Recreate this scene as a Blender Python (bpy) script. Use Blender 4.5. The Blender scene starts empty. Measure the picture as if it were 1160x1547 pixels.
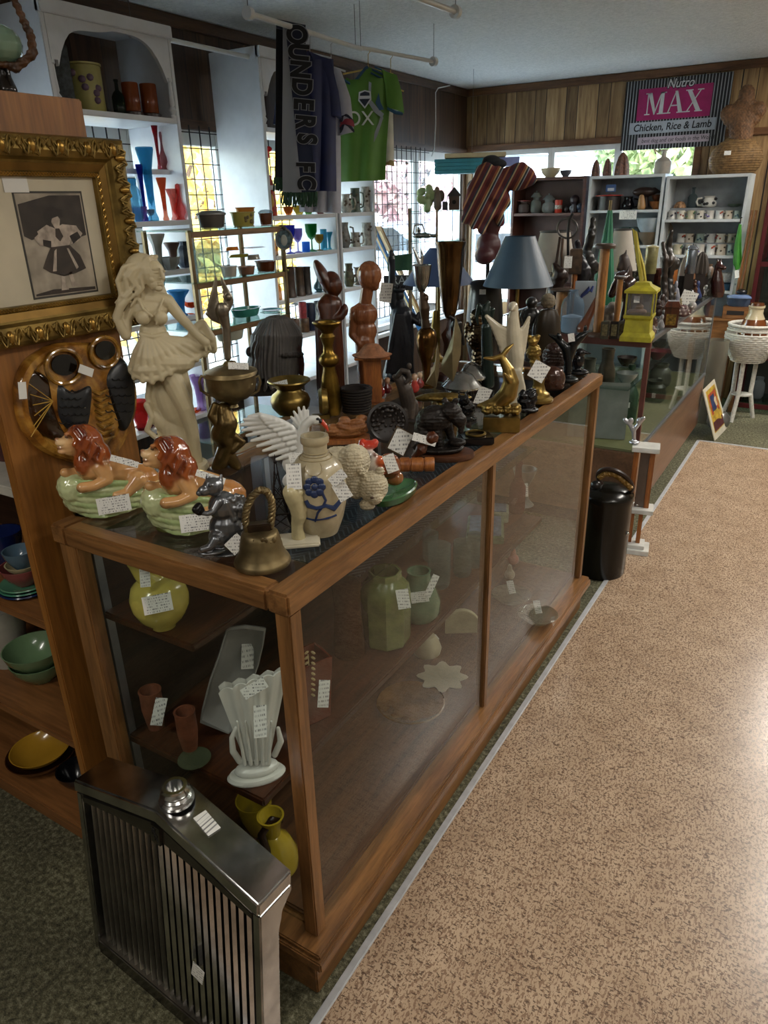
import bpy, bmesh, math, random
import numpy as np
from mathutils import Vector, Matrix, Euler
random.seed(7); np.random.seed(7)
S = bpy.context.scene
COL = S.collection
pi = math.pi
# ------------------------------------------------------------------ camera
F_PX, CAM_H = 1089.0, 1.6
PITCH, ROLL, YAW = math.radians(23.233), math.radians(-1.4375), math.radians(-31.807)
fw = Vector((math.sin(YAW)*math.cos(PITCH), math.cos(YAW)*math.cos(PITCH), -math.sin(PITCH)))
r0 = Vector((math.cos(YAW), -math.sin(YAW), 0)); u0 = r0.cross(fw)
rt = r0*math.cos(ROLL) + u0*math.sin(ROLL); up = rt.cross(fw)
CAMP = Vector((0, 0, CAM_H))
cam = bpy.data.objects.new('camera', bpy.data.cameras.new('camera')); COL.objects.link(cam)
cam.matrix_world = Matrix.Translation(CAMP) @ Matrix((rt, up, -fw)).transposed().to_4x4()
cam.data.sensor_fit = 'HORIZONTAL'; cam.data.sensor_width = 36; cam.data.lens = F_PX/1160*36
cam.data.clip_start = 0.02; cam.data.clip_end = 300
S.camera = cam
S.view_settings.view_transform = 'Standard'; S.view_settings.look = 'None'
S.view_settings.gamma = 1; S.view_settings.use_curve_mapping = False
S.view_settings.exposure = 0.0
# ------------------------------------------------------------------ world, sun, lamps
W = bpy.data.worlds.new('world'); S.world = W; W.use_nodes = True
nt = W.node_tree; bg = nt.nodes['Background']
sky = nt.nodes.new('ShaderNodeTexSky'); sky.sky_type = 'NISHITA'; sky.sun_disc = False
sky.sun_elevation = math.radians(38); sky.sun_rotation = math.radians(130); sky.air_density = 1.2; sky.dust_density = 2.0
hs = nt.nodes.new('ShaderNodeHueSaturation'); hs.inputs['Saturation'].default_value = .5; nt.links.new(sky.outputs[0], hs.inputs['Color']); nt.links.new(hs.outputs[0], bg.inputs[0]); bg.inputs[1].default_value = 4.8
sun = bpy.data.objects.new('sun', bpy.data.lights.new('sun', 'SUN')); COL.objects.link(sun)
sun.data.energy = 9; sun.data.angle = 0.01; sun.data.color = (1, .95, .86)
sun.rotation_euler = Vector((-.62, .35, -.62)).to_track_quat('-Z', 'Y').to_euler()
def area(name, loc, sx, sy, e, col=(1, .95, .87), rot=(0, 0, 0)):
    l = bpy.data.lights.new(name, 'AREA'); l.shape = 'RECTANGLE'; l.size = sx; l.size_y = sy; l.energy = e; l.color = col
    o = bpy.data.objects.new(name, l); COL.objects.link(o); o.location = loc; o.rotation_euler = rot
    return o
LAMPS = [(.55, -.6, 15), (.55, 1.7, 22), (.55, 4.0, 48), (-1.2, -.9, 20), (2.3, 1.0, 18), (.35, 5.75, 60)]  # last one added to brighten the back of the room, kept out of view
for lx, ly, le in LAMPS:
    area('fluorescent_light', (lx, ly, 2.405), .16, 1.16, le)
# ------------------------------------------------------------------ pixel <-> place helpers
def ray(px, py): return fw*F_PX + rt*(px-580) - up*(py-773.5)
def atz(px, py, z): d = ray(px, py); return CAMP + d*((z-CAM_H)/d.z)
def atx(px, py, x): d = ray(px, py); return CAMP + d*(x/d.x)
def aty(px, py, y): d = ray(px, py); return CAMP + d*(y/d.y)
class K:
    """local frame of a thing: x to the right as seen by a visitor, y away from the visitor, z up"""
    def __init__(s, bx=None, by=None, z=1.0, P=None):
        s.P = atz(bx, by, z) if P is None else Vector(P)
        h = Vector((s.P.x, s.P.y, 0)).normalized()
        s.h = h; s.rx = Vector((h.y, -h.x, 0)); s.rz = math.atan2(s.rx.y, s.rx.x)
        s.s = (s.P-CAMP).dot(fw)/F_PX
        s.bx = bx
    def p(s, px, py, d=0):
        n = s.h; r = ray(px, py); t = ((s.P-CAMP).dot(n)+d)/r.dot(n)
        q = CAMP + r*t - s.P
        return Vector((q.dot(s.rx), d, q.z))
# ------------------------------------------------------------------ materials
def lin(c):
    if isinstance(c, str): c = [int(c[i:i+2], 16)/255 for i in (0, 2, 4)]
    return [x/12.92 if x <= .04045 else ((x+.055)/1.055)**2.4 for x in c[:3]] + [1]
MATS = {}
def newmat(key):
    m = bpy.data.materials.new(key); m.use_nodes = True; MATS[key] = m
    return m, m.node_tree, m.node_tree.nodes['Principled BSDF']
def texco(nt, scale=(1, 1, 1), kind='Object', rot=(0, 0, 0)):
    tc = nt.nodes.new('ShaderNodeTexCoord'); mp = nt.nodes.new('ShaderNodeMapping')
    mp.inputs['Scale'].default_value = scale; mp.inputs['Rotation'].default_value = rot
    nt.links.new(tc.outputs[kind], mp.inputs[0]); return mp.outputs[0]
def noise(nt, co, scale, detail=3, rough=.55, dist=0):
    n = nt.nodes.new('ShaderNodeTexNoise'); n.inputs['Scale'].default_value = scale; n.inputs['Detail'].default_value = detail
    n.inputs['Roughness'].default_value = rough; n.inputs['Distortion'].default_value = dist
    if co is not None: nt.links.new(co, n.inputs['Vector'])
    return n.outputs['Fac']
def ramp(nt, fac, stops, interp='LINEAR'):
    r = nt.nodes.new('ShaderNodeValToRGB'); r.color_ramp.interpolation = interp
    e = r.color_ramp.elements
    while len(e) < len(stops): e.new(.5)
    for i, (p, c) in enumerate(stops): e[i].position = p; e[i].color = lin(c)
    nt.links.new(fac, r.inputs[0]); return r.outputs[0]
def mix(nt, a, b, fac, mode='MIX'):
    m = nt.nodes.new('ShaderNodeMix'); m.data_type = 'RGBA'; m.blend_type = mode
    for v, s in ((a, m.inputs[6]), (b, m.inputs[7]), (fac, m.inputs[0])):
        if isinstance(v, (int, float)): s.default_value = v
        elif isinstance(v, (list, tuple)): s.default_value = v
        else: nt.links.new(v, s)
    return m.outputs[2]
def math_(nt, op, a, b=0.0):
    m = nt.nodes.new('ShaderNodeMath'); m.operation = op
    for v, s in ((a, m.inputs[0]), (b, m.inputs[1])):
        if isinstance(v, (int, float)): s.default_value = v
        else: nt.links.new(v, s)
    return m.outputs[0]
def bump(nt, bs, h, st=.3, dist=.01):
    b = nt.nodes.new('ShaderNodeBump'); b.inputs['Strength'].default_value = st; b.inputs['Distance'].default_value = dist
    nt.links.new(h, b.inputs['Height']); nt.links.new(b.outputs[0], bs.inputs['Normal'])
def M(c, r=.5, m=0.0, var=.12, sc=14, bp=0, bsc=60, coat=0, attr=False, bd=.004):
    """plain material: colour, roughness, metal; var = mottling, bp = bump"""
    key = f'm_{c}_{r}_{m}_{var}_{sc}_{bp}_{bsc}_{coat}_{attr}'
    if key in MATS: return MATS[key]
    mt, nt, bs = newmat(key)
    co = texco(nt)
    if attr:
        a = nt.nodes.new('ShaderNodeAttribute'); a.attribute_name = 'Col'; base = a.outputs['Color']
    else: base = lin(c)
    n = noise(nt, co, sc, 3)
    v = ramp(nt, n, [(.3, (1-var,)*3), (.7, (1, 1, 1))])
    nt.links.new(mix(nt, base, v, 1.0, 'MULTIPLY'), bs.inputs['Base Color'])
    bs.inputs['Roughness'].default_value = r; bs.inputs['Metallic'].default_value = m
    bs.inputs['Coat Weight'].default_value = coat
    if bp: bump(nt, bs, noise(nt, co, bsc, 3), bp, bd)
    return mt
def wood(c1, c2, r=.4, axis='z', sc=1.0, coat=0.0):
    key = f'wood_{c1}_{c2}_{r}_{axis}_{sc}'
    if key in MATS: return MATS[key]
    mt, nt, bs = newmat(key)
    s = {'x': (1.2, 14, 14), 'y': (14, 1.2, 14), 'z': (14, 14, 1.2)}[axis]
    co = texco(nt, tuple(a*sc for a in s))
    n1 = noise(nt, co, 2.2, 5, .6, .6); n2 = noise(nt, co, 14, 3)
    c = ramp(nt, n1, [(.3, c1), (.62, c2)])
    d = ramp(nt, n2, [(.35, 'bdbdbd'), (.6, 'ffffff')])
    nt.links.new(mix(nt, c, d, .55, 'MULTIPLY'), bs.inputs['Base Color'])
    bs.inputs['Roughness'].default_value = r; bs.inputs['Coat Weight'].default_value = coat
    bump(nt, bs, n2, .15, .002)
    return mt
def glass(c='ffffff', refl=.9, tint=1.0, rough=.02, ior=1.45):
    """thin glass: what lies behind seen through the tint, plus the mirror sheen of its surface"""
    key = f'glass_{c}_{refl}_{tint}_{rough}'
    if key in MATS: return MATS[key]
    mt, nt, bs = newmat(key); nt.nodes.remove(bs)
    out = nt.nodes['Material Output']
    t = nt.nodes.new('ShaderNodeBsdfTransparent'); g = nt.nodes.new('ShaderNodeBsdfGlossy'); mx = nt.nodes.new('ShaderNodeMixShader')
    col = lin(c); t.inputs[0].default_value = [1-(1-x)*tint for x in col[:3]]+[1]
    g.inputs['Roughness'].default_value = rough
    lw = nt.nodes.new('ShaderNodeLayerWeight'); lw.inputs[0].default_value = .5; f0 = ((ior-1)/(ior+1))**2
    sch = math_(nt, 'ADD', math_(nt, 'MULTIPLY', math_(nt, 'POWER', lw.outputs['Facing'], 5.0), 1-f0), f0)
    nt.links.new(math_(nt, 'MULTIPLY', sch, refl), mx.inputs[0])
    nt.links.new(t.outputs[0], mx.inputs[1]); nt.links.new(g.outputs[0], mx.inputs[2]); nt.links.new(mx.outputs[0], out.inputs[0])
    return mt
def cglass(c, a=.35):
    """coloured glassware: some body colour that scatters the window light, mostly see-through"""
    key = f'cg_{c}_{a}'
    if key in MATS: return MATS[key]
    mt, nt, bs = newmat(key); out = nt.nodes['Material Output']
    t = nt.nodes.new('ShaderNodeBsdfTransparent'); t.inputs[0].default_value = [x*.6+.4 for x in lin(c)]
    bs.inputs['Base Color'].default_value = lin(c); bs.inputs['Roughness'].default_value = .08
    tl = nt.nodes.new('ShaderNodeBsdfTranslucent'); tl.inputs[0].default_value = lin(c)
    m1 = nt.nodes.new('ShaderNodeMixShader'); m1.inputs[0].default_value = .5
    nt.links.new(bs.outputs[0], m1.inputs[1]); nt.links.new(tl.outputs[0], m1.inputs[2])
    m2 = nt.nodes.new('ShaderNodeMixShader'); m2.inputs[0].default_value = a
    nt.links.new(t.outputs[0], m2.inputs[1]); nt.links.new(m1.outputs[0], m2.inputs[2]); nt.links.new(m2.outputs[0], out.inputs[0])
    return mt
def tagmat():
    if 'tagm' in MATS: return MATS['tagm']
    mt, nt, bs = newmat('tagm')
    co = texco(nt, (1, 1, 1), 'Generated')
    sep = nt.nodes.new('ShaderNodeSeparateXYZ'); nt.links.new(co, sep.inputs[0])
    row = math_(nt, 'GREATER_THAN', math_(nt, 'FRACT', math_(nt, 'MULTIPLY', sep.outputs[2], 7)), .55)
    cm = nt.nodes.new('ShaderNodeCombineXYZ'); nt.links.new(math_(nt, 'MULTIPLY', sep.outputs[0], 16), cm.inputs[0])
    nt.links.new(math_(nt, 'FLOOR', math_(nt, 'MULTIPLY', sep.outputs[2], 7)), cm.inputs[2])
    nn = math_(nt, 'GREATER_THAN', noise(nt, cm.outputs[0], 1.6, 1), .52)
    edge = math_(nt, 'LESS_THAN', math_(nt, 'ABSOLUTE', math_(nt, 'SUBTRACT', sep.outputs[0], .5)), .4)
    f = math_(nt, 'MULTIPLY', math_(nt, 'MULTIPLY', row, nn), math_(nt, 'MULTIPLY', edge, .75))
    nt.links.new(mix(nt, lin('dddcd6'), lin('3a3a42'), f), bs.inputs['Base Color']); bs.inputs['Roughness'].default_value = .7
    return mt
# ------------------------------------------------------------------ mesh builder
def sub(a, b): return (a[0]-b[0], a[1]-b[1], a[2]-b[2])
class MB:
    def __init__(s): s.v = []; s.f = []; s.prims = []; s.flat = set()
    def add(s, v, f, flat=False):
        n = len(s.v); s.v += [tuple(x) for x in v]
        k = len(s.f); s.f += [tuple(i+n for i in q) for q in f]
        if flat: s.flat.update(range(k, len(s.f)))
        return s
    def box(s, x0, x1, y0, y1, z0, z1, M4=None):
        v = [Vector((x, y, z)) for x in (x0, x1) for y in (y0, y1) for z in (z0, z1)]
        if M4 is not None: v = [M4 @ q for q in v]
        return s.add(v, [(0, 1, 3, 2), (4, 6, 7, 5), (0, 4, 5, 1), (2, 3, 7, 6), (0, 2, 6, 4), (1, 5, 7, 3)], True)
    def bar(s, a, b, w, h=None):
        """square bar from a to b"""
        a = Vector(a); b = Vector(b); h = h or w; d = b-a; q = d.to_track_quat('Z', 'Y').to_matrix().to_4x4()
        return s.box(-w/2, w/2, -h/2, h/2, 0, d.length, Matrix.Translation(a) @ q)
    def lathe(s, prof, c=(0, 0), n=28, M4=None, flute=0, fn=12, sy=1.0):
        """prof: (r, z) list, swept about z at c"""
        v = []; f = []
        for r, z in prof:
            for i in range(n):
                t = 2*pi*i/n; rr = r*(1+flute*math.cos(fn*t)) if flute else r
                q = Vector((c[0]+rr*math.cos(t), c[1]+rr*math.sin(t)*sy, z)); v.append(M4 @ q if M4 is not None else q)
        for k in range(len(prof)-1):
            for i in range(n):
                j = (i+1) % n; f.append((k*n+i, k*n+j, (k+1)*n+j, (k+1)*n+i))
        if prof[0][0] > 1e-5: f.append(tuple(reversed(range(n))))
        if prof[-1][0] > 1e-5: f.append(tuple(range((len(prof)-1)*n, len(prof)*n)))
        return s.add(v, f)
    def tube(s, pts, r, n=8, col=None, cap=True):
        pts = [Vector(p) for p in pts]; rs = r if isinstance(r, (list, tuple)) else [r]*len(pts)
        v = []; f = []; m = len(pts); prev = None
        for k, p in enumerate(pts):
            d = (pts[min(k+1, m-1)]-pts[max(k-1, 0)])
            if d.length < 1e-9: d = Vector((0, 0, 1))
            d.normalize()
            a = prev if prev is not None else (Vector((0, 0, 1)) if abs(d.z) < .9 else Vector((1, 0, 0)))
            x = (a-d*a.dot(d)).normalized(); y = d.cross(x); prev = x
            for i in range(n):
                t = 2*pi*i/n; v.append(p+(x*math.cos(t)+y*math.sin(t))*rs[k])
        for k in range(m-1):
            for i in range(n):
                j = (i+1) % n; f.append((k*n+i, k*n+j, (k+1)*n+j, (k+1)*n+i))
        if cap: f.append(tuple(reversed(range(n)))); f.append(tuple(range((m-1)*n, m*n)))
        if col is not None:
            for k in range(m-1): s.prims.append((pts[k], pts[k+1], rs[k], rs[k+1], col))
        return s.add(v, f)
    def cap(s, a, b, ra, rb, col=None, n=14):
        """tapered limb with round ends"""
        a = Vector(a); b = Vector(b); d = b-a
        if d.length < 1e-6: d = Vector((0, 0, 1e-6))
        q = d.to_track_quat('Z', 'Y').to_matrix(); L = d.length; rings = []
        for k in range(5): t = pi/2*(k/4.5); rings.append((-ra*math.cos(t), ra*math.sin(t)+1e-5))
        rings.append((0, ra)); rings.append((L, rb))
        for k in range(4, -1, -1): t = pi/2*(k/4.5); rings.append((L+rb*math.cos(t), rb*math.sin(t)+1e-5))
        v = []
        for z, r in rings:
            for i in range(n): t = 2*pi*i/n; v.append(a + q @ Vector((r*math.cos(t), r*math.sin(t), z)))
        f = []
        for k in range(len(rings)-1):
            for i in range(n): j = (i+1) % n; f.append((k*n+i, k*n+j, (k+1)*n+j, (k+1)*n+i))
        f.append(tuple(reversed(range(n)))); f.append(tuple(range((len(rings)-1)*n, len(rings)*n)))
        s.prims.append((a, b, ra, rb, col)); return s.add(v, f)
    def ell(s, c, r, col=None, rot=(0, 0, 0), n=16):
        c = Vector(c)
        if isinstance(r, (int, float)): r = (r, r, r)
        R = Euler(rot).to_matrix(); v = []; f = []; m = n//2
        for k in range(m+1):
            t = pi*k/m
            for i in range(n):
                a = 2*pi*i/n; st = max(math.sin(t), 1e-3)
                v.append(c + R @ Vector((r[0]*st*math.cos(a), r[1]*st*math.sin(a), -r[2]*math.cos(t))))
        for k in range(m):
            for i in range(n): j = (i+1) % n; f.append((k*n+i, k*n+j, (k+1)*n+j, (k+1)*n+i))
        f.append(tuple(reversed(range(n)))); f.append(tuple(range(m*n, m*n+n)))
        s.prims.append((c, R, r, None, col)); return s.add(v, f)
    def prism(s, pts, d, flat=True):
        """pts: loop of 3-D points; d: thickness vector"""
        pts = [Vector(p) for p in pts]; n = len(pts); d = Vector(d)
        return s.add(pts+[p+d for p in pts], [tuple(range(n)), tuple(reversed(range(n, 2*n)))]+[(i, i+n, (i+1) % n+n, (i+1) % n) for i in range(n)], flat)
    def grid(s, fn, nu, nv, th=0):
        """sheet fn(u,v)->point, given thickness along its normals"""
        P = [[Vector(fn(i/nu, j/nv)) for j in range(nv+1)] for i in range(nu+1)]
        v = []; f = []; id_ = lambda i, j: i*(nv+1)+j
        for i in range(nu+1):
            for j in range(nv+1): v.append(P[i][j])
        for i in range(nu):
            for j in range(nv): f.append((id_(i, j), id_(i+1, j), id_(i+1, j+1), id_(i, j+1)))
        if th:
            N = len(v)
            for i in range(nu+1):
                for j in range(nv+1):
                    a = P[min(i+1, nu)][j]-P[max(i-1, 0)][j]; b = P[i][min(j+1, nv)]-P[i][max(j-1, 0)]
                    c = a.cross(b); c = c.normalized() if c.length > 1e-12 else Vector((0, 0, 1)); v.append(P[i][j]-c*th)
            f += [tuple(reversed([q+N for q in t])) for t in list(f)]
            bd = [(id_(i, 0), id_(i+1, 0)) for i in range(nu)]+[(id_(nu, j), id_(nu, j+1)) for j in range(nv)]
            bd += [(id_(i+1, nv), id_(i, nv)) for i in range(nu)]+[(id_(0, j+1), id_(0, j)) for j in range(nv)]
            f += [(b, a, a+N, b+N) for a, b in bd]
        return s.add(v, f)
    def me(s, smooth=True, bev=0):
        m = bpy.data.meshes.new('mesh'); m.from_pydata(s.v, [], s.f); m.update()
        bm = bmesh.new(); bm.from_mesh(m)
        bmesh.ops.recalc_face_normals(bm, faces=bm.faces)
        if bev: bmesh.ops.bevel(bm, geom=[e for e in bm.edges if len(e.link_faces) == 2 and e.calc_face_angle(0) > .5], offset=bev, segments=2, affect='EDGES', clamp_overlap=True)
        bm.to_mesh(m); bm.free()
        if smooth:
            m.polygons.foreach_set('use_smooth', [True]*len(m.polygons)); m.set_sharp_from_angle(angle=math.radians(42))
        return m
def apply_mods(m, mods):
    o = bpy.data.objects.new('tmp', m); COL.objects.link(o)
    for t, kw in mods:
        md = o.modifiers.new('m', t)
        for k, v in kw.items(): setattr(md, k, v)
    dg = bpy.context.evaluated_depsgraph_get(); dg.update()
    r = bpy.data.meshes.new_from_object(o.evaluated_get(dg)); bpy.data.objects.remove(o); return r
def fuse(mb, vox, smooth=3, dis=None, col0=None, rough=None):
    """grow one continuous surface over all the forms in mb; colour it by the nearest form"""
    m = mb.me(False)
    r = apply_mods(m, [('REMESH', dict(mode='VOXEL', voxel_size=vox)), ('SMOOTH', dict(factor=.6, iterations=smooth))])
    n = len(r.vertices); co = np.empty(n*3); r.vertices.foreach_get('co', co); co = co.reshape(-1, 3)
    cols = [p for p in mb.prims if p[4] is not None]
    if cols:
        D = []; C = []
        for p in cols:
            if p[3] is None:
                R = np.array(p[1]); q = (co-np.array(p[0])) @ R; rr = np.array(p[2]); k = np.linalg.norm(q/rr, axis=1); D.append((k-1)*rr.min())
            else:
                a = np.array(p[0]); b = np.array(p[1]); ab = b-a; t = np.clip(((co-a) @ ab)/max(ab @ ab, 1e-12), 0, 1)
                D.append(np.linalg.norm(co-a-t[:, None]*ab, axis=1)-(p[2]+(p[3]-p[2])*t))
            C.append(lin(p[4])[:3])
        D = np.array(D); C = np.array(C); w = np.exp(-(D-D.min(0))/(vox*.9)); w /= w.sum(0); c = w.T @ C
        at = r.color_attributes.new('Col', 'FLOAT_COLOR', 'POINT'); at.data.foreach_set('color', np.c_[c, np.ones(n)].ravel())
    if dis is not None:
        no = np.empty(n*3); r.vertices.foreach_get('normal', no); no = no.reshape(-1, 3); co = co+no*dis(co)[:, None]
        r.vertices.foreach_set('co', co.ravel()); r.update()
    r.polygons.foreach_set('use_smooth', [True]*len(r.polygons))
    return r
# ------------------------------------------------------------------ objects
def setp(o, label=None, cat=None, group=None, kind=None):
    if label: o['label'] = label
    if cat: o['category'] = cat
    if group: o['group'] = group
    if kind: o['kind'] = kind
    return o
def obj(name, me, mat, parent=None, loc=None, rz=None):
    if isinstance(me, MB): me = me.me()
    if mat is not None and not me.materials: me.materials.append(mat)
    o = bpy.data.objects.new(name, me); COL.objects.link(o)
    if parent is not None: o.parent = parent
    if loc is not None: o.location = loc
    if rz is not None: o.rotation_euler.z = rz
    return o
def struct(name, me, mat, parent=None): o = obj(name, me, mat, parent); (o.__setitem__('kind', 'structure') if parent is None else 0); return o
def empty(name, label, cat, loc=(0, 0, 0), rz=0, group=None):
    o = bpy.data.objects.new(name, None); COL.objects.link(o); o.location = loc; o.rotation_euler.z = rz; o.empty_display_size = .05
    return setp(o, label, cat, group)
def item(name, label, cat, k, parts, group=None):
    """parts: (name, mesh, material[, label[, subparts]]); one part makes the thing itself"""
    loc, rz = (k.P, k.rz) if isinstance(k, K) else k
    if isinstance(k, K) and not getattr(k, 'free', 0):
        for p in parts:
            me = p[1]
            if isinstance(me, MB): me.v = [(a, b, max(c, .0004)) for a, b, c in me.v]
            else:
                n = len(me.vertices); co = np.empty(n*3); me.vertices.foreach_get('co', co); co[2::3] = np.maximum(co[2::3], .0004); me.vertices.foreach_set('co', co); me.update()
    if len(parts) == 1:
        return setp(obj(name, parts[0][1], parts[0][2], None, loc, rz), label, cat, group)
    r = empty(name, label, cat, loc, rz, group)
    for p in parts:
        o = obj(p[0], p[1], p[2], r)
        if len(p) > 3 and p[3]: o['label'] = p[3]
        if len(p) > 4:
            for q in p[4]: obj(q[0], q[1], q[2], o)
    return r
def copy_tree(o, parent=None):
    c = o.copy(); COL.objects.link(c); c.parent = parent
    for ch in list(o.children): copy_tree(ch, c)
    return c
def dup(root, loc, rz, label=None, group=None, sc=None):
    r = copy_tree(root); r.location = loc; r.rotation_euler.z = rz
    if label: r['label'] = label
    if group: r['group'] = group
    if sc: r.scale = (sc,)*3 if not isinstance(sc, tuple) else sc
    return r
def price(k, px, py, w, h, ang=0, d=0, tilt=.35, s=None):
    """price tag part: white card facing the visitor, centre and size as seen"""
    c = k.p(px, py, d); s = s or k.s
    M4 = Matrix.Translation(c) @ Matrix.Rotation(-ang, 4, 'Y') @ Matrix.Rotation(-tilt, 4, 'X')
    me = MB().box(-w/2*s, w/2*s, -.0006, .0006, -h/2*s, h/2*s).me(False)
    me.transform(M4)
    return ('price_tag', me, tagmat(), 'white printed price tag')
def lp(k, prof, cx=None, d=0, **kw):
    """turned form from (half width, row) pairs as seen"""
    cx = cx if cx is not None else k.bx
    c = k.p(cx, prof[0][1], d)
    return MB().lathe([(r*k.s, k.p(cx, y, d).z) for r, y in prof], (c.x, d), **kw)
# ================================================================== SETTING
XL, YB, ZC, XR, YF = -3.15, 6.65, 2.5, 3.4, -2.6
def paneling(axis, c=('5a3c24', '8d6740', 'a98256')):
    key = 'paneling_'+axis
    mt, nt, bs = newmat(key)
    tc = nt.nodes.new('ShaderNodeTexCoord'); sep = nt.nodes.new('ShaderNodeSeparateXYZ'); nt.links.new(tc.outputs['Object'], sep.inputs[0])
    u = sep.outputs[0 if axis == 'x' else 1]
    w = math_(nt, 'ADD', u, math_(nt, 'MULTIPLY', math_(nt, 'SINE', math_(nt, 'MULTIPLY', u, 23.0)), .022))
    pl = math_(nt, 'MULTIPLY', w, 7.5); fr = math_(nt, 'FRACT', pl); idx = math_(nt, 'FLOOR', pl)
    groove = math_(nt, 'LESS_THAN', fr, .055)
    wn = nt.nodes.new('ShaderNodeTexWhiteNoise'); wn.noise_dimensions = '1D'; nt.links.new(idx, wn.inputs['W'])
    cm = nt.nodes.new('ShaderNodeCombineXYZ'); nt.links.new(math_(nt, 'MULTIPLY', u, 22), cm.inputs[0])
    nt.links.new(math_(nt, 'MULTIPLY', sep.outputs[2], 1.6), cm.inputs[2]); nt.links.new(math_(nt, 'MULTIPLY', wn.outputs[0], 40), cm.inputs[1])
    g = noise(nt, cm.outputs[0], 1.6, 4, .6, .8)
    base = ramp(nt, g, [(.3, c[0]), (.52, c[1]), (.72, c[2])])
    v = ramp(nt, wn.outputs[0], [(0, '9c9488'), (1, 'ffffff')])
    b2 = mix(nt, base, v, .8, 'MULTIPLY')
    nt.links.new(mix(nt, b2, lin('241710'), groove), bs.inputs['Base Color']); bs.inputs['Roughness'].default_value = .45
    bump(nt, bs, math_(nt, 'SUBTRACT', 1.0, groove), .6, .004)
    return mt
PAN_X, PAN_Y_SHADE = paneling('x', ('7a5a3a', 'ab8a5e', 'c6a67a')), paneling('y', ('36241a', '4f3826', '644a32'))  # one panelling: back wall lit copy, left wall with shade put into its colour
TRIMW = wood('4a2f1c', '7a5434', .45, 'x'); TRIMY = wood('3a2618', '5f432b', .45, 'y')  # left wall trim likewise darker, following that painted shade
WHT = M('d9dbd8', .5, var=.04)
# floor: carpet everywhere, the sheet floor of the aisle lies on it
mt, nt, bs = newmat('carpet'); co = texco(nt)
a = noise(nt, co, 75, 4, .75); b = noise(nt, co, 3, 2)
c1 = ramp(nt, a, [(.33, '2c2a1a'), (.5, '625f45'), (.68, '98957a')]); c2 = ramp(nt, b, [(.3, 'c8c8c8'), (.7, 'ffffff')])
nt.links.new(mix(nt, c1, c2, 1.0, 'MULTIPLY'), bs.inputs['Base Color']); bs.inputs['Roughness'].default_value = .95
bump(nt, bs, noise(nt, co, 260, 3), .8, .008); CARPET = mt
mt, nt, bs = newmat('sheet_floor'); co = texco(nt, (1, 1, 1), rot=(0, 0, .5))
co2 = texco(nt, (1, .45, 1), rot=(0, 0, .9)); co3 = texco(nt, (.5, 1, 1), rot=(0, 0, .2))
f1 = math_(nt, 'GREATER_THAN', noise(nt, co2, 190, 3, .6, .4), .535); f2 = math_(nt, 'GREATER_THAN', noise(nt, co3, 230, 2, .5), .6)
f3 = noise(nt, co, 9, 3)
base = ramp(nt, f3, [(.3, 'a18970'), (.7, 'b8a086')])
c1 = mix(nt, base, lin('7c6350'), math_(nt, 'MULTIPLY', f1, .85)); c1 = mix(nt, c1, lin('4c3b30'), math_(nt, 'MULTIPLY', f2, .8))
nt.links.new(c1, bs.inputs['Base Color']); bs.inputs['Roughness'].default_value = .27
bump(nt, bs, noise(nt, co, 40, 2), .05, .002); LINO = mt
struct('floor', MB().box(XL-.1, XR, YF, YB+.1, -.1, 0).me(False), CARPET)
struct('trim_1', MB().box(-.655, XR, YF, 5.295, .0005, .006).me(False), LINO)
METAL_STRIP = M('c4c6c8', .45, .4, .1, 30)
struct('trim_2', MB().box(-.672, -.652, YF, 5.31, .001, .0095).me(True, .003), METAL_STRIP)
struct('trim_3', MB().box(-.672, XR, 5.29, 5.31, .001, .0095).me(True, .003), METAL_STRIP)
# ceiling
mt, nt, bs = newmat('ceiling'); co = texco(nt)
a = noise(nt, co, 55, 4, .7); nt.links.new(ramp(nt, a, [(.3, 'ccd0ce'), (.65, 'e8eae8')]), bs.inputs['Base Color']); bs.inputs['Roughness'].default_value = .9
bump(nt, bs, a, .9, .012)
struct('ceiling', MB().box(XL-.1, XR, YF, YB+.1, ZC, ZC+.1).me(False), mt)
# walls: panelling above the window band, openings below it
SL, ST = .62, 1.985
WALLP = M('b9b6ac', .7, var=.08)
def wall_with_opening(name, along, const, lo, hi, o0, o1, z0, z1, mat, th):
    """one wall of pieces round one opening, joined in one mesh"""
    m = MB()
    def b(a0, a1, q0, q1):
        if a1-a0 < 1e-4 or q1-q0 < 1e-4: return
        if along == 'y': m.box(const+min(th, 0), const+max(th, 0), a0, a1, q0, q1)
        else: m.box(a0, a1, const+min(th, 0), const+max(th, 0), q0, q1)
    b(lo, hi, z1, ZC); b(lo, o0, 0, z1); b(o1, hi, 0, z1); b(o0, o1, 0, z0)
    return struct(name, m.me(False), mat)
wall_with_opening('wall_left', 'y', XL, YF, YB, 1.25, 6.59, SL, ST, PAN_Y_SHADE, -.1)
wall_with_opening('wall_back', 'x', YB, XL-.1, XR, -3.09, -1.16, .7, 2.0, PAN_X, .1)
struct('wall_right', MB().box(XR, XR+.1, YF, YB+.1, 0, ZC).me(False), WALLP)
struct('wall_front', MB().box(XL-.1, XR+.1, YF-.1, YF, 0, ZC).me(False), WALLP)
n = 3
def trim(m, mat, bev=.003):
    global n; n += 1; struct(f'trim_{n}', m.me(True, bev), mat)
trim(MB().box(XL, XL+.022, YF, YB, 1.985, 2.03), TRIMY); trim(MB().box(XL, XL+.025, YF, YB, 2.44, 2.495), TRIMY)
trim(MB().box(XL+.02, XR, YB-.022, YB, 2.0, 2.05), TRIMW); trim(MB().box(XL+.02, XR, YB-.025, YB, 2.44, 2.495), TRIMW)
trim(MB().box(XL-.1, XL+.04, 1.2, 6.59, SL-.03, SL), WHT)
trim(MB().box(-1.18, -1.13, YB-.02, YB, 1.2, 2.0), TRIMW)
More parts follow.
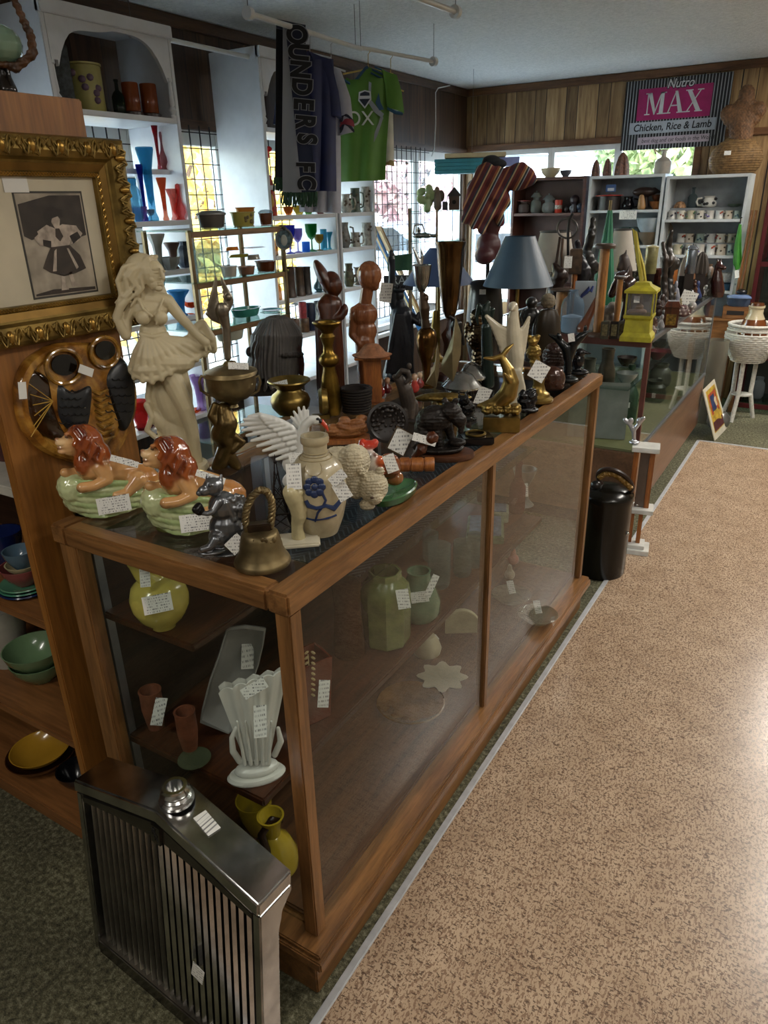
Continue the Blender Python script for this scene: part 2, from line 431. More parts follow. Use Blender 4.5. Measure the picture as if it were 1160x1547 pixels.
# windows: white frames, mullions and a pane in each light
PANE = glass('f4fafa', .8, 1)
ys = [1.25, 2.1, 2.78, 3.45, 4.25, 5.0, 5.75, 6.59]
for i in range(len(ys)-1):
    a, b = ys[i], ys[i+1]; fr = MB(); t = .045
    fr.box(XL-.07, XL-.02, a, a+t, SL, ST).box(XL-.07, XL-.02, b-t, b, SL, ST).box(XL-.07, XL-.02, a+t, b-t, SL, SL+t).box(XL-.07, XL-.02, a+t, b-t, ST-t-.03, ST)
    f = struct(f'window_{i+1}', fr.me(True, .004), WHT)
    obj('pane', MB().box(XL-.05, XL-.045, a+t, b-t, SL+t, ST-t-.03).me(False), PANE, f)
xs = [-3.09, -2.35, -1.78, -1.16]
for i in range(3):
    a, b = xs[i], xs[i+1]; fr = MB(); t = .03
    fr.box(a, a+t, YB+.02, YB+.06, .7, 2.0).box(b-t, b, YB+.02, YB+.06, .7, 2.0).box(a+t, b-t, YB+.02, YB+.06, .7, .73).box(a+t, b-t, YB+.02, YB+.06, 1.96, 2.0)
    f = struct(f'window_{i+8}', fr.me(True, .003), WHT)
    obj('pane', MB().box(a+t, b-t, YB+.04, YB+.045, .73, 1.96).me(False), PANE, f)
# ------------------------------------------------------------------ outdoors seen through the panes
asph = M('8b8f93', .9, var=.2, sc=.8)
struct('ground', MB().box(-60, XL-.12, -30, 50, -.35, -.15).box(XL-.12, 40, YB+.12, 50, -.35, -.15).me(False), asph)
def tree(loc, h, r, cols, label, seed, trunk='4b3a2c'):
    rnd = random.Random(seed); np_ = np.random.RandomState(seed)
    root = empty('tree', label, 'tree', loc, 0, None)
    m = MB(); N = 2600
    v = []; f = []
    for i in range(N):
        d = np_.normal(size=3); d /= np.linalg.norm(d); rr = r*(.45+.55*np_.rand()**.5)*(1+.18*math.sin(5*d[0]+3*d[1]+seed)*math.cos(4*d[2]))
        c = np.array([d[0]*rr, d[1]*rr, h*.62+d[2]*rr*.95]); a = np_.normal(size=3); a /= np.linalg.norm(a); b = np.cross(a, np_.normal(size=3)); b /= np.linalg.norm(b)
        sz = .09+.1*np_.rand(); k = len(v); v += [c-a*sz, c+b*sz*.6, c+a*sz, c-b*sz*.6]; f.append((k, k+1, k+2, k+3))
    m.add(v, f); me = m.me(False)
    key = 'leaf_'+cols[0]
    if key not in MATS:
        mt, nt, bs = newmat(key); nn = noise(nt, texco(nt), 3.5, 3)
        c = ramp(nt, nn, [(.35, cols[0]), (.5, cols[1]), (.65, cols[2])]); nt.links.new(c, bs.inputs['Base Color']); bs.inputs['Roughness'].default_value = .6
        tl = nt.nodes.new('ShaderNodeBsdfTranslucent'); nt.links.new(c, tl.inputs[0]); mx = nt.nodes.new('ShaderNodeMixShader'); mx.inputs[0].default_value = .4
        nt.links.new(bs.outputs[0], mx.inputs[1]); nt.links.new(tl.outputs[0], mx.inputs[2]); nt.links.new(mx.outputs[0], nt.nodes['Material Output'].inputs[0])
    obj('foliage', me, MATS[key], root)
    t = MB(); t.tube([(0, 0, -.2), (.05, 0, h*.3), (0, .05, h*.6)], [.16, .12, .07])
    for k in range(6):
        a = k*1.05; t.tube([(0, 0, h*(.3+.04*k)), (math.cos(a)*r*.4, math.sin(a)*r*.4, h*.6), (math.cos(a)*r*.75, math.sin(a)*r*.75, h*.72)], [.06, .04, .015])
    obj('trunk', t, M(trunk, .9), root)
yel = ('b88a3a', 'dcc070', 'a8a868'); red = ('a08088', 'b89ca0', 'a8a098'); grn = ('5c6a4c', '8a9a6a', 'a2aa80')
tree((-7.7, 7.3, -.15), 3.4, 2.1, yel, 'yellow autumn tree filling the window left of the tall white side panel', 1)
tree((-11.5, 11.6, -.15), 4.2, 2.2, yel, 'golden tree behind the first yellow one, further along outside', 2)
tree((-7.2, 2.6, -.15), 4.2, 1.6, grn, 'greenish tree outside behind the coloured glass vases', 3)
tree((-8.6, 15.2, -.15), 4.4, 1.7, red, 'reddish tree across the street seen through the gridded corner window', 4)
tree((-3.5, 17, -.15), 4.6, 1.5, grn, 'green tree across the street behind the back window', 5)
def house(name, label, loc, rz, w, d, h, wallc, roofc, bands):
    r = empty(name, label, 'building', loc, rz)
    obj('wall', MB().box(-w/2, w/2, -d/2, d/2, 0, h).me(False), M(wallc, .7, var=.1, sc=2), r)
    obj('roof', MB().prism([(-w/2-.3, -d/2-.3, h), (-w/2-.3, d/2+.3, h), (-w/2-.3, 0, h+1.2)], (w+.6, 0, 0)).me(False), M(roofc, .8), r)
    for k in range(bands):
        x = -w/2+(k+.5)*w/bands
        wn = obj('window', MB().box(x-.5, x+.5, -d/2-.03, -d/2, h*.3, h*.75).me(False), M('4f6a86', .15), r)
house('building', 'long white building across the street seen through the corner windows', (-13, 22, -.15), 1.1, 16, 5, 3.0, 'dfe3e6', '7c8088', 8)
house('building', 'blue-grey building outside the back window', (0, 22, -.15), 0, 12, 5, 3.2, '9fb3c8', '6c7078', 6)
def car(loc, rz, c, label):
    r = empty('parked_car', label, 'car', loc, rz)
    b = MB(); pr = [(-2.2, .35), (-2.15, .8), (-1.3, .95), (-.75, 1.4), (.75, 1.42), (1.4, .98), (2.1, .85), (2.2, .4)]
    b.prism([(x, -.85, z) for x, z in pr], (0, 1.7, 0)); obj('body', b.me(True, .06), M(c, .2, .2, coat=1), r)
    g = MB(); g.prism([(-1.15, -.87, .97), (-.7, -.87, 1.33), (.7, -.87, 1.35), (1.2, -.87, .98)], (0, 1.74, 0)); obj('window_band', g.me(True, .01), M('1d242b', .08), r)
    for x in (-1.35, 1.35):
        for y in (-.82, .62):
            w = MB().lathe([(0.3, 0), (.33, .03), (.33, .17), (.3, .2), (.12, .2)], (0, 0)).me(); w.transform(Matrix.Translation((x, y+.2, .33)) @ Matrix.Rotation(pi/2, 4, 'X')); obj('wheel', w, M('202022', .7), r)
car((-4.0, 10.4, -.15), .15, 'e8ebee', 'white car parked outside the gridded corner window')
car((-7.6, 12.2, -.15), .15, '9db4cf', 'pale blue car parked behind the white one outside')
car((-2.4, 13.4, -.15), .15, 'c7ccd2', 'silver car parked furthest outside, seen through the corner')
# ------------------------------------------------------------------ ceiling lamps over and behind the visitor; the farthest is added fill
for i, (lx, ly, le) in enumerate(LAMPS):
    r = empty('ceiling_light', ['strip light over the aisle behind the visitor', 'strip light over the aisle beside the oak case', 'strip light over the far end of the aisle', 'strip light behind the visitor near the wooden shelf', 'strip light by the right wall', 'added unseen fill light in front of the striped sign, farthest from the visitor'][i], 'ceiling light', (lx, ly, 2.42))
    obj('housing', MB().box(-.1, .1, -.62, .62, .0, .078).me(True, .01), M('e8e8e4', .4), r)
    for yy in (-.63, .62): obj('end_cap', MB().box(-.1, .1, yy, yy+.01, -.01, .078).me(False), M('cfcfcb', .4), r)
# ================================================================== WIRE GRIDS before the left windows
BLK = M('16181b', .5, .2); 
def wire_grid(y0, y1, z0, z1, label):
    m = MB(); st = .076; y = y0
    while y <= y1+1e-6: m.bar((XL+.04, y, z0), (XL+.04, y, z1), .005); y += st
    z = z0
    while z <= z1+1e-6: m.bar((XL+.04, y0, z), (XL+.04, y1, z), .005); z += st
    setp(obj('wire_grid_panel', m.me(False), BLK), label, 'wire grid', 'black wire grid panels in front of the left windows')
wire_grid(2.0, 2.9, .75, 1.99, 'black wire grid behind the shelves of coloured glass vases')
wire_grid(3.0, 3.62, .75, 2.0, 'black wire grid in front of the yellow tree window')
wire_grid(3.8, 4.7, .75, 2.0, 'black wire grid behind the goblet shelves and scarf')
wire_grid(4.95, 5.86, .75, 2.0, 'black wire grid in the bright corner window beside the green jersey')
# ================================================================== WHITE BUILT-IN SHELF UNITS on the left wall
SHW = M('d4d6d8', .45, var=.05); SHG = M('9a9a98', .6, var=.05)
def arch_unit(y0, y1, x0, x1, top, zs, label, arch=True, base=.06):
    """shelf unit facing +x; zs = shelf heights, the top bay is framed by an arch on turned posts"""
    r = empty('shelf_unit', label, 'shelf unit', ((x0+x1)/2, (y0+y1)/2, 0)); cx, cy = (x0+x1)/2, (y0+y1)/2
    def B(n, *a, mat=SHW, bev=.003): return obj(n, MB().box(a[0]-cx, a[1]-cx, a[2]-cy, a[3]-cy, a[4], a[5]).me(True, bev), mat, r)
    t = .022
    B('side_panel', x0, x1, y0, y0+t, 0, top); B('side_panel', x0, x1, y1-t, y1, 0, top)
    B('top_panel', x0, x1, y0+t, y1-t, top-t, top)
    for z in zs: B('shelf', x0, x1, y0+t, y1-t, z-t, z)
    if arch:
        zt = top-.02; zb = zs[0]; a = y0+.05; b = y1-.05; w = b-a; yy = []; pts = []
        N = 24
        out = [(y0+t, zt), (y0+t, zt-.18), (a, zt-.18)]
        for i in range(N+1):
            u = i/N; y = a+w*u; h = .165*(1-abs(2*u-1)**4.6)
            h -= .018*max(0, math.sin((u-.12)*pi/.4)) if .12 < u < .52 else 0
            out.append((y, zt-.20+h*.95))
        out += [(b, zt-.18), (y1-t, zt-.18), (y1-t, zt)]
        obj('arch_valance', MB().prism([(x1-.018-cx, y-cy, z) for y, z in out], (.018, 0, 0)).me(False), SHW, r)
        B('top_molding', x1-.02, x1+.012, y0, y1, zt-.03, zt+.02)
        for y in (a-.022, b+.022):
            H = zt-.18-zb; pr = [(.016, 0), (.016, .08*H), (.009, .1*H), (.014, .16*H), (.02, .22*H), (.011, .3*H), (.015, .36*H), (.012, .6*H), (.011, .9*H), (.016, .93*H), (.016, H)]
            obj('turned_post', MB().lathe([(q*.9, z+zb) for q, z in pr], (x1-.015-cx, y-cy), n=14), SHW, r)
    return r
arch_unit(2.08, 2.74, -3.085, -2.75, 2.335, [1.975, 1.545, 1.325, 1.10, .87, .6, .3], 'white shelf unit with arched top holding yellow tin and coloured glass vases')
obj('half_shelf', MB().box(-.165, .085, .04, .306, 1.745, 1.767).me(True, .003), SHW, bpy.data.objects['shelf_unit'])
obj('turned_post', MB().lathe([(.016, 0), (.016, .02), (.009, .03), (.013, .05), (.011, .06), (.012, .15), (.014, .17), (.016, .2)], (.06, .13), n=14).me(), SHW, bpy.data.objects['shelf_unit']).location.z = 1.545
arch_unit(3.33, 3.98, -3.085, -2.75, 2.345, [1.98, 1.70, 1.545, 1.335, 1.09, .87, .6, .3], 'white shelf unit behind the scarf with goblets and bottles')
arch_unit(4.0, 4.42, -3.085, -2.75, 1.97, [1.79, 1.545, 1.335, 1.09, .87, .6, .3], 'white shelf unit of beer steins under the green jersey', arch=False)
# ================================================================== FURNITURE
OAKX, OAKY, OAKZ = wood('5c3d20', '8c6238', .35, 'x'), wood('5c3d20', '8c6238', .35, 'y'), wood('5c3d20', '8c6238', .35, 'z')
DKW = wood('2e170c', '4f2b15', .35, 'y')
def smooth_box(*a, bev=.004): return MB().box(*a).me(True, bev)
# oak showcase
cx0, cx1, cy0, cy1 = -1.32, -.70, .81, 2.68
r = empty('display_case', 'oak framed glass showcase full of pottery with figurines crowded on its top', 'display case', (0, 0, 0)); OC = r
pl = MB(); pl.box(cx0+.02, cx1+.005, cy0-.015, cy1+.0, 0, .105); obj('plinth', pl.me(True, .003), OAKY, r)
lm = MB(); o = .035
for z0, z1, e in ((.105, .12, .022), (.12, .145, .038), (.145, .156, .03)):
    lm.box(cx0-.0, cx1+e, cy0-e, cy1+.0, z0, z1)
obj('base_molding', lm.me(True, .003), OAKY, r)
obj('case_floor', smooth_box(cx0+.03, cx1-.03, cy0+.03, cy1-.03, .156, .17), wood('3a2415', '5c3c22', .5, 'y'), r)
for x, y, w in ((cx1-.034, cy0+.004, .034), (cx1-.034, cy1-.038, .034), (cx0+.002, cy0+.004, .055), (cx0+.002, cy1-.038, .034)):
    obj('post', smooth_box(x, x+w, y, y+.034, .156, .955, bev=.003), OAKZ, r)
obj('post', smooth_box(cx1-.034, cx1-.004, 1.69, 1.715, .156, .955, bev=.003), OAKZ, r)
for nm, bx, mt_ in (('top_rail', (cx1-.042, cx1+.006, cy0-.004, cy1+.006), OAKY), ('top_rail', (cx0-.006, cx0+.04, cy0-.004, cy1+.006), OAKY),
                    ('top_rail', (cx0+.04, cx1-.042, cy0-.004, cy0+.038), OAKX), ('top_rail', (cx0+.04, cx1-.042, cy1-.035, cy1+.006), OAKX)):
    obj(nm, smooth_box(*bx, .955, .999, bev=.005), mt_, r)
GL = glass('f8fbfa', .8, 1, .01, 1.5)
obj('top_pane', MB().box(cx0+.038, cx1-.04, cy0+.036, cy1-.033, .991, .997).me(False), GL, r)
obj('front_pane', MB().box(cx1-.016, cx1-.012, cy0+.038, 1.69, .156, .955).me(False), GL, r)
obj('front_pane', MB().box(cx1-.016, cx1-.012, 1.715, cy1-.038, .156, .955).me(False), GL, r)
obj('end_pane', MB().box(cx0+.057, cx1-.034, cy0+.018, cy0+.022, .156, .955).me(False), GL, r)
obj('end_pane', MB().box(cx0+.036, cx1-.034, cy1-.022, cy1-.018, .156, .955).me(False), GL, r)
obj('back_panel', smooth_box(cx0+.006, cx0+.018, cy0+.038, cy1-.038, .156, .955), wood('24140b', '3b2415', .6, 'y'), r)
obj('shelf', smooth_box(cx0+.03, -1.012, .865, 1.28, .745, .765), DKW, r)
obj('shelf', smooth_box(cx0+.03, -.862, .865, 2.60, .395, .418), DKW, r)
obj('glass_shelf', smooth_box(cx0+.03, -.90, 1.35, 2.60, .70, .706), glass('eaf4f1', 1, 1), r)
for y in (.87, 1.45, 2.05, 2.6):
    m = MB().box(cx0+.02, cx0+.03, y, y+.02, .17, .95)
    obj('shelf_standard', m.me(False), M('b0b4b8', .35, .8), r)
# second showcase: aluminium frame, formica base
AL = M('8d8f92', .35, .85, .1); r = empty('display_case', 'long aluminium edged glass counter with brown panel base in the middle of the room', 'display case', (0, 0, 0))
FORM = wood('5f4432', '7c5a42', .3, 'y', .5); a0, a1, b0, b1 = -1.62, -.70, 3.49, 5.42
obj('base_panel', smooth_box(a0, a1, b0, b1, .09, .44), FORM, r)
obj('toe_kick', smooth_box(a0+.05, a1-.09, b0+.06, b1-.06, 0, .09), M('15110e', .8), r)
obj('deck', smooth_box(a0+.01, a1-.01, b0+.01, b1-.01, .44, .452), M('6a6744', .6), r)
obj('sill_rail', smooth_box(a1-.012, a1+.004, b0, b1, .44, .462).copy() if False else smooth_box(a1-.012, a1+.004, b0, b1, .44, .462), AL, r)
CG = glass('f6faf8', 1.0, 1, .01, 1.45)
PINK = M('6a4038', .4, .3)
for bx in ((a0, a1, b0, b0+.025, .955, .995), (a1-.022, a1, b0, b0+.022, .452, .955), (a0, a0+.022, b0, b0+.022, .452, .955)):
    obj('frame_bar', smooth_box(*bx, bev=.002), PINK, r)
for bx in ((a1-.012, a1+.003, b0+.025, b1, .975, .997), (a0, a0+.015, b0+.025, b1, .975, .997), (a1-.018, a1, b1-.018, b1, .452, .975), (a0+.015, a1-.012, b1-.018, b1, .975, .997)):
    obj('frame_bar', smooth_box(*bx, bev=.002), AL, r)
obj('front_pane', MB().box(a1-.008, a1-.004, b0+.022, b1-.018, .462, .975).me(False), CG, r)
obj('end_pane', MB().box(a0+.022, a1-.022, b0+.008, b0+.012, .452, .955).me(False), CG, r)
obj('top_pane', MB().box(a0+.015, a1-.012, b0+.025, b1-.018, .988, .994).me(False), CG, r)
obj('back_panel', smooth_box(a0+.0, a0+.012, b0+.03, b1-.02, .452, .97), M('4a1a20', .5), r)
obj('glass_shelf', smooth_box(a0+.02, a1-.1, b0+.1, b1-.05, .72, .726), glass('eaf4f1', 1, 1), r)
# pine shelf unit on the left, its end board towards the aisle
PINE, PINEX = wood('80501f', '99652c', .45, 'z', .6), wood('6b4422', '8a5c33', .45, 'x', .6)
r = empty('wooden_shelf', 'tall pine shelf unit of stacked pottery bowls, its end board facing the aisle', 'shelf unit', (0, 0, 0))
obj('end_board', smooth_box(-1.425, -1.40, .80, 1.125, 0, 1.808, bev=.003), PINE, r)
obj('end_board', smooth_box(-2.6, -2.575, .80, 1.125, 0, 1.80, bev=.003), PINE, r)
obj('back_board', smooth_box(-2.575, -1.425, 1.10, 1.115, 0, 1.80, bev=.002), wood('2a180e', '3f2818', .6, 'x'), r)
for z in (.06, .381, .729, 1.06, 1.42, 1.79):
    obj('shelf', smooth_box(-2.575, -1.425, .803, 1.10, z-.024, z, bev=.003), PINEX if z != 1.06 else M('b9b5aa', .5), r)
obj('toe_board', smooth_box(-2.575, -1.425, .81, .83, 0, .036, bev=.001), PINEX, r)
# bookcases along the back wall
BW = M('c3c8ca', .5, var=.05)
def bookcase(name, label, x0, x1, y0, top, zs, mat, back, dep=.28):
    r = empty(name, label, 'bookcase', (0, 0, 0)); t = .022
    obj('side_panel', smooth_box(x0, x0+t, y0, y0+dep, 0, top, bev=.002), mat, r); obj('side_panel', smooth_box(x1-t, x1, y0, y0+dep, 0, top, bev=.002), mat, r)
    obj('back_panel', smooth_box(x0+t, x1-t, y0+dep-.01, y0+dep, .05, top-t, bev=.001), back, r)
    obj('top_panel', smooth_box(x0+t, x1-t, y0, y0+dep, top-t, top, bev=.002), mat, r)
    for z in zs: obj('shelf', smooth_box(x0+t, x1-t, y0+.004, y0+dep-.012, z-.02, z, bev=.002), mat, r)
    return r
BKA = bookcase('bookcase', 'white bookcase of wooden dishes and glass bowls under the striped sign', -1.905, -1.318, 6.35, 1.755, [1.50, 1.235, .97, .6, .2], BW, M('9aa0a5', .7))
BKB = bookcase('bookcase', 'white bookcase of coffee mugs under the big round basket', -1.305, -.715, 6.35, 1.735, [1.425, 1.165, .905, .6, .2], BW, M('9aa0a5', .7))
BRN = wood('3a2018', '5b3628', .45, 'x')
BKC = bookcase('bookcase', 'low brown bookcase of glass jars left of the white bookcases', -2.56, -1.925, 6.33, 1.76, [1.485, 1.2, .9, .5], BRN, M('5a4038', .6))
# ================================================================== THINGS ON THE OAK SHOWCASE
def org(k, prims, vox=1.5, smooth=2, dis=None):
    """organic form; prims in seen units: ('c', x,y,d,r, x,y,d,r[,col]) limb, ('e', x,y,d, rx,rd,rz[,col[,tilt]]) ball"""
    s = k.s; m = MB()
    for q in prims:
        if q[0] == 'c':
            m.cap(k.p(q[1], q[2], q[3]*s), k.p(q[5], q[6], q[7]*s), q[4]*s, q[8]*s, q[9] if len(q) > 9 else None)
        else:
            m.ell(k.p(q[1], q[2], q[3]*s), (q[4]*s, q[5]*s, q[6]*s), q[7] if len(q) > 7 else None, (0, -(q[8] if len(q) > 8 else 0), 0))
    return fuse(m, vox*s, smooth, dis)
def chain(pts, col=None):
    """pts (x,y,d,r) -> limbs"""
    return [('c', *a, *b)+((col,) if col else ()) for a, b in zip(pts, pts[1:])]
def nz(s, f, a):
    """surface relief from crossed waves"""
    def g(co):
        x, y, z = co.T/s
        return a*s*(np.sin(x*f+1.7*np.sin(z*f*.7))*np.sin(y*f*.9+1.3*np.sin(x*f*.6))+np.sin(z*f*1.1+1.1*np.sin(y*f*.8+2)))*.6
    return g
BRASS = M('9a8044', .34, .9, .35, 18); OBRASS = M('8c7a55', .42, .8, .4, 20); BRONZE = M('4a3826', .4, .6, .4, 20)
DBRZ = M('2a2420', .45, .5, .4, 25, .3, 120); SILV = M('b8b8b4', .2, .95, .3, 20); PEWT = M('8d9094', .3, .85, .3, 20)
GOLD = M('94793e', .42, .8, .35, 22); DWOOD = wood('2b130a', '54280f', .3, 'z', 2); MWOOD = wood('7a4220', 'a5652f', .4, 'z', 2)
CREAM = M('c9bb98', .45, 0, .1, 12); BLACKG = M('121214', .15, .1); WHITEC = M('dcdad2', .25, 0, .06); RED = M('a3241c', .3)
ATTR = M('ffffff', .12, 0, .12, 20, attr=True, coat=.6); ATTRM = M('ffffff', .55, 0, .12, 20, attr=True)
# --- lion planters
k = K(165, 770); s = k.s
def lion(k):
    G, T, O, B = 'c3cc9a', 'd3a068', '94481f', '642410'
    pl = [('e', 165, 748, 8, 66, 34, 30, G), ('e', 112, 736, 4, 24, 26, 26, G, .25), ('e', 215, 745, 10, 30, 30, 30, G), ('e', 160, 775, 8, 46, 30, 12, G)]
    for i in range(7):
        y = 728+i*8.5; w = 72-abs(i-2)*5-max(0, i-4)*5
        pl += chain([(165-w+2*math.sin(i), y-4, -4, 3.2), (165-w*.6, y+1, -20, 4.5), (165-w*.1, y+3+2*math.sin(i*2), -28, 5), (165+w*.5, y+1, -22, 4.5), (165+w*.95, y-2, -4, 3.2)], G if i % 2 else 'a3b97c')
    plm = org(k, pl, 1.5, 1, nz(k.s, .55, .5))
    b = [('e', 168, 712, 4, 46, 24, 23, T, -.16), ('e', 210, 722, 4, 30, 24, 22, 'c88a4e', -.2), ('e', 140, 704, -2, 24, 22, 24, T)]
    b += chain([(152, 706, -18, 13), (162, 724, -26, 9), (142, 734, -30, 7.5), (124, 737, -31, 8)], T) + chain([(118, 714, 4, 9), (106, 716, 0, 8), (98, 714, -4, 7)], T)
    b += chain([(208, 725, -18, 14), (192, 744, -26, 8), (176, 748, -28, 7)], T)
    b += [('e', 106, 672, -6, 15, 14, 16, 'dfae74'), ('e', 94, 668, -10, 10, 8, 6.5, 'e8c492'), ('e', 95, 681, -10, 7.5, 7, 4.5, 'e0b080'), ('e', 86, 664, -10, 3.4, 4, 3, '7a3a1c'), ('e', 94, 675.5, -11, 7.5, 6, 2.2, '5a1c14')]
    b += [('e', 100, 660, -17, 2.6, 2, 2.4, '1c1410'), ('e', 103, 655, -15, 6, 4, 2.4, 'c07a40'), ('e', 130, 670, 0, 25, 25, 29, O), ('e', 142, 688, -2, 24, 25, 26, O), ('e', 126, 700, -10, 14, 16, 20, O)]
    for i in range(5): b += [('c', 120+i*3, 738, -34, 2, 118+i*3, 741, -36, 1.2, '2a140c')]
    R = random.Random(3)
    for i in range(60):
        t = i/59; x0 = 114+34*t+R.uniform(-3, 3); y0 = 648+24*t*t+R.uniform(-3, 8); L = R.uniform(20, 40); dd = R.uniform(-27, 0); w_ = R.uniform(2.6, 4)
        b += chain([(x0-3, y0, dd+4, w_), (x0+6, y0+L*.35, dd-3, w_+.5), (x0+1, y0+L*.7, dd-5, w_), (x0+4+R.uniform(-8, 8), y0+L, dd-4, 1.6)], (O, 'ad5a28', B, O)[i % 4])
    b += [('e', 116, 650, -8, 13, 14, 8, B), ('e', 130, 655, -8, 5, 4, 6, T)]
    return plm, org(k, b, 1.25, 1)
plm, bod = lion(k)
L1 = item('lion_planter', 'glazed lion lying over a green grass planter, left one nearest the owl plaque', 'planter', k,
     [('planter', plm, ATTR), ('lion', bod, ATTR), price(k, 172, 762, 46, 24, .02, -.055), price(k, 188, 697, 40, 9, -.45, -.04)])
k2 = K(292, 795)
L2 = dup(L1, k2.P, k2.rz-.04, 'glazed lion lying over a green grass planter, right one behind the pewter squirrel', 'lion planters'); L1['group'] = 'lion planters'
# --- cream statue of a woman with windblown hair and dress
k = K(280, 712); C_ = None
w = [('e', 226, 412, -2, 16, 16, 19), ('e', 234, 416, -10, 12, 9, 16), ('e', 214, 404, 4, 21, 18, 19), ('c', 243, 411, -18, 1.6, 247, 420, -20, 2.6), ('e', 242, 427, -17, 4.5, 3, 1.5), ('e', 242, 431, -15, 4.5, 3, 1.6), ('e', 240, 436, -12, 5.5, 5, 4), ('e', 236, 411, -17.5, 4, 2, 1.6), ('e', 236, 407, -18, 6, 2, 1.2), ('e', 247, 409, -14, 3, 2, 1.2)]
w += chain([(224, 430, 2, 8.5), (226, 447, 2, 8.5)]) + chain([(205, 456, 4, 11), (226, 452, 4, 14), (252, 456, 4, 11)])
w += [('e', 226, 468, 2, 25, 15, 18), ('e', 216, 480, -11, 10, 9, 10), ('e', 243, 480, -10, 9.5, 9, 10), ('e', 231, 500, 2, 19, 13, 14), ('e', 237, 520, 2, 22, 15, 14)]
w += chain([(203, 458, 2, 9.5), (190, 482, 2, 8.5), (190, 506, -4, 7.5)]) + chain([(190, 506, -4, 7.5), (176, 482, -8, 6.5), (182, 462, -10, 5.5), (192, 452, -9, 5)])
w += chain([(255, 457, 3, 9), (272, 478, 0, 7.5), (287, 494, -4, 6.5)]) + chain([(287, 494, -4, 6.5), (300, 508, -8, 5.5), (311, 517, -10, 6)])
w += [('c', 186, 448, -10, 2.6, 193, 440, -10, 2), ('c', 190, 450, -12, 2.6, 198, 442, -12, 2), ('c', 314, 518, -12, 2.4, 318, 528, -12, 2), ('c', 310, 520, -12, 2.4, 312, 531, -12, 2)]
R = random.Random(5)
w += [('e', 250, 545, 0, 42, 26, 20, None, -.12), ('e', 232, 556, -8, 30, 20, 14), ('e', 262, 610, 6, 22, 16, 46, None, .25), ('e', 270, 660, 8, 24, 15, 46, None, .1), ('e', 246, 640, 10, 12, 10, 26, None, .5)]
for i in range(70):   # hair
    a = i/70; x0 = 232-34*R.random(); y0 = 391+R.uniform(-4, 12); t = R.uniform(.45, 1); d = R.uniform(-12, 14)
    w += chain([(x0+4, y0, d, 3), (x0-14*t, y0+8+6*math.sin(i), d, 3.4), (x0-24*t, y0+30*t, d, 3.2), (x0-20*t+R.uniform(-6, 6), y0+52*t, d, 2.6), (x0-24*t+R.uniform(-6, 8), y0+70*t, d, 1.6)])
for i in range(6): w += chain([(232+i, 397, 2+i*2, 3), (240, 408, 8+i*2, 3), (240+i, 430, 10+i*2, 2.5), (240+3*i, 455, 10, 1.8)])
w += chain([(208, 448, -6, 2), (216, 466, -15, 2), (230, 478, -17, 1.6)]) + chain([(246, 452, -8, 1.6), (240, 470, -16, 1.6), (236, 490, -15, 1.4)]) + chain([(212, 505, -10, 3), (232, 509, -14, 3), (252, 504, -8, 3)])
hem = [(196, 560, 4), (203, 570, -10), (216, 575, -20), (230, 577, -24), (244, 572, -24), (257, 564, -22), (270, 556, -18), (283, 550, -12), (297, 543, -6), (310, 536, 0), (322, 528, 8), (215, 560, 26), (245, 556, 28), (280, 545, 20)]
for i, (x, y, d) in enumerate(hem):
    w += chain([(216+i*2.6 if i < 11 else 232, 508, -11 if i < 11 else 10, 3), ((216+i*2.6)*.5+x*.5, 508*.45+y*.55-4, d*.5-8 if d < 15 else 12, 5.5), (x, y, d, 4.4)])
for i in range(len(hem)-4): a, b = hem[i], hem[i+1]; w.append(('c', a[0], a[1]-3, a[2], 4, b[0], b[1]-3, b[2], 4))
w += chain([(290, 500, 0, 6), (305, 490, 2, 7), (318, 512, 4, 8), (322, 528, 6, 6)]) + chain([(283, 515, 0, 8), (300, 522, 0, 9), (318, 520, 4, 8)]) + [('e', 298, 508, 0, 14, 6, 14)]
w += chain([(240, 535, 0, 17), (262, 578, -6, 15), (280, 615, -10, 12), (290, 650, -6, 9.5), (298, 690, 0, 7), (300, 706, 0, 6)]) + chain([(262, 545, 10, 16), (277, 590, 14, 13), (284, 640, 18, 9), (286, 695, 16, 7)])
for i in range(9):
    x = 236+i*6; w += chain([(228+i*5, 560, 12, 5), (224+i*7+6*math.sin(i*2), 600, 14, 5), (240+i*6+4*math.sin(i*3), 640, 12, 5), (250+i*6, 690, 10+3*math.sin(i), 5), (252+i*6, 706, 8, 5)])
w += chain([(222, 612, 8, 5), (230, 630, 4, 4), (222, 650, 6, 4), (244, 668, 4, 4)])
base = lp(k, [(0, 712), (34, 712), (36, 708), (34, 700), (0, 699)], 280)
st = org(k, w, 1.15, 1)
fc = [('e', 233, 415, -9, 14, 10, 19, None, -.1), ('e', 236, 429, -11, 10, 8, 9)]+chain([(243, 408, -19, 1.6), (246.5, 419, -20, 2.6)])+[('e', 244, 420, -19, 3.2, 2.4, 1.8), ('e', 242, 426.5, -18.6, 4, 2.2, 1.1), ('e', 242, 429.5, -18, 3.6, 2.4, 1.3), ('e', 240, 436, -16, 4.5, 4, 3.4), ('e', 236, 411.5, -18.2, 3.8, 1.6, 1.5), ('e', 247.5, 410.5, -16, 2.6, 1.8, 1.4), ('c', 231, 407, -18, 1, 241, 405, -19.5, 1), ('e', 230, 422, -15, 5, 4, 5)]
item('lady_statue', 'tall cream statue of a woman with windblown hair and flowing dress', 'statue', k, [('figure', st, CREAM), ('face', org(k, fc, .6, 1), CREAM), ('base', base, CREAM)])
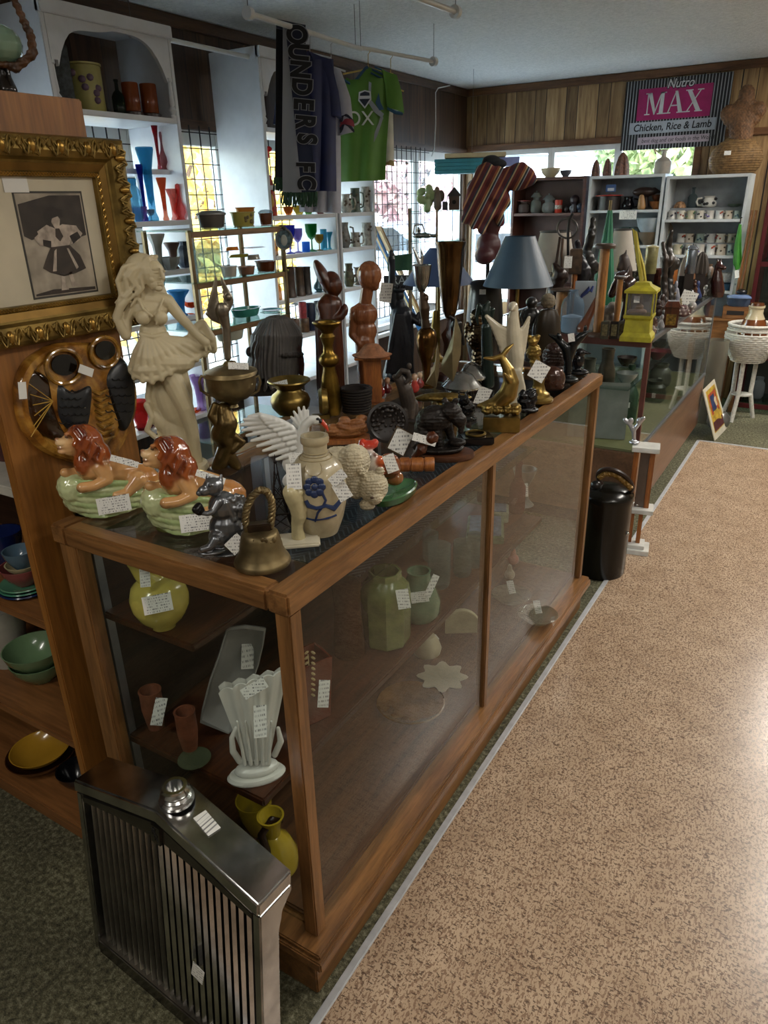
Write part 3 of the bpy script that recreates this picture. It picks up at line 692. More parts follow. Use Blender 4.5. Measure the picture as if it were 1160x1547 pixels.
# --- pewter squirrel
k = K(338, 838)
q = [('e', 322, 735, -4, 15, 13, 14), ('e', 309, 741, -8, 10, 8, 8), ('e', 301, 745, -9, 5, 5, 4.5), ('c', 314, 726, 2, 4, 313, 718, 2, 2), ('c', 333, 726, 2, 4, 334, 718, 2, 2), ('e', 318, 733, -16, 2.4, 2, 2.4)]
q += [('e', 337, 765, 4, 22, 18, 24), ('e', 343, 796, 6, 27, 22, 28), ('e', 331, 812, -6, 16, 14, 16)]
q += chain([(330, 758, -12, 6.5), (322, 772, -18, 5), (314, 776, -22, 4), (306, 775, -20, 3.6)]) + chain([(326, 815, -14, 9), (318, 826, -18, 6), (306, 830, -20, 5)])
q += [('e', 320, 832, -8, 22, 14, 5), ('e', 345, 833, 4, 26, 18, 5)]
R = random.Random(9)
for i in range(26):
    x = 352+R.uniform(-6, 18); y = 748+R.uniform(0, 22); q += chain([(x-4, y, R.uniform(-10, 14), 4), (x+4, y+18, R.uniform(-10, 14), 4.5), (x-2, y+42, R.uniform(-10, 14), 3)])
nut = lp(k, [(0, 779), (7, 778), (9, 770), (7, 763), (3, 762)], 300, -.02)
item('pewter_squirrel', 'shiny pewter squirrel holding a nut, in front of the right lion', 'figurine', k, [('squirrel', org(k, q, 1.3, 1), PEWT), ('nut', org(k, [('e', 301, 771, -18, 8, 7, 8), ('c', 300, 765, -18, 6, 296, 770, -24, 6)], 1.3), M('1c1a1a', .3, .5)), price(k, 356, 822, 26, 22, .7, -.03)])
# --- bell
k = K(397, 850)
b = lp(k, [(0, 852), (37, 853), (42, 852), (43, 847), (41, 842), (37, 838), (36, 834), (33, 829), (31.5, 820), (31, 818), (29, 810), (27, 804), (22, 800), (0, 798)], 397, n=40)
hd = MB(); pts = [(374, 802, 0), (370, 785, 0), (373, 766, 0), (381, 750, 0), (392, 740, 0), (403, 742, 0), (410, 756, 0), (411, 772, 0), (408, 797, 0)]
base = [k.p(*p) for p in pts]
def rope(path, r, n=3, turns=9, th=.5, sub=8):
    m = MB(); P = []
    for a, c in zip(path, path[1:]):
        for j in range(sub): P.append(a.lerp(c, j/sub))
    P.append(path[-1])
    for q in range(n):
        out = []
        for i, p in enumerate(P):
            d = (P[min(i+1, len(P)-1)]-P[max(i-1, 0)]).normalized(); x = d.cross(Vector((0, 1, 0)))
            x = x.normalized() if x.length > .1 else Vector((1, 0, 0)); y = d.cross(x); a = 2*pi*(turns*i/len(P)+q/n)
            out.append(p+(x*math.cos(a)+y*math.sin(a))*r*th)
        m.tube(out, r*.62, 6)
    return m
yoke = MB().box(*[v*k.s for v in (-17, 17, -9, 9)], k.p(397, 801).z, k.p(397, 789).z)
item('brass_bell', 'antique brass bell with a twisted rope handle beside the squirrel', 'bell', k, [('bell', b, OBRASS), ('handle', rope(base, 5.5*k.s), OBRASS), ('yoke', yoke.me(True, .002), BRONZE),
     ('relief', org(k, [('e', 384+j*6, 818+3*math.sin(j*2), -28+abs(j-2)*2, 3, 2, 4+j % 2) for j in range(6)], 1), OBRASS)])
# --- small iron tower
k = K(424, 794); m = MB()
def L(x, y, d=0): return k.p(x, y, d*k.s)
zt = L(414, 690)
lv = [(794, 19, 6), (775, 12, 4.5), (752, 7.5, 3.5), (735, 5, 2.6), (712, 2.4, 1.6), (696, 1, .9)]
for a, (y, w_, t) in enumerate(lv[:-1]):
    y2, w2, t2 = lv[a+1]
    for sx in (-1, 1):
        for sy in (-1, 1):
            za, zb = k.p(k.bx, y).z, k.p(k.bx, y2).z
            m.bar((sx*w_*k.s, sy*w_*k.s, za), (sx*w2*k.s, sy*w2*k.s, zb), t*.6*k.s)
            if a < 4:
                m.bar((sx*w_*k.s, sy*w_*k.s, za), (-sx*w2*k.s, sy*w2*k.s, zb), t*.25*k.s); m.bar((sx*w_*k.s, sy*w_*k.s, za), (sx*w2*k.s, -sy*w2*k.s, zb), t*.25*k.s)
for y, w_ in ((773, 14), (751, 9), (698, 2.5)): z = k.p(k.bx, y).z; m.box(-w_*k.s, w_*k.s, -w_*k.s, w_*k.s, z, z+2.4*k.s)
m.bar((0, 0, k.p(k.bx, 700).z), (0, 0, k.p(k.bx, 686).z), 1.2*k.s)
item('tower_model', 'small dark metal lattice tower model beside the bell', 'souvenir', k, [('tower', m.me(False), M('231a17', .5, .4))])
# --- onyx carving on a pale square base
k = K(452, 818)
item('onyx_carving', 'pale yellow onyx carving on a square white stone base', 'carving', k, [('base', smooth_box(-33*k.s, 31*k.s, -26*k.s, 20*k.s, 0, 7*k.s, bev=.003), M('d6cfb8', .3, 0, .1)),
     ('carving', org(k, chain([(451, 812, 0, 11), (449, 800, 0, 9), (449, 790, 0, 9.5), (452, 778, 0, 12), (450, 766, 0, 13), (444, 752, -2, 14), (440, 744, -4, 13)])+[('e', 446, 745, -2, 15, 11, 8, None, .3), ('e', 460, 768, -4, 5, 5, 8)], 1.3, 3), M('c9bd92', .25, 0, .15, 30))])
# --- stoneware jug with blue flower
k = K(487, 802)
prof = [(0, 804), (24, 804), (27, 802), (30, 795), (36, 780), (41, 760), (43, 742), (42, 722), (37, 704), (28, 692), (19, 686), (17, 682), (17.5, 670), (20.5, 667), (21, 661), (20, 657), (15, 657), (14, 662), (14, 676)]
jug = lp(k, prof, 484, n=44)
Z = [(k.p(484, y).z, r*k.s) for r, y in prof[1:16]]
def surf(x, y, out=.0006):
    p = k.p(x, y, -40*k.s); cx = k.p(484, 804).x
    for _ in range(3):
        z = p.z; r = None
        for (za, ra), (zb, rb) in zip(Z, Z[1:]):
            if min(za, zb) <= z <= max(za, zb) and zb != za: r = ra+(rb-ra)*(z-za)/(zb-za)
        r = r or 40*k.s; dx = p.x-cx; d = -math.sqrt(max(r*r-dx*dx, 0))-out; p = k.p(x, y, d)
    return p
fl = MB()
for i in range(8): a = i*pi/4; fl.ell(surf(475+11*math.cos(a), 736+11*math.sin(a)), (6*k.s, 2*k.s, 6*k.s), n=10)
fl.ell(surf(475, 736), (5*k.s, 3*k.s, 5*k.s), n=10)
fl.tube([surf(x, y) for x, y in ((487, 746), (492, 756), (488, 765), (480, 775), (476, 788))], [2.2*k.s, 2*k.s, 2*k.s, 1.8*k.s, 1.5*k.s], 6)
fl.tube([surf(x, y) for x, y in ((462, 756), (466, 764), (478, 768), (492, 764), (504, 768), (514, 756), (516, 750))], [3*k.s, 4*k.s, 3*k.s, 3*k.s, 5*k.s, 4*k.s, 2*k.s], 6)
fl.tube([surf(x, y) for x, y in ((460, 782), (475, 786), (495, 783), (508, 778))], 1.8*k.s, 6)
rings = MB()
for y, r in ((689, 24), (685, 19), (681, 17.6)): z = k.p(484, y).z; c = k.p(484, 804).x; rings.tube([(c+r*k.s*math.cos(i*pi/12), r*k.s*math.sin(i*pi/12), z) for i in range(25)], 1.2*k.s, 6)
seal = MB().tube([surf(474+13*math.cos(i*pi/10), 708+11*math.sin(i*pi/10)) for i in range(21)], 1.1*k.s, 6)
item('stoneware_jug', 'grey-tan stoneware jug with a painted blue flower', 'jug', k, [('jug', jug, M('b5a888', .3, 0, .18, 25, coat=.4)), ('painted_flower', fl, M('26375e', .3)), ('neck_ring', rings, M('a39573', .35)), ('seal', seal, M('a39573', .35)),
     price(k, 510, 722, 25, 15, .65, -.058), price(k, 517, 742, 20, 26, .5, -.056), price(k, 444, 720, 21, 36, 0, -.05)])
# --- swan
k = K(452, 742)
sw = [('e', 450, 700, 6, 24, 17, 20), ('e', 446, 726, 6, 20, 16, 14)] + chain([(452, 692, 2, 11), (453, 672, 0, 9), (455, 655, -2, 7.5), (461, 642, -4, 6.5), (470, 634, -5, 6.5), (478, 634, -6, 6.5)]) + [('e', 477, 635, -6, 8, 6.5, 6.5), ('e', 448, 735, 0, 16, 14, 8)]
wing = []
lead = [(460, 682), (456, 668), (449, 656), (438, 645), (425, 638), (412, 633), (400, 630)]
tips = [(418, 694), (408, 688), (398, 681), (389, 674), (380, 666), (373, 658), (367, 650), (364, 642), (369, 634), (376, 629), (385, 627)]
for i, (tx, ty) in enumerate(tips):
    u = i/(len(tips)-1)*(len(lead)-1); a = int(min(u, len(lead)-2)); f_ = u-a; lx_ = lead[a][0]*(1-f_)+lead[a+1][0]*f_; ly_ = lead[a][1]*(1-f_)+lead[a+1][1]*f_
    wing += chain([(lx_, ly_, 0, 4.5), ((lx_+tx)/2, (ly_+ty)/2-1, -2+i*.3, 4.6), (tx, ty, -1+i*.4, 2.4)])
    wing += chain([(lx_, ly_, -3, 4), (lx_*.65+tx*.35, ly_*.65+ty*.35, -5, 3.6)])
wing += chain([(x, y, -1, 5) for x, y in lead])
w2 = []
for tx, ty in ((443, 640), (440, 630), (444, 622), (451, 616), (459, 615), (465, 620)): w2 += chain([(462, 660, 16, 5), ((462+tx)/2, (655+ty)/2, 18, 4), (tx, ty, 18, 2)])
WP = M('d8d8d2', .3, 0, .06)
item('porcelain_swan', 'white porcelain swan with raised spread wings behind the jug', 'figurine', k, [('body', org(k, sw, 1.3, 3), WP), ('wing', org(k, wing, 1.1, 0), WP), ('wing', org(k, w2, 1.2, 0), WP),
     ('mask', org(k, [('e', 484, 636, -8, 3.6, 5, 3.6), ('e', 480, 633, -11, 3, 3, 2)], .9), M('111114', .3)), ('beak', org(k, chain([(486, 637, -8, 3.8), (492, 644, -10, 3), (495, 650, -11, 1.6)]), .9), M('c4452a', .3)), price(k, 452, 690, 30, 12, .2, -.02)])
# --- woolly cream animal
k = K(545, 770)
wl = [('e', 512, 712, 14, 34, 28, 38), ('e', 532, 700, 4, 26, 24, 30, None, -.5), ('e', 538, 728, 2, 20, 20, 26), ('e', 563, 735, -12, 23, 18, 24), ('e', 566, 750, -22, 12, 10, 12), ('e', 545, 712, -18, 6, 4, 8, None, .6), ('e', 574, 712, -14, 7, 4, 7, None, -.4), ('e', 555, 762, -14, 12, 10, 8)]
item('woolly_figurine', 'cream curly textured animal figurine with its head down beside the jug', 'figurine', k, [('animal', org(k, wl, 1.15, 1, nz(k.s, 1.25, 1.1)), M('cfc3a6', .7, 0, .2, 40)), ('nose', org(k, [('e', 562, 752, -32, 3, 2, 2)], .8), M('4a3528', .6))])
# --- green dish with hens
k = K(597, 752)
dish = MB().lathe([(0, 0), (40*k.s, 0), (48*k.s, 3*k.s), (52*k.s, 13*k.s), (48*k.s, 15*k.s), (43*k.s, 11*k.s), (0, 9*k.s)], (0, 0), sy=.5).me(); 
dish.transform(Matrix.Rotation(math.atan2(k.h.y, k.rx.y), 4, 'Z'))
hen = [('e', 560, 700, -8, 17, 14, 18, 'c9beb0'), ('e', 558, 690, -16, 11, 7, 11, 'e6e0d6'), ('e', 557, 690, -22, 4.5, 3, 4.5, '1a1414'), ('e', 566, 687, -20, 3, 2, 3, '7c2a18'), ('e', 556, 672, -8, 15, 11, 7, 'b8321c'), ('e', 548, 668, -8, 6, 8, 5, 'c23a22'), ('e', 566, 668, -8, 6, 8, 5, 'c23a22'), ('e', 573, 696, -14, 8, 8, 8, 'c4561f'), ('e', 588, 704, -4, 18, 15, 20, '7a4326'), ('e', 575, 712, -16, 6, 6, 8, 'c24a1c'), ('e', 596, 722, 0, 14, 12, 12, '8c5a2e')]
item('hen_dish', 'green oval ceramic dish with a painted hen and red comb on top', 'dish', k, [('dish', dish, M('3f6a42', .15, 0, .2, 20, coat=.5)), ('hen', org(k, hen, 1.2, 1), ATTR), price(k, 590, 700, 17, 26, .35, -.06)])
# --- gavel
k = K(630, 712); m = MB(); c0 = k.p(604, 699); R90 = Matrix.Rotation(pi/2, 4, 'Y')
pr = [(0, 0), (10, 0), (11, 2), (11, 14), (9.5, 15), (9.5, 17), (11, 18), (11, 34), (9.5, 35), (9.5, 37), (11, 38), (11, 50), (10, 52), (0, 52)]
hh = MB().lathe([(r*k.s, z*k.s) for r, z in pr], (0, 0), M4=Matrix.Translation((-26*k.s, 0, 11*k.s)) @ R90)
hn = MB().lathe([(r*k.s, z*k.s) for r, z in ((0, 0), (4, 0), (5, 8), (7, 14), (9, 18), (7, 24), (4, 27), (5, 32), (9, 36), (10, 44), (6, 50), (0, 51))], (0, 0), M4=Matrix.Translation((-6*k.s, 6*k.s, 20*k.s)) @ Matrix.Rotation(.75, 4, 'Y'))
item('wooden_gavel', 'turned brown wooden gavel lying on the case edge beside the hen dish', 'gavel', k, [('head', hh, MWOOD), ('handle', hn, DWOOD), price(k, 641, 664, 36, 12, -.3, .0)])
# ------------------------------------------------------------------ middle and rear of the oak showcase top
def simple(name, label, cat, k, prims, mat, vox=1.3, smooth=2, dis=None, extra=(), part='body', group=None):
    return item(name, label, cat, k, [(part, org(k, prims, vox, smooth, dis), mat)]+list(extra), group)
# winged trophy cup
k = K(338, 712); lid = lp(k, [(0, 545), (8, 546), (11, 551), (22, 554), (37, 560), (38, 563), (0, 563)], 347)
bowl = lp(k, [(37, 563), (38, 566), (36, 569), (36, 580), (33, 592), (24, 601), (10, 606), (6, 611), (8, 615), (0, 617)], 347, n=36)
fig = chain([(338, 618, 0, 8), (342, 640, -4, 12), (336, 655, 0, 13), (344, 672, 2, 10), (336, 692, 0, 9), (330, 706, 0, 8)])+chain([(330, 640, -4, 6), (320, 628, -2, 5), (325, 612, 0, 4)])+chain([(348, 655, 0, 5), (366, 668, -4, 4), (352, 680, -6, 4)])+chain([(348, 690, 0, 7), (357, 704, 0, 6)])+[('e', 338, 626, -6, 8, 8, 9)]
wg = chain([(344, 540, 0, 5), (343, 515, 0, 5.5), (342, 495, 0, 6), (338, 480, 0, 8)])+[('e', 336, 470, -3, 9, 6, 12), ('e', 345, 449, 0, 3.5, 3.5, 4.5)]
for i in range(9):
    a = i/8; tx = 310+4*math.sin(a*3)+a*16; ty = 478-62*a; wg += chain([(332+a*3, 486-10*a, 2, 3.5), (322-7*math.sin(a*3)+4*a, 482-32*a, 3, 3.2), (312+14*a, 474-54*a, 2, 2)])
for i in range(6):
    a = i/5; wg += chain([(340, 478-6*a, 3, 3), (346+4*math.sin(a*3), 465-20*a, 4, 2.6), (338-4*a, 455-36*a, 3, 1.6)])
hdl = MB()
for sx in (-1, 1):
    hdl.tube([k.p(347+sx*x, y) for x, y in ((35, 572), (43, 568), (46, 577), (43, 590), (34, 596), (24, 598))], 2.2*k.s, 8)
item('winged_trophy', 'tall antique lidded trophy cup with a winged figure on its lid', 'trophy', k, [('bowl', bowl, OBRASS), ('lid', lid, OBRASS), ('winged_figure', org(k, wg, 1.2, 1), M('9a9080', .3, .85, .3, 20)), ('stem_figure', org(k, [q[:4]+(q[4]*1.35,)+q[5:8]+(q[8]*1.35,) if q[0] == 'c' else q for q in fig], 1.4, 1), M('6a5630', .35, .8, .4, 20)), ('handle', hdl, OBRASS), ('foot', lp(k, [(0, 716), (26, 716), (26, 711), (16, 706), (0, 705)], 334), BRONZE), price(k, 360, 553, 28, 12, -.1, -.03, .9)])
# long-haired bust from behind
k = K(405, 592); GH = '5c5956'
R = random.Random(2); b = [('e', 420, 512, 0, 36, 34, 34, GH), ('e', 412, 545, 4, 36, 30, 36, GH), ('e', 392, 530, -14, 14, 16, 20, '3a302a'), ('e', 377, 532, -16, 5, 5, 7, '3a302a'), ('e', 404, 590, 0, 50, 28, 26, '2c221c')]
for i in range(40):
    a = -1.5+3*i/39; x = 418+36*math.sin(a); d = -34*math.cos(a)*1.0
    b += chain([(420+16*math.sin(a), 484, d*.55, 2.6), (x, 508, d, 3), (x-2, 535, d*1.03, 3), (x-8+R.uniform(-3, 3), 575+R.uniform(-8, 14), d*.95, 2.4)], GH if i % 2 else '74706c')
b += chain([(383, 520, -14, 3.4), (400, 527, -31, 3.4), (430, 537, -36, 3.4), (456, 535, -20, 3.4)], '302a26')+chain([(450, 525, -20, 4), (456, 550, -14, 4), (455, 570, -12, 3)], '4f2a20')
c0 = k.p(420, 520)
def hair(co):
    a = np.arctan2(co[:, 0]-c0.x, -(co[:, 1])); return k.s*.8*np.sin(a*46+3*np.sin(co[:, 2]/k.s*.05)+2*np.sin(a*9))*(co[:, 2] > k.p(420, 585).z)
simple('long_haired_bust', 'dark bust seen from behind with long straight grey hair and headband', 'bust', k, b, ATTRM, 1.2, 1, hair, part='bust')
# spittoon
k = K(440, 624)
sp = lp(k, [(0, 624), (20, 624), (28, 614), (30, 604), (27, 596), (19, 590), (18, 587), (26, 580), (32, 575), (31, 573), (24, 579), (16, 587), (0, 588)], 440, n=40)
item('brass_spittoon', 'wide-rimmed brass spittoon behind the white swan', 'spittoon', k, [('vessel', sp, BRASS), price(k, 422, 580, 24, 10, .2, -.02, 1.0)])
# candlestick
k = K(503, 625)
cs = lp(k, [(0, 628), (14, 627), (15, 620), (16, 608), (15, 592), (12, 570), (9, 558), (9, 553), (14, 548), (15, 542), (12, 536), (8, 532), (7, 522), (9, 515), (11, 508), (8, 503), (10, 499), (19, 490), (21, 487), (20, 485), (13, 486), (10, 492), (0, 493)], 501, n=36, flute=.02, fn=16)
item('brass_candlestick', 'tall turned brass candlestick in front of the praying wooden woman', 'candlestick', k, [('candlestick', cs, M('87692a', .34, .95, .35, 20))])
# brass gong lamp part beside it
k = K(482, 632)
m = MB().lathe([(0, 0), (17*k.s, 1*k.s), (21*k.s, 6*k.s), (18*k.s, 14*k.s), (0, 16*k.s)], (0, 0), M4=Matrix.Translation((0, 0, 26*k.s)) @ Matrix.Rotation(pi/2, 4, 'Y'))
m.box(-10*k.s, 16*k.s, -6*k.s, 6*k.s, 0, 6*k.s)
item('brass_gong', 'small round brass gong in a stand left of the candlestick', 'ornament', k, [('gong', m.me(), BRASS)])
# praying woman
k = K(500, 600)
pw = [('e', 504, 432, 0, 13, 12, 15), ('e', 513, 433, -3, 4, 4, 5), ('e', 500, 428, 4, 15, 13, 17)]+chain([(503, 445, 2, 8), (499, 462, 2, 17)])+chain([(499, 462, 2, 18), (496, 490, 0, 20), (498, 530, 0, 21), (500, 597, 0, 22)])+chain([(487, 462, -6, 9), (492, 486, -10, 8), (515, 478, -12, 6), (521, 468, -12, 4)])+[('e', 521, 468, -10, 5, 4, 9)]
halo = org(k, [('e', 490, 421, 6, 9, 20, 29, None, .45)], 1.2)
item('praying_woman_carving', 'dark polished wooden carving of a praying woman with a disc halo', 'carving', k, [('figure', org(k, pw, 1.4, 2), DWOOD), ('halo', halo, DWOOD)])
# tan bust
k = K(560, 592)
tb = [('e', 558, 416, 0, 18, 18, 20), ('e', 566, 422, -4, 8, 8, 12), ('e', 571, 424, -6, 4, 3, 4), ('e', 566, 434, -4, 6, 6, 5)]+chain([(556, 430, 2, 9), (552, 455, 2, 9)])+[('e', 550, 475, 2, 20, 14, 18), ('e', 552, 500, 2, 17, 13, 18)]+chain([(535, 470, 2, 7), (532, 505, 2, 6), (545, 520, -8, 5)])+[('c', 551, 515, 2, 15, 556, 588, 2, 14)]
simple('wooden_bust', 'smooth light brown wooden bust of a bald person looking right', 'bust', k, tb, wood('6a3a22', '8f5a38', .25, 'z', 1.5), 1.4, 2, part='bust')
# liberty statue
k = K(606, 572); lb = [('e', 591, 384, 0, 4, 4, 6)]+chain([(591, 392, 0, 5.5), (592, 400, 0, 4.5), (592, 425, 0, 5), (594, 455, 0, 7), (600, 470, 0, 8)])+[('e', 603, 447, 0, 7, 7, 9), ('e', 603, 438, 0, 10, 9, 3)]+chain([(604, 460, 0, 9), (606, 478, 0, 17), (607, 510, 0, 19), (604, 545, 0, 21), (602, 566, 0, 24)])+chain([(620, 478, -2, 7), (632, 486, -8, 6)])+[('e', 634, 482, -8, 7, 4, 11)]
for i in range(12): x = 590+i*3; lb += chain([(598+i, 475, -15, 2), (x+4*math.sin(i), 520, -19, 2.6), (x-6+i*.6, 562, -22, 2.6)])
for i in range(7): a = (i-3)*.45; lb += chain([(603+7*math.sin(a), 437, -5*math.cos(a), 1.5), (603+13*math.sin(a), 428+2*abs(a), -9*math.cos(a), .8)])
item('torch_statue', 'dark statue of a robed crowned figure raising a torch', 'statue', k, [('figure', org(k, lb, 1.2, 0), M('23262e', .35, .3, .3, 20)), price(k, 583, 442, 17, 27, -.15, -.05)])
# carved reclining plaque, basket, pedestal with straw hat
k = K(525, 668)
cp = [('e', 526, 650, 0, 34, 16, 12, None, .12), ('e', 503, 650, -8, 12, 8, 10), ('e', 538, 640, -8, 14, 7, 8), ('e', 520, 636, -8, 9, 7, 7), ('e', 546, 632, -2, 9, 7, 6)]+chain([(512, 642, -12, 4), (530, 650, -14, 4), (550, 644, -12, 4)])
item('reclining_carving', 'light brown wooden relief carving of a reclining figure, behind the woolly animal', 'carving', k, [('carving', org(k, cp, 1.2, 1, nz(k.s, .9, .6)), wood('74431f', '9c6433', .5, 'x', 3)), ('base', MB().box(-36*k.s, 34*k.s, -14*k.s, 14*k.s, 0, 9*k.s).me(True, .003), MWOOD)])
k = K(539, 622)
bk = MB()
for i in range(9):
    z = i*4.2*k.s; bk.tube([((19+i*.35+1.2*(j % 2 if i % 2 else 1-j % 2))*k.s*math.cos(j*pi/14), (19+i*.35)*k.s*math.sin(j*pi/14), z+2*k.s) for j in range(29)], 2.3*k.s, 6)
bk.lathe([(0, 0), (18*k.s, 0), (20*k.s, 36*k.s), (17*k.s, 36*k.s), (16*k.s, 3*k.s), (0, 3*k.s)], (0, 0))
item('black_basket', 'small round black woven basket in front of the wooden pedestal', 'basket', k, [('basket', bk, M('1c1512', .5))])
k = K(564, 608)
z1_, z0_ = k.p(564, 540).z, 0
item('wooden_pedestal', 'small square wooden pedestal beneath a straw hat', 'pedestal', k, [('column', smooth_box(-13*k.s, 13*k.s, -12*k.s, 12*k.s, .004, z1_), MWOOD), ('top_plate', smooth_box(-26*k.s, 26*k.s, -22*k.s, 22*k.s, z1_, z1_+3*k.s, bev=.002), MWOOD), ('foot', smooth_box(-17*k.s, 17*k.s, -15*k.s, 15*k.s, 0, .004, bev=.001), MWOOD)])
kk = K(P=k.P+Vector((0, 0, z1_+3*k.s))); kk.bx = 564
hat = MB().lathe([(0, .0), (28*k.s, .0), (29*k.s, 1.5*k.s), (20*k.s, 4*k.s), (16*k.s, 10*k.s), (10*k.s, 16*k.s), (0, 18*k.s)], (0, 0), flute=.03, fn=22)
item('straw_hat', 'coarse tan straw hat on the wooden pedestal', 'hat', kk, [('hat', hat, M('9a6644', .8, 0, .3, 60, .5, 200))])
# ornate plate and ram
k = K(586, 668)
pr = MB().lathe([(0, 0), (24*k.s, 0), (29*k.s, 1.5*k.s), (31*k.s, 5*k.s), (27*k.s, 6*k.s), (23*k.s, 3*k.s), (0, 4*k.s)], (0, 0), n=40, M4=Matrix.Translation((0, 0, 31*k.s)) @ Matrix.Rotation(1.35, 4, 'X'))
orn = org(k, [('e', 586+r*math.cos(a), 636+r*1.0*math.sin(a), -4, 3+1.5*math.sin(a*3), 3, 3) for r in (8, 16, 23) for a in np.linspace(0, 6.0, int(r*.9))], 1.1, 1)
item('relief_plate', 'dark round plate with carved relief standing upright in front of the ram', 'plate', k, [('plate', pr, M('221b17', .4)), ('relief', orn, M('2a211c', .45))])
k = K(616, 634); HR = 'horn'
rm = chain([(618, 622, 0, 9), (616, 604, 0, 12), (612, 588, -2, 11), (604, 574, -4, 8), (597, 570, -6, 5)])+chain([(600, 568, -10, 3.6), (607, 560, -12, 4), (616, 562, -13, 4), (619, 572, -14, 3.6), (613, 578, -15, 3)])+chain([(612, 620, -6, 5), (612, 632, -6, 4.5)])+chain([(622, 620, -4, 5), (622, 632, -4, 4.5)])+chain([(624, 610, 8, 8), (628, 630, 8, 5)])+[('e', 618, 553, -2, 4, 3, 5)]
simple('ram_figurine', 'grey-brown ram figurine with curled horns behind the round plate', 'figurine', k, rm, M('4b4038', .5, .1, .35, 20), 1.1, 1, extra=[('base', smooth_box(-15*k.s, 15*k.s, -14*k.s, 14*k.s, -.0, 3*k.s, bev=.002), M('2a221d', .5))])
# bronze animal on oval base
k = K(671, 690)
bs_ = MB().lathe([(0, 0), (44*k.s, 0), (46*k.s, 3*k.s), (44*k.s, 9*k.s), (0, 10*k.s)], (0, 0), n=44, sy=.66)
an = [('e', 655, 634, 0, 28, 20, 22, None, .25), ('e', 642, 648, 2, 17, 18, 20), ('e', 680, 622, -4, 17, 14, 14), ('e', 693, 634, -8, 11, 10, 12, None, .8)]+chain([(690, 620, -4, 7), (697, 640, -8, 6), (696, 652, -10, 4)])+chain([(640, 655, -8, 10), (636, 672, -10, 7)])+chain([(660, 650, -10, 7), (664, 672, -14, 5)])+chain([(675, 640, 8, 8), (684, 668, 4, 5)])+chain([(648, 660, 12, 8), (650, 674, 12, 6)])+[('e', 672, 606, 4, 5, 3, 6), ('e', 688, 606, -4, 5, 3, 5), ('e', 662, 676, 0, 40, 26, 6), ('e', 690, 668, -6, 14, 12, 6)]
item('bronze_bear', 'dark bronze animal with a humped back, head lowered, on an oval wooden base', 'figurine', k, [('animal', org(k, an, 1.4, 1, nz(k.s, 1.1, .5)), DBRZ), ('base', bs_, wood('2e190f', '5a3620', .35, 'x'))])
# tilted card frame
k = K(605, 690); cx_, cz_ = 0, 22*k.s
cm = MB().box(-13*k.s, 13*k.s, -.002, .002, -17*k.s, 17*k.s, Matrix.Translation((0, 0, 24*k.s)) @ Matrix.Rotation(.5, 4, 'Y') @ Matrix.Rotation(-.35, 4, 'X'))
cf = MB().box(-15*k.s, 15*k.s, .0022, .006, -19*k.s, 19*k.s, Matrix.Translation((0, 0, 24*k.s)) @ Matrix.Rotation(.5, 4, 'Y') @ Matrix.Rotation(-.35, 4, 'X'))
item('price_card', 'tilted framed price card propped between hens and gavel', 'card', k, [('card', cm.me(False), tagmat()), ('frame', cf.me(True, .001), M('54422a', .4, .5))])
# brass sailboat
k = K(668, 622)
hull = [('e', 671, 600, 0, 42, 13, 7), ('e', 640, 602, 0, 14, 9, 5), ('c', 668, 608, 0, 8, 668, 621, 0, 12)]
def sail(k, pts, d0, belly, mat):
    P = [k.p(x, y, d0*k.s) for x, y in pts]; c = sum(P, Vector())/len(P); m = MB(); v = [c+Vector((0, belly*k.s, 0))]+P; n_ = len(P)
    f = [(0, 1+i, 1+(i+1) % n_) for i in range(n_)]; th = Vector((0, 1.5*k.s, 0)); v2 = [q+th for q in v]; m.add(v+v2, f+[(a+n_+1, c_+n_+1, b_+n_+1) for a, b_, c_ in f]+[(1+i, 1+(i+1) % n_, 1+(i+1) % n_+n_+1, 1+i+n_+1) for i in range(n_)])
    return m
item('brass_sailboat', 'brass sailing boat ornament with two curved pointed sails', 'ornament', k, [('hull', org(k, hull, 1.3, 2, nz(k.s, .6, .5)), BRASS),
   ('sail', sail(k, [(661, 517), (664, 540), (663, 565), (659, 586), (643, 579), (650, 565), (657, 545)], -2, -8, BRASS), M('8f7f5e', .5, .6, .3, 15)), ('sail', sail(k, [(688, 478), (697, 505), (696, 535), (690, 560), (684, 577), (665, 560), (668, 545), (677, 525), (684, 505)], 2, -10, BRASS), M('857858', .5, .6, .3, 15))])
# silver domes behind
for i, (x, y, w_, h_, lab) in enumerate(((712, 585, 17, 22, 'tall silver domed dish behind the brass sailboat'), (697, 603, 23, 26, 'low silver domed dish on a black foot behind the brass sailboat'))):
    k = K(x, y); item('domed_dish', lab, 'dish', k, [('dome', lp(k, [(w_+6, y-h_+8), (w_+7, y-h_+5), (w_, y-h_-2), (w_*.7, y-h_-11), (w_*.3, y-h_-15), (0, y-h_-17)], x), SILV), ('foot', lp(k, [(0, y), (w_*.8, y), (w_*.9, y-4), (w_*.7, y-h_+8), (0, y-h_+8)], x), BLACKG)])
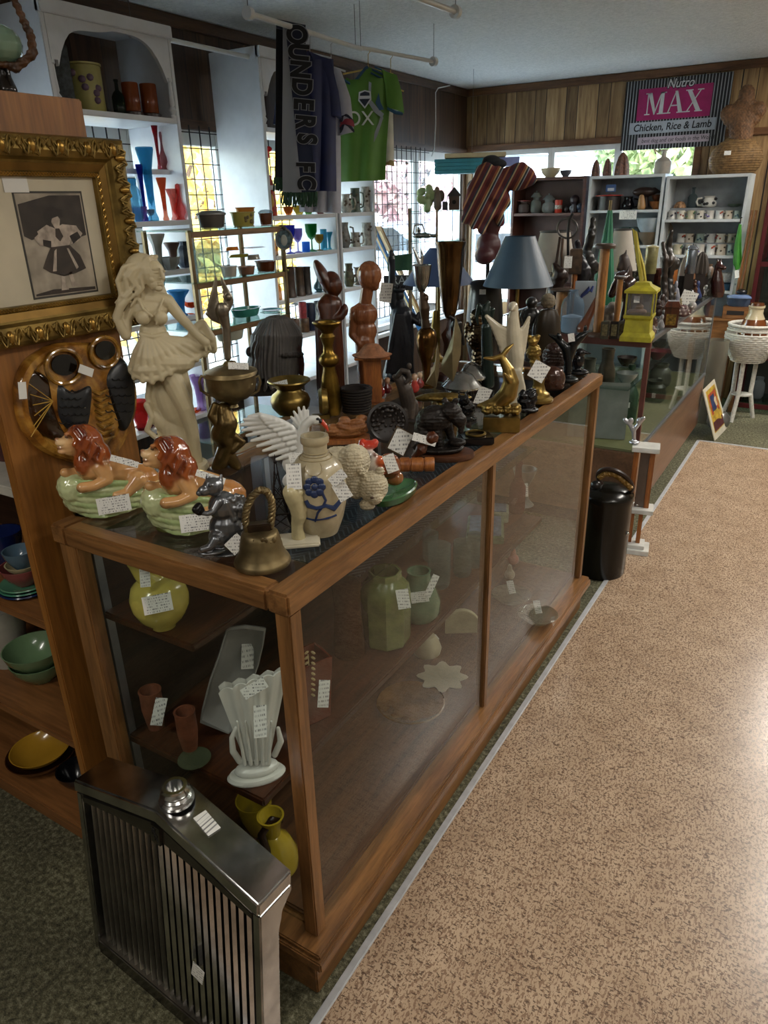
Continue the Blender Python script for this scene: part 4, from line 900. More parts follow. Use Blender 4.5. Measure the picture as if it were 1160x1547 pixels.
# brass dolphin
k = K(757, 648)
dl = chain([(724, 613, 0, 4), (735, 613, 0, 8), (752, 609, 0, 12), (767, 595, 0, 14), (772, 578, 0, 12), (768, 560, 0, 9), (761, 546, 0, 6), (757, 538, 0, 4.5)])+chain([(757, 538, 0, 4), (745, 542, -4, 4), (732, 541, -6, 2)])+chain([(758, 538, 0, 4), (766, 528, 3, 4), (775, 520, 6, 1.6)])+chain([(770, 575, -10, 4), (762, 565, -20, 2)])+chain([(748, 612, -8, 4), (742, 624, -14, 2)])
blk = [('e', 757+dx*7, 620-dy*4, -4+dx, 9, 12, 6) for dx in (-3, -1, 1, 3) for dy in (0, 1)]
item('brass_dolphin', 'polished brass leaping dolphin on a square brass base', 'ornament', k, [('dolphin', org(k, dl, 1.3, 3), M('a88c4e', .3, .9, .3, 15)), ('waves', org(k, blk, 1.3, 1, nz(k.s, .8, 1.2)), BRASS), ('base', smooth_box(-27*k.s, 27*k.s, -20*k.s, 20*k.s, 0, k.p(757, 626).z, bev=.002), BRASS)])
# white eagle
k = K(780, 610)
eg = chain([(777, 466, 0, 6), (775, 480, 0, 8), (776, 505, 0, 11), (780, 540, 0, 12), (778, 575, 0, 9), (776, 606, 0, 11)])+[('e', 775, 463, -2, 7, 8, 7), ('c', 775, 464, -8, 3, 773, 468, -13, 1.5)]
for i in range(8):
    a = i/7; eg += chain([(770, 502+a*38, 2, 6), (752+a*8, 494+a*34, 0, 5.5), (735+a*22, 478+a*50-4*math.sin(a*3), -2, 3)])
for i in range(7):
    a = i/6; eg += chain([(784, 505+a*36, 4, 5.5), (793-a*3, 495+a*34, 6, 4.5), (799-a*6, 480+a*40, 8, 2.6)])
for i in range(8): a = i/7; eg += chain([(774+a*10, 560, -8, 4), (766+a*24, 585, -6, 4), (758+a*34, 605, -4, 3.4)])
simple('white_eagle', 'white glazed eagle with raised wings behind the brass dolphin', 'figurine', k, eg, M('c9c0a8', .15, 0, .12, 20, coat=.6), 1.2, 0, part='eagle')
# dark glossy rock, brass footed piece, bookends
k = K(797, 622)
simple('black_figurine', 'small glossy black lump figurine right of the brass dolphin', 'figurine', k, [('e', 795, 606, 0, 14, 12, 16), ('e', 803, 600, -2, 9, 9, 14), ('e', 790, 598, -4, 7, 7, 9), ('e', 797, 618, 0, 17, 13, 5)], BLACKG, 1.3, 1, nz(k.s, .7, 1), part='figurine')
k = K(812, 606)
item('brass_figurine', 'brass figurine on a stepped round foot behind a white tag', 'figurine', k, [('foot', lp(k, [(0, 606), (23, 605), (23, 601), (18, 598), (17, 594), (11, 590), (8, 580), (9, 572), (6, 566), (0, 565)], 812, n=36), BRASS),
   ('figure', org(k, [('e', 806, 532, 0, 11, 10, 12), ('e', 805, 515, -2, 8, 8, 8), ('e', 799, 510, -4, 4, 4, 5), ('e', 812, 510, -4, 4, 4, 5), ('c', 808, 545, 0, 8, 811, 566, 0, 5)], 1.2, 1, nz(k.s, .9, .8)), BRASS), price(k, 814, 561, 24, 26, -.5, -.05)])
k = K(832, 590)
simple('brown_bookend', 'rounded glossy brown bookend at the case edge', 'bookend', k, [('e', 832, 572, 4, 22, 14, 20), ('c', 818, 584, 0, 6, 846, 584, 0, 6)], M('4a2c20', .2, .2, .3, 15, coat=.5), 1.3, 3, part='bookend')
k = K(840, 572)
simple('head_carving', 'dark brown carved head with curly hair facing right', 'carving', k, [('e', 838, 538, 0, 18, 17, 20), ('e', 848, 545, -3, 7, 7, 9), ('e', 854, 546, -3, 3.5, 3, 3.5), ('c', 840, 552, 0, 11, 842, 568, 0, 15)], M('3a2219', .3, 0, .3, 30), 1.2, 0, nz(k.s, 1.3, 1.2), part='head')
k = K(858, 580)
simple('dolphin_pair', 'two dark dolphins crossing tails in a V above a round base', 'figurine', k, chain([(830, 506, 0, 2), (842, 512, 0, 5), (855, 526, 0, 7), (858, 545, 0, 6), (857, 562, 0, 6)])+chain([(888, 502, 2, 2), (878, 508, 2, 6), (866, 520, 2, 7), (860, 540, 2, 6)])+[('e', 845, 508, -4, 3, 3, 6, None, .6), ('e', 857, 573, 0, 17, 14, 6), ('e', 884, 497, 2, 3, 2, 6)], M('16191b', .2, .3), 1.1, 1, part='dolphins', extra=[price(k, 863, 510, 9, 12, .2, -.03)])
k = K(874, 566)
simple('black_bird', 'small glossy black bird figurine at the far right corner of the case', 'figurine', k, [('e', 872, 545, 0, 11, 11, 13), ('e', 876, 533, -2, 8, 7, 7), ('c', 882, 532, -3, 3, 892, 534, -5, 1.2), ('e', 873, 562, 0, 17, 14, 5)], BLACKG, 1.1, 1, part='bird')
# table lamp with blue shade (behind, left rear of the case)
def lamp(name, label, k, cx, ytop, rt_, ybot, rb, matS, base_prof, matB):
    sh = MB(); z0, z1 = k.p(cx, ybot).z, k.p(cx, ytop).z; s = k.s
    sh.lathe([(rb*s, z0), (rt_*s, z1), (rt_*s-.002, z1), (rb*s-.002, z0), (rb*s, z0)], (0, 0), n=48)
    return item(name, label, 'lamp', k, [('lamp_shade', sh, matS), ('pole', MB().tube([(0, 0, .02), (0, 0, z1-.01)], 2.5*s, 8), BRASS), ('base', lp(k, base_prof, cx), matB)])
BLUE = M('2f4658', .45, 0, .12, 9)
k = K(776, 560); lamp('table_lamp', 'table lamp with a slate blue conical shade on a brass pole', k, 776, 357, 21, 431, 50, BLUE, [(0, 560), (16, 560), (16, 556), (8, 548), (4, 530), (8, 510), (6, 490), (3, 470), (0, 468)], BRASS)
k = K(662, 545); lamp('table_lamp', 'table lamp with a dark blue shade partly behind the tall brass trophy vase', k, 657, 375, 14, 428, 52, M('33476a', .5, 0, .12, 9), [(0, 545), (14, 545), (14, 541), (7, 535), (4, 515), (7, 500), (3, 470), (0, 468)], BRASS)
# tall trophy vase & loving cup
k = K(682, 575)
item('trophy_vase', 'tall tapering bronze-coloured trophy vase on a dark column', 'trophy', k, [('vase', lp(k, [(0, 482), (6, 480), (10, 470), (14, 440), (17, 405), (19, 375), (21, 368), (21, 365), (18, 366), (15, 400), (0, 460)], 679, n=44, flute=.03, fn=10), M('6e5230', .2, .95, .45, 9)), ('column', lp(k, [(0, 575), (22, 575), (22, 565), (12, 560), (10, 520), (14, 505), (7, 495), (5, 482), (0, 481)], 680, n=4), DWOOD), ('eagle', org(k, [('e', 690, 492, -6, 9, 7, 10), ('c', 690, 485, -6, 4, 680, 478, -8, 2), ('c', 694, 492, -6, 4, 700, 520, -6, 2.5)], 1.2), M('1d1a18', .3))])
k = K(644, 585)
item('loving_cup', 'silver loving cup held by a bronze figure on an urn', 'trophy', k, [('cup', lp(k, [(0, 443), (4, 441), (10, 428), (13, 410), (14, 401), (13, 400), (10, 412), (0, 425)], 637, n=32), SILV), ('figure', org(k, chain([(637, 442, 0, 3.5), (639, 452, 0, 6), (641, 466, 0, 8), (642, 482, 0, 6), (643, 495, 0, 7)])+[('e', 642, 450, 0, 6, 6, 6)], 1.1), BRONZE), ('urn', lp(k, [(0, 585), (12, 585), (12, 580), (5, 574), (7, 550), (13, 530), (16, 512), (13, 500), (6, 494), (0, 493)], 644, n=32), M('6b4c26', .25, .95, .3, 15)),
    ('finial', org(k, chain([(634, 400, 0, 4), (630, 388, 0, 3), (624, 374, 0, 1.6)])+chain([(636, 400, 0, 3), (638, 385, 0, 2), (636, 376, 0, 1)]), 1), SILV)])
# bronze vase, dark jug, green eagle, spiky things
k = K(725, 560)
simple('bronze_urn', 'round bronze urn with an ornate neck behind the white eagle', 'urn', k, [('e', 725, 510, 0, 20, 20, 20), ('c', 723, 490, 0, 10, 722, 478, 0, 12), ('e', 706, 500, 0, 5, 5, 14), ('c', 725, 525, 0, 12, 725, 556, 0, 14)], M('5a4a34', .22, .9, .4, 12), 1.3, 1, nz(k.s, .9, .8), part='urn')
k = K(737, 585)
simple('green_eagle', 'dark green-black eagle statuette with lifted wings', 'figurine', k, chain([(735, 485, 0, 7), (733, 470, 0, 7), (737, 458, 0, 4)])+chain([(733, 472, 0, 4), (724, 462, 0, 4), (720, 478, 0, 3), (722, 490, 0, 2)])+chain([(737, 472, 0, 4), (744, 468, 0, 4), (742, 490, 0, 2)])+[('c', 735, 495, 0, 8, 737, 580, 0, 10)], M('22302c', .25, .3), 1.2, 1, part='eagle')
k = K(727, 555, 1.0); kk = K(P=k.P+Vector((.05, .12, 0))); kk.bx = 727
item('dark_jug', 'tall dark pottery jug with a label left of the lamp shade', 'jug', kk, [('jug', lp(kk, [(0, 545), (20, 545), (26, 520), (27, 480), (24, 445), (22, 428), (20, 424), (17, 426), (17, 440), (0, 445)], 730), M('20201f', .3)), price(kk, 729, 441, 9, 7, 0, -.07)])
# brown bottle carving with pumice top
k = K(824, 548)
item('round_shouldered_carving', 'brown flattened carving with a rough round stone top', 'carving', k, [('body', lp(k, [(0, 548), (12, 547), (18, 525), (19, 500), (16, 478), (11, 468), (0, 466)], 824, sy=.55), M('3d3326', .3, 0, .35, 10)), ('rim', MB().tube([k.p(824+19*math.cos(a), 507+38*math.sin(a)) for a in np.linspace(0, 2*pi, 30)], 1.6*k.s, 6), M('4a4a4a', .3, .7)), ('top', org(k, [('e', 828, 455, 0, 11, 11, 11)], 1.1, 1, nz(k.s, 1.2, .6)), M('857862', .8, 0, .3, 60, .4, 100))])
k = K(803, 545)
simple('pewter_figurine', 'pewter two-handled vase left of the brown carving', 'vase', k, [('c', 803, 540, 0, 12, 803, 500, 0, 9), ('e', 803, 478, 0, 13, 10, 14), ('c', 803, 466, 0, 5, 803, 458, 0, 9)]+chain([(790, 470, 0, 2.4), (786, 482, 0, 2.4), (792, 494, 0, 2.4)])+chain([(815, 470, 0, 2.4), (820, 482, 0, 2.4), (813, 494, 0, 2.4)]), M('4c4c4c', .3, .8), 1.2, 1, part='vase')
# ashtray, dark ornaments and tiny dolls
k = K(718, 668)
at_ = MB().box(-24*k.s, 24*k.s, -20*k.s, 20*k.s, 0, 12*k.s, Matrix.Rotation(.25, 4, 'Z'))
item('black_ashtray', 'square glossy black ashtray with a brass ring in front of the dolphin', 'ashtray', k, [('block', at_.me(True, .003), BLACKG), ('ring', MB().tube([(14*k.s*math.cos(a), 14*k.s*math.sin(a), 14*k.s) for a in np.linspace(0, 2*pi, 25)], 2*k.s, 6), BRASS)])
k = K(706, 636)
simple('black_cat_figurine', 'small black seated animal figurine between bear and dolphin', 'figurine', k, [('e', 706, 618, 0, 12, 11, 14), ('e', 700, 605, -4, 9, 8, 8), ('c', 695, 600, -4, 3, 692, 592, -4, 1), ('c', 704, 599, -4, 3, 706, 590, -4, 1), ('e', 706, 632, 0, 15, 12, 5)], BLACKG, 1.2, 1, nz(k.s, .8, .7), part='figurine')
for (x, y, h_, r_, c1, c2, lab) in ((626, 590, 26, 8, 'b23a34', 'd8b493', 'tiny doll in a red dress with a pale face'), (634, 584, 22, 7, '8a2f2c', 'e0c4a4', 'tiny doll in dark red beside the red doll'), (573, 596, 26, 9, '7a1f1c', 'c8a080', 'small red-robed doll at the foot of the torch statue'), (585, 592, 22, 7, '5a1a1a', 'bb9070', 'smaller dark red doll beside the red-robed doll'), (741, 632, 20, 8, '3a2a20', '5f4a3a', 'small brown owl-shaped figurine behind the dolphin'), (560, 596, 22, 6, 'a52a22', 'c8a080', 'little red figure left of the torch statue')):
    k = K(x, y+4)
    simple('small_figurine', lab, 'figurine', k, [('e', x, y-4, 0, r_, r_*.8, r_, c1), ('c', x, y-6, 0, r_*.8, x, y-h_*.55, 0, r_*.5, c1), ('e', x, y-h_*.78, 0, r_*.62, r_*.6, r_*.65, c2), ('e', x, y-h_*.86, 2, r_*.68, r_*.6, r_*.5, '2c1c14')], ATTR, 1.0, 1, part='figurine')
k = K(724, 612, 1.0)
item('loose_tag', 'white paper tag leaning on small dark figurine left of the dolphin', 'tag', k, [('tag', MB().box(-10*k.s, 10*k.s, -.001, .001, 0, 28*k.s, Matrix.Rotation(.35, 4, 'Y')).me(False), tagmat())])
# ================================================================== RADIATOR SHELL leaning on the showcase
RA, RW, RH, RT, RL, RP = .06, .545, .475, .085, .1, .062
CHR = M('d0d0ce', .2, 1.0, .25, 14, .04, 30); CHRD = M('77736c', .22, .95, .3, 12)
rad = empty('radiator_grille', 'chrome car radiator grille with vertical slats standing on the carpet against the oak case', 'car radiator grille', (-1.215, .618, .002), -RA)
def rp(x, y, z): return Vector((x, y+z*RL, z))
def top(x, e=0): return RH+RP*(1-abs(2*x/RW-1)) + e
def rprism(o, y0, y1): return MB().prism([rp(x, y0, z) for x, z in o], Vector((0, y1-y0, 0)))
obj('top_shell', rprism([(0, top(0)-.03), (0, top(0)), (RW/2, top(RW/2)), (RW, top(RW)), (RW, top(RW)-.03), (RW/2, top(RW/2)-.03)], -.004, RT).me(True, .004), CHR, rad)
obj('fascia', rprism([(.02, top(0)-.034), (RW/2, top(RW/2)-.034), (RW-.02, top(RW)-.034), (RW-.02, RH-.05), (RW*.75, RH-.028), (RW/2, RH-.012), (RW*.25, RH-.028), (.02, RH-.05)], 0, .01).me(True, .002), CHRD, rad)
for sx in (0, 1):
    x0, x1 = (0, .02) if sx == 0 else (RW-.02, RW)
    m = MB().prism([rp(x0, 0, .0), rp(x0, .05, .0), rp(x0, .05, RH-.11), rp(x0, .06, RH-.07), rp(x0, RT, RH-.045), rp(x0, RT, RH-.03), rp(x0, 0, RH-.03)], (x1-x0, 0, 0))
    obj('side_shell', m.me(True, .003), CHR, rad)
obj('bottom_rail', rprism([(.02, 0), (RW-.02, 0), (RW-.02, .038), (.02, .038)], -.002, .05).me(True, .003), CHRD, rad)
N = 24
for i in range(N):
    x = .03+(RW-.06)*(i+.5)/N; zt = RH-.03-.0*abs(x/RW-.5)
    zt = RH-.05+(.5-abs(x/RW-.5))*2*.03
    m = MB(); a = .45 if i < N*.44 else 0
    mm = Matrix.Rotation(a, 4, 'Z')
    w_ = .0058
    v = [rp(x+mm.to_3x3().col[0][0]*dx+mm.to_3x3().col[1][0]*dy, .012+dy+mm.to_3x3().col[0][1]*dx, z) for z in (.038, zt) for dx, dy in ((-w_, 0), (0, -.006), (w_, 0), (w_*.6, .022), (-w_*.6, .022))]
    m.add(v, [(0, 1, 6, 5), (1, 2, 7, 6), (2, 3, 8, 7), (3, 4, 9, 8), (4, 0, 5, 9), (4, 3, 2, 1, 0), (5, 6, 7, 8, 9)], True)
    obj('slat', m.me(False), CHR if i >= N*.44 else M('9a968c', .28, .9, .2, 12), rad)
obj('core', rprism([(.02, .03), (RW-.02, .03), (RW-.02, RH-.03), (.02, RH-.03)], .05, .055).me(False), M('0c0b0a', .8), rad)
nk = MB().lathe([(0, 0), (.034, 0), (.034, .006), (.029, .009), (.031, .014), (.027, .018), (.029, .023), (.024, .029), (.024, .036), (.017, .036), (.016, .01), (0, .01)], (0, 0), n=36).me(); nk.transform(Matrix.Translation(rp(RW/2+.012, .042, top(RW/2)-.004))); obj('filler_neck', nk, CHR, rad)
bd = rprism([(RW/2-.014, RH-.016), (RW/2+.014, RH-.016), (RW/2+.014, RH+.026), (RW/2-.014, RH+.026)], -.006, 0).me(True, .001); obdg = obj('badge', bd, CHRD, rad)
def text(name, body, size, mat, parent, M4, ext=.0008, off=0, shear=0, align='CENTER', space=1.0):
    c = bpy.data.curves.new(name, 'FONT'); c.body = body; c.size = size; c.extrude = ext; c.offset = off; c.shear = shear; c.align_x = align; c.align_y = 'CENTER'; c.space_character = space
    o = bpy.data.objects.new('tmp', c); COL.objects.link(o); dg = bpy.context.evaluated_depsgraph_get()
    me = bpy.data.meshes.new_from_object(o.evaluated_get(dg)); bpy.data.objects.remove(o); me.transform(M4); me.materials.clear()
    return obj(name, me, mat, parent)
XZ = Matrix.Rotation(pi/2, 4, 'X')
text('lettering', 'R', .022, M('1a1818', .5), obdg, Matrix.Translation(rp(RW/2-.003, -.0065, RH+.012)) @ XZ)
text('lettering', 'R', .022, M('1a1818', .5), obdg, Matrix.Translation(rp(RW/2+.003, -.0065, RH-.001)) @ XZ)
for nm, c, w_, h_, rot in (('price_sticker', rp(RW*.67, .045, top(RW*.67)+.0015), .05, .028, None), ('price_tag', rp(RW*.69, -.008, .2), .032, .05, None)):
    t = MB()
    if nm == 'price_sticker': sl = math.atan2(RP, RW/2); t.box(-w_/2, w_/2, -h_/2, h_/2, 0, .0006, Matrix.Translation(c) @ Matrix.Rotation(sl, 4, 'Y') @ Matrix.Rotation(-.15, 4, 'Z')); me = t.me(False)
    else: t.box(-w_/2, w_/2, -.0005, .0005, -h_/2, h_/2, Matrix.Translation(c) @ Matrix.Rotation(.3, 4, 'Y')); me = t.me(False)
    obj(nm, me, tagmat(), rad)['label'] = 'white printed price label'
# ================================================================== GOLD FRAMED PICTURE and OWL PLAQUE on the shelf's end board
px0 = -1.3995; fy0, fy1, fz0, fz1 = .735, 1.19, 1.352, 1.737
def loft_frame(y0, y1, z0, z1, prof, x):
    m = MB(); v = []; f = []
    for ins, h in prof:
        v += [(x+h, y0+ins, z0+ins), (x+h, y1-ins, z0+ins), (x+h, y1-ins, z1-ins), (x+h, y0+ins, z1-ins)]
    for k in range(len(prof)-1):
        for i in range(4): j = (i+1) % 4; f.append((k*4+i, k*4+j, k*4+4+j, k*4+4+i))
    return m.add(v, f, True)
pc = empty('framed_picture', 'vintage photograph of a dancing girl in an ornate gold frame hung on the shelf end', 'picture', (0, 0, 0))
obj('outer_frame', loft_frame(fy0, fy1, fz0, fz1, [(0, 0), (0, .022), (.004, .03), (.012, .034), (.028, .036), (.040, .03), (.046, .022), (.05, .02), (.05, 0)], px0).me(False), GOLD, pc)
obj('liner', loft_frame(fy0+.05, fy1-.05, fz0+.05, fz1-.05, [(0, 0), (0, .019), (.014, .015), (.014, 0)], px0).me(False), M('7d5f2c', .4, .8, .2, 22), pc)
obj('inner_molding', loft_frame(fy0+.064, fy1-.064, fz0+.064, fz1-.064, [(0, 0), (0, .015), (.005, .019), (.011, .015), (.012, .006), (.012, 0)], px0).me(False), GOLD, pc)
# carved scrolls
orn = []; sc2 = MB()
def band(y0, z0, y1, z1, n_):
    d = Vector((0, y1-y0, z1-z0)); L_ = d.length; u = d/L_; w_ = Vector((1, 0, 0)).cross(u)
    for i in range(n_):
        c = Vector((px0+.037, y0, z0))+u*L_*(i+.5)/n_; st = L_/n_
        if i % 2 == 0: orn.append(MB()); orn[-1].ell(c, (.008, .008 if abs(u.y) > .5 else .014, .014 if abs(u.y) > .5 else .008), n=10)
        for sg in (-1, 1):
            for q in (0, 1, 2):
                pts = [c+u*sg*st*(.18+.55*t-.14*q)+w_*((.017-.004*q)*math.sin(t*4.2+q*.5+(0 if i % 2 else pi)))*(1-.25*t)+Vector((.001-.006*t*t, 0, 0)) for t in np.linspace(0, 1, 9)]
                sc2.tube(pts, [.0034*(1-.6*t) for t in np.linspace(0, 1, 9)], 6)
ya, yb, za, zb = fy0+.022, fy1-.022, fz0+.022, fz1-.022
band(ya, za, yb, za, 13); band(ya, zb, yb, zb, 13); band(ya, za, ya, zb, 11); band(yb, za, yb, zb, 11)
[obj('carved_boss', q, M('b08a44', .3, .9, .25, 22), pc) for q in orn]; obj('carved_scroll', sc2, GOLD, pc)
tw = MB(); a_ = .070
for (p, q) in (((fy0+a_, fz0+a_), (fy1-a_, fz0+a_)), ((fy1-a_, fz0+a_), (fy1-a_, fz1-a_)), ((fy1-a_, fz1-a_), (fy0+a_, fz1-a_)), ((fy0+a_, fz1-a_), (fy0+a_, fz0+a_))):
    d = Vector((0, q[0]-p[0], q[1]-p[1])); L_ = d.length; n_ = 90
    for ph in (0, pi):
        tw.tube([Vector((px0+.0185, p[0], p[1]))+d*(i/n_)+Vector((1, 0, 0)).cross(d/L_)*.0032*math.sin(i*L_/n_*480+ph) for i in range(n_+1)], .0013, 5)
obj('rope_trim', tw, M('b08a44', .3, .9, .25, 22), pc)
my0, my1, mz0, mz1 = fy0+.076, fy1-.076, fz0+.076, fz1-.076
obj('mat_board', MB().box(px0, px0+.004, my0, my1, mz0, mz1).me(False), M('cfc5ab', .8, 0, .08, 12), pc)
mc = [atx(x, y, px0+.0055) for x, y in ((22, 291), (118, 293), (150, 440), (52, 447))]
py0, py1, pz0, pz1 = 0.93, 1.075, 1.448, 1.655
py0 = (mc[0].y+mc[3].y)/2; py1 = (mc[1].y+mc[2].y)/2; pz1 = (mc[0].z+mc[1].z)/2; pz0 = (mc[2].z+mc[3].z)/2
obj('bevel', MB().box(px0+.004, px0+.0046, py0-.004, py1+.004, pz0-.004, pz1+.004).me(False), M('35322c', .7), pc)
pf = obj('print', MB().box(px0+.0046, px0+.005, py0, py1, pz0, pz1).me(False), M('b5a996', .7, 0, .35, 18), pc)
def flat(name, pts, mat, x=.0052):
    v = [Vector((px0+x, py0+(py1-py0)*a, pz1-(pz1-pz0)*b)) for a, b in pts]; return obj(name, MB().prism(v, (.0002, 0, 0)).me(False), mat, pf)
SEP = M('3a2d26', .8, 0, .4, 60); SEPL = M('c4b4a4', .8, 0, .3, 60)
flat('backdrop', [(.02, .1), (.2, .07), (.5, .02), (.98, .02), (.98, .42), (.8, .45), (.7, .38), (.3, .4), (.12, .44), (.02, .40)], M('3b322d', .8, 0, .4, 40))
flat('blouse', [(.22, .36), (.38, .30), (.5, .34), (.62, .3), (.84, .32), (.9, .4), (.74, .44), (.66, .52), (.4, .54), (.26, .46)], SEPL, .0055)
flat('skirt', [(.38, .52), (.68, .51), (.82, .62), (.88, .76), (.7, .80), (.5, .82), (.3, .77), (.2, .72), (.3, .6)], SEP, .0056)
flat('face', [(.47, .22), (.55, .2), (.6, .25), (.57, .33), (.5, .34), (.46, .28)], SEPL, .0056)
flat('hair', [(.38, .16), (.5, .12), (.64, .16), (.66, .24), (.58, .22), (.48, .24), (.42, .32), (.36, .26)], M('231a16', .8), .0058)
flat('leg', [(.46, .8), (.52, .8), (.5, .9), (.54, .96), (.42, .96)], SEPL, .0056); flat('leg', [(.58, .79), (.64, .78), (.66, .9), (.74, .93), (.6, .94)], SEPL, .0056)
flat('arm', [(.24, .38), (.16, .42), (.22, .5), (.34, .5), (.3, .44)], SEPL, .0057); flat('arm', [(.84, .34), (.92, .4), (.82, .48), (.7, .5), (.78, .42)], SEPL, .0057); flat('cuff', [(.28, .44), (.4, .46), (.38, .53), (.27, .5)], M('231a16', .8), .006); flat('cuff', [(.7, .42), (.84, .38), (.88, .44), (.74, .5)], M('231a16', .8), .006); flat('necklace', [(.5, .34), (.56, .34), (.6, .42), (.54, .47), (.48, .42)], SEP, .006); flat('skirt_fold', [(.42, .56), (.46, .54), (.4, .76), (.34, .76)], SEPL, .0058); flat('skirt_fold', [(.62, .54), (.65, .54), (.76, .74), (.72, .76)], SEPL, .0058)
flat('ground', [(.02, .97), (.3, .94), (.98, .96), (.98, .99), (.02, .99)], SEP, .0054)
sg = MB(); 
for x0_, n_ in ((.25, 5), (.75, 9)):
    sg.tube([Vector((px0+.0045, py0+(py1-py0)*(x0_+i*.03)*1.1, pz0-.017+.003*math.sin(i*1.9))) for i in range(n_)], .0006, 4)
obj('signature', sg, M('3a3430', .8), pc)
tp = atx(25, 277, px0+.006)
tg_ = MB().box(px0+.0047, px0+.0055, tp.y-.028, tp.y+.024, tp.z-.016, tp.z+.014).me(False); obj('price_sticker', tg_, tagmat(), pc)['label'] = 'white price sticker under the glass'
obj('glass', MB().box(px0+.010, px0+.0105, my0, my1, mz0, mz1).me(False), glass('ffffff', .7, 1, .01), pc)
# owl plaque
def wx(x, y, d=0): return atx(x, y, px0+d)
oc = wx(112, 610)
ow = empty('owl_plaque', 'round amber brown glazed ceramic plaque with a horned owl in relief', 'wall plaque', (0, 0, 0))
AMB, nt, bs = newmat('amber_glaze'); nt.links.new(ramp(nt, noise(nt, texco(nt), 13, 4, .6, .5), [(.36, '3a200c'), (.48, '8a5a20'), (.6, 'b5863a'), (.72, '6a4418')]), bs.inputs['Base Color']); bs.inputs['Roughness'].default_value = .15; bs.inputs['Coat Weight'].default_value = .7; AMBD = M('3a230e', .15, 0, .5, 40, .2, 60, coat=.8); WING = M('24262a', .35, 0, .3, 30)
rim = [wx(x, y) for x, y in ((112, 517), (150, 520), (180, 540), (198, 575), (200, 615), (188, 655), (165, 690), (128, 700), (95, 695), (60, 680), (32, 650), (20, 610), (22, 570), (40, 540), (75, 520))]
import itertools
def cr(pts, n=6):
    o = []; N_ = len(pts)
    for i in range(N_):
        p0, p1, p2, p3 = pts[i-1], pts[i], pts[(i+1) % N_], pts[(i+2) % N_]
        for j in range(n):
            t = j/n; o.append(.5*((2*p1)+(p2-p0)*t+(2*p0-5*p1+4*p2-p3)*t*t+(3*p1-p0-3*p2+p3)*t**3))
    return o
rs = cr(rim); cen = sum(rs, Vector())/len(rs)
m = MB(); v = []; 
for sc_, h in ((1, 0), (1, .012), (.96, .02), (.88, .022), (.82, .014), (.4, .018), (.02, .02)): v += [cen+(p-cen)*sc_+Vector((h, 0, 0)) for p in rs]
nR = len(rs); f = [(k*nR+i, k*nR+(i+1) % nR, (k+1)*nR+(i+1) % nR, (k+1)*nR+i) for k in range(6) for i in range(nR)]+[tuple(range(nR))]
obj('disc', m.add(v, f), AMB, ow)
inn = [cen+(p-cen)*.80+Vector((.0165, 0, 0)) for p in rs]
def blob(pts, h, mat, name, bump_=None):
    pts = cr([wx(x, y, .015) for x, y in pts], 5); c = sum(pts, Vector())/len(pts); v = []; n_ = len(pts)
    for sc_, hh in ((1, 0), (.97, h*.5), (.85, h*.85), (.5, h), (.02, h*1.02)): v += [c+(p-c)*sc_+Vector((hh, 0, 0)) for p in pts]
    return obj(name, MB().add(v, [(k*n_+i, k*n_+(i+1) % n_, (k+1)*n_+(i+1) % n_, (k+1)*n_+i) for k in range(4) for i in range(n_)]+[tuple(range(n_))]), mat, ow)
blob([(70, 530), (120, 522), (170, 530), (190, 580), (180, 640), (150, 680), (110, 670), (85, 640), (72, 590)], .012, AMB, 'owl_body')
blob([(48, 560), (75, 575), (78, 610), (92, 640), (98, 668), (60, 655), (38, 620), (34, 585)], .006, AMBD, 'leaf_ground')
for w_ in ([(82, 580), (105, 590), (132, 580), (133, 610), (127, 645), (112, 652), (97, 648), (84, 625)], [(155, 565), (180, 540), (197, 575), (198, 620), (188, 648), (178, 645), (160, 600)]):
    o = blob(w_, .02, WING, 'wing'); sc_ = MB(); c = [sum(a)/len(w_) for a in zip(*w_)]
    for r_ in range(6):
        for j in range(4):
            x = c[0]-15+j*10+(r_ % 2)*4; y = c[1]-28+r_*12
            if (x-c[0])**2/24**2+(y-c[1])**2/36**2 < .8: sc_.tube([wx(x+5*math.cos(a), y+4*math.sin(a), .0365) for a in np.linspace(.2, 2.9, 6)], .0013, 5)
    obj('feather', sc_, M('0f1012', .4), o)
for cx_, cy_, rx_, ry_ in ((96, 554, 27, 26), (158, 532, 21, 23)):
    ring = MB().tube([wx(cx_+rx_*math.cos(a), cy_+ry_*math.sin(a), .03) for a in np.linspace(0, 2*pi, 30)], .0045, 8); e = obj('eye_ring', ring, M('a8782a', .15, 0, .5, 40, coat=.8), ow)
    obj('eye', MB().prism([wx(cx_+rx_*.72*math.cos(a), cy_+ry_*.62*math.sin(a)-3, .027) for a in np.linspace(0, 2*pi, 20)[:-1]], (.003, 0, 0)).me(False), M('0b0907', .1), e)
bl = MB()
for i in range(8): y = 590+i*10; bl.tube([wx(138+i*1.5, y, .026), (wx(150+i, y+5, .034)), wx(163+i*1.5, y-1, .028)], [.003, .005, .003], 6)
obj('breast_feather', bl, M('a87a32', .2, 0, .5, 60, coat=.5), ow)
for i in range(6): a = .3+i*.5
vn = MB()
for i in range(6): vn.tube([wx(80, 606, .022), wx(48-4*math.cos(i), 580+i*16, .022)], .001, 5)
obj('leaf_vein', vn, M('b9923f', .3), ow)
for x, y, w_, h_, a in ((130, 560, .036, .018, -.5), (34, 590, .017, .034, -.15)):
    c = wx(x, y, .046 if x > 100 else .023); me = MB().box(-.0005, .0005, -w_/2, w_/2, -h_/2, h_/2, Matrix.Translation(c) @ Matrix.Rotation(a, 4, 'X')).me(False); obj('price_tag', me, tagmat(), ow)['label'] = 'white price tag'
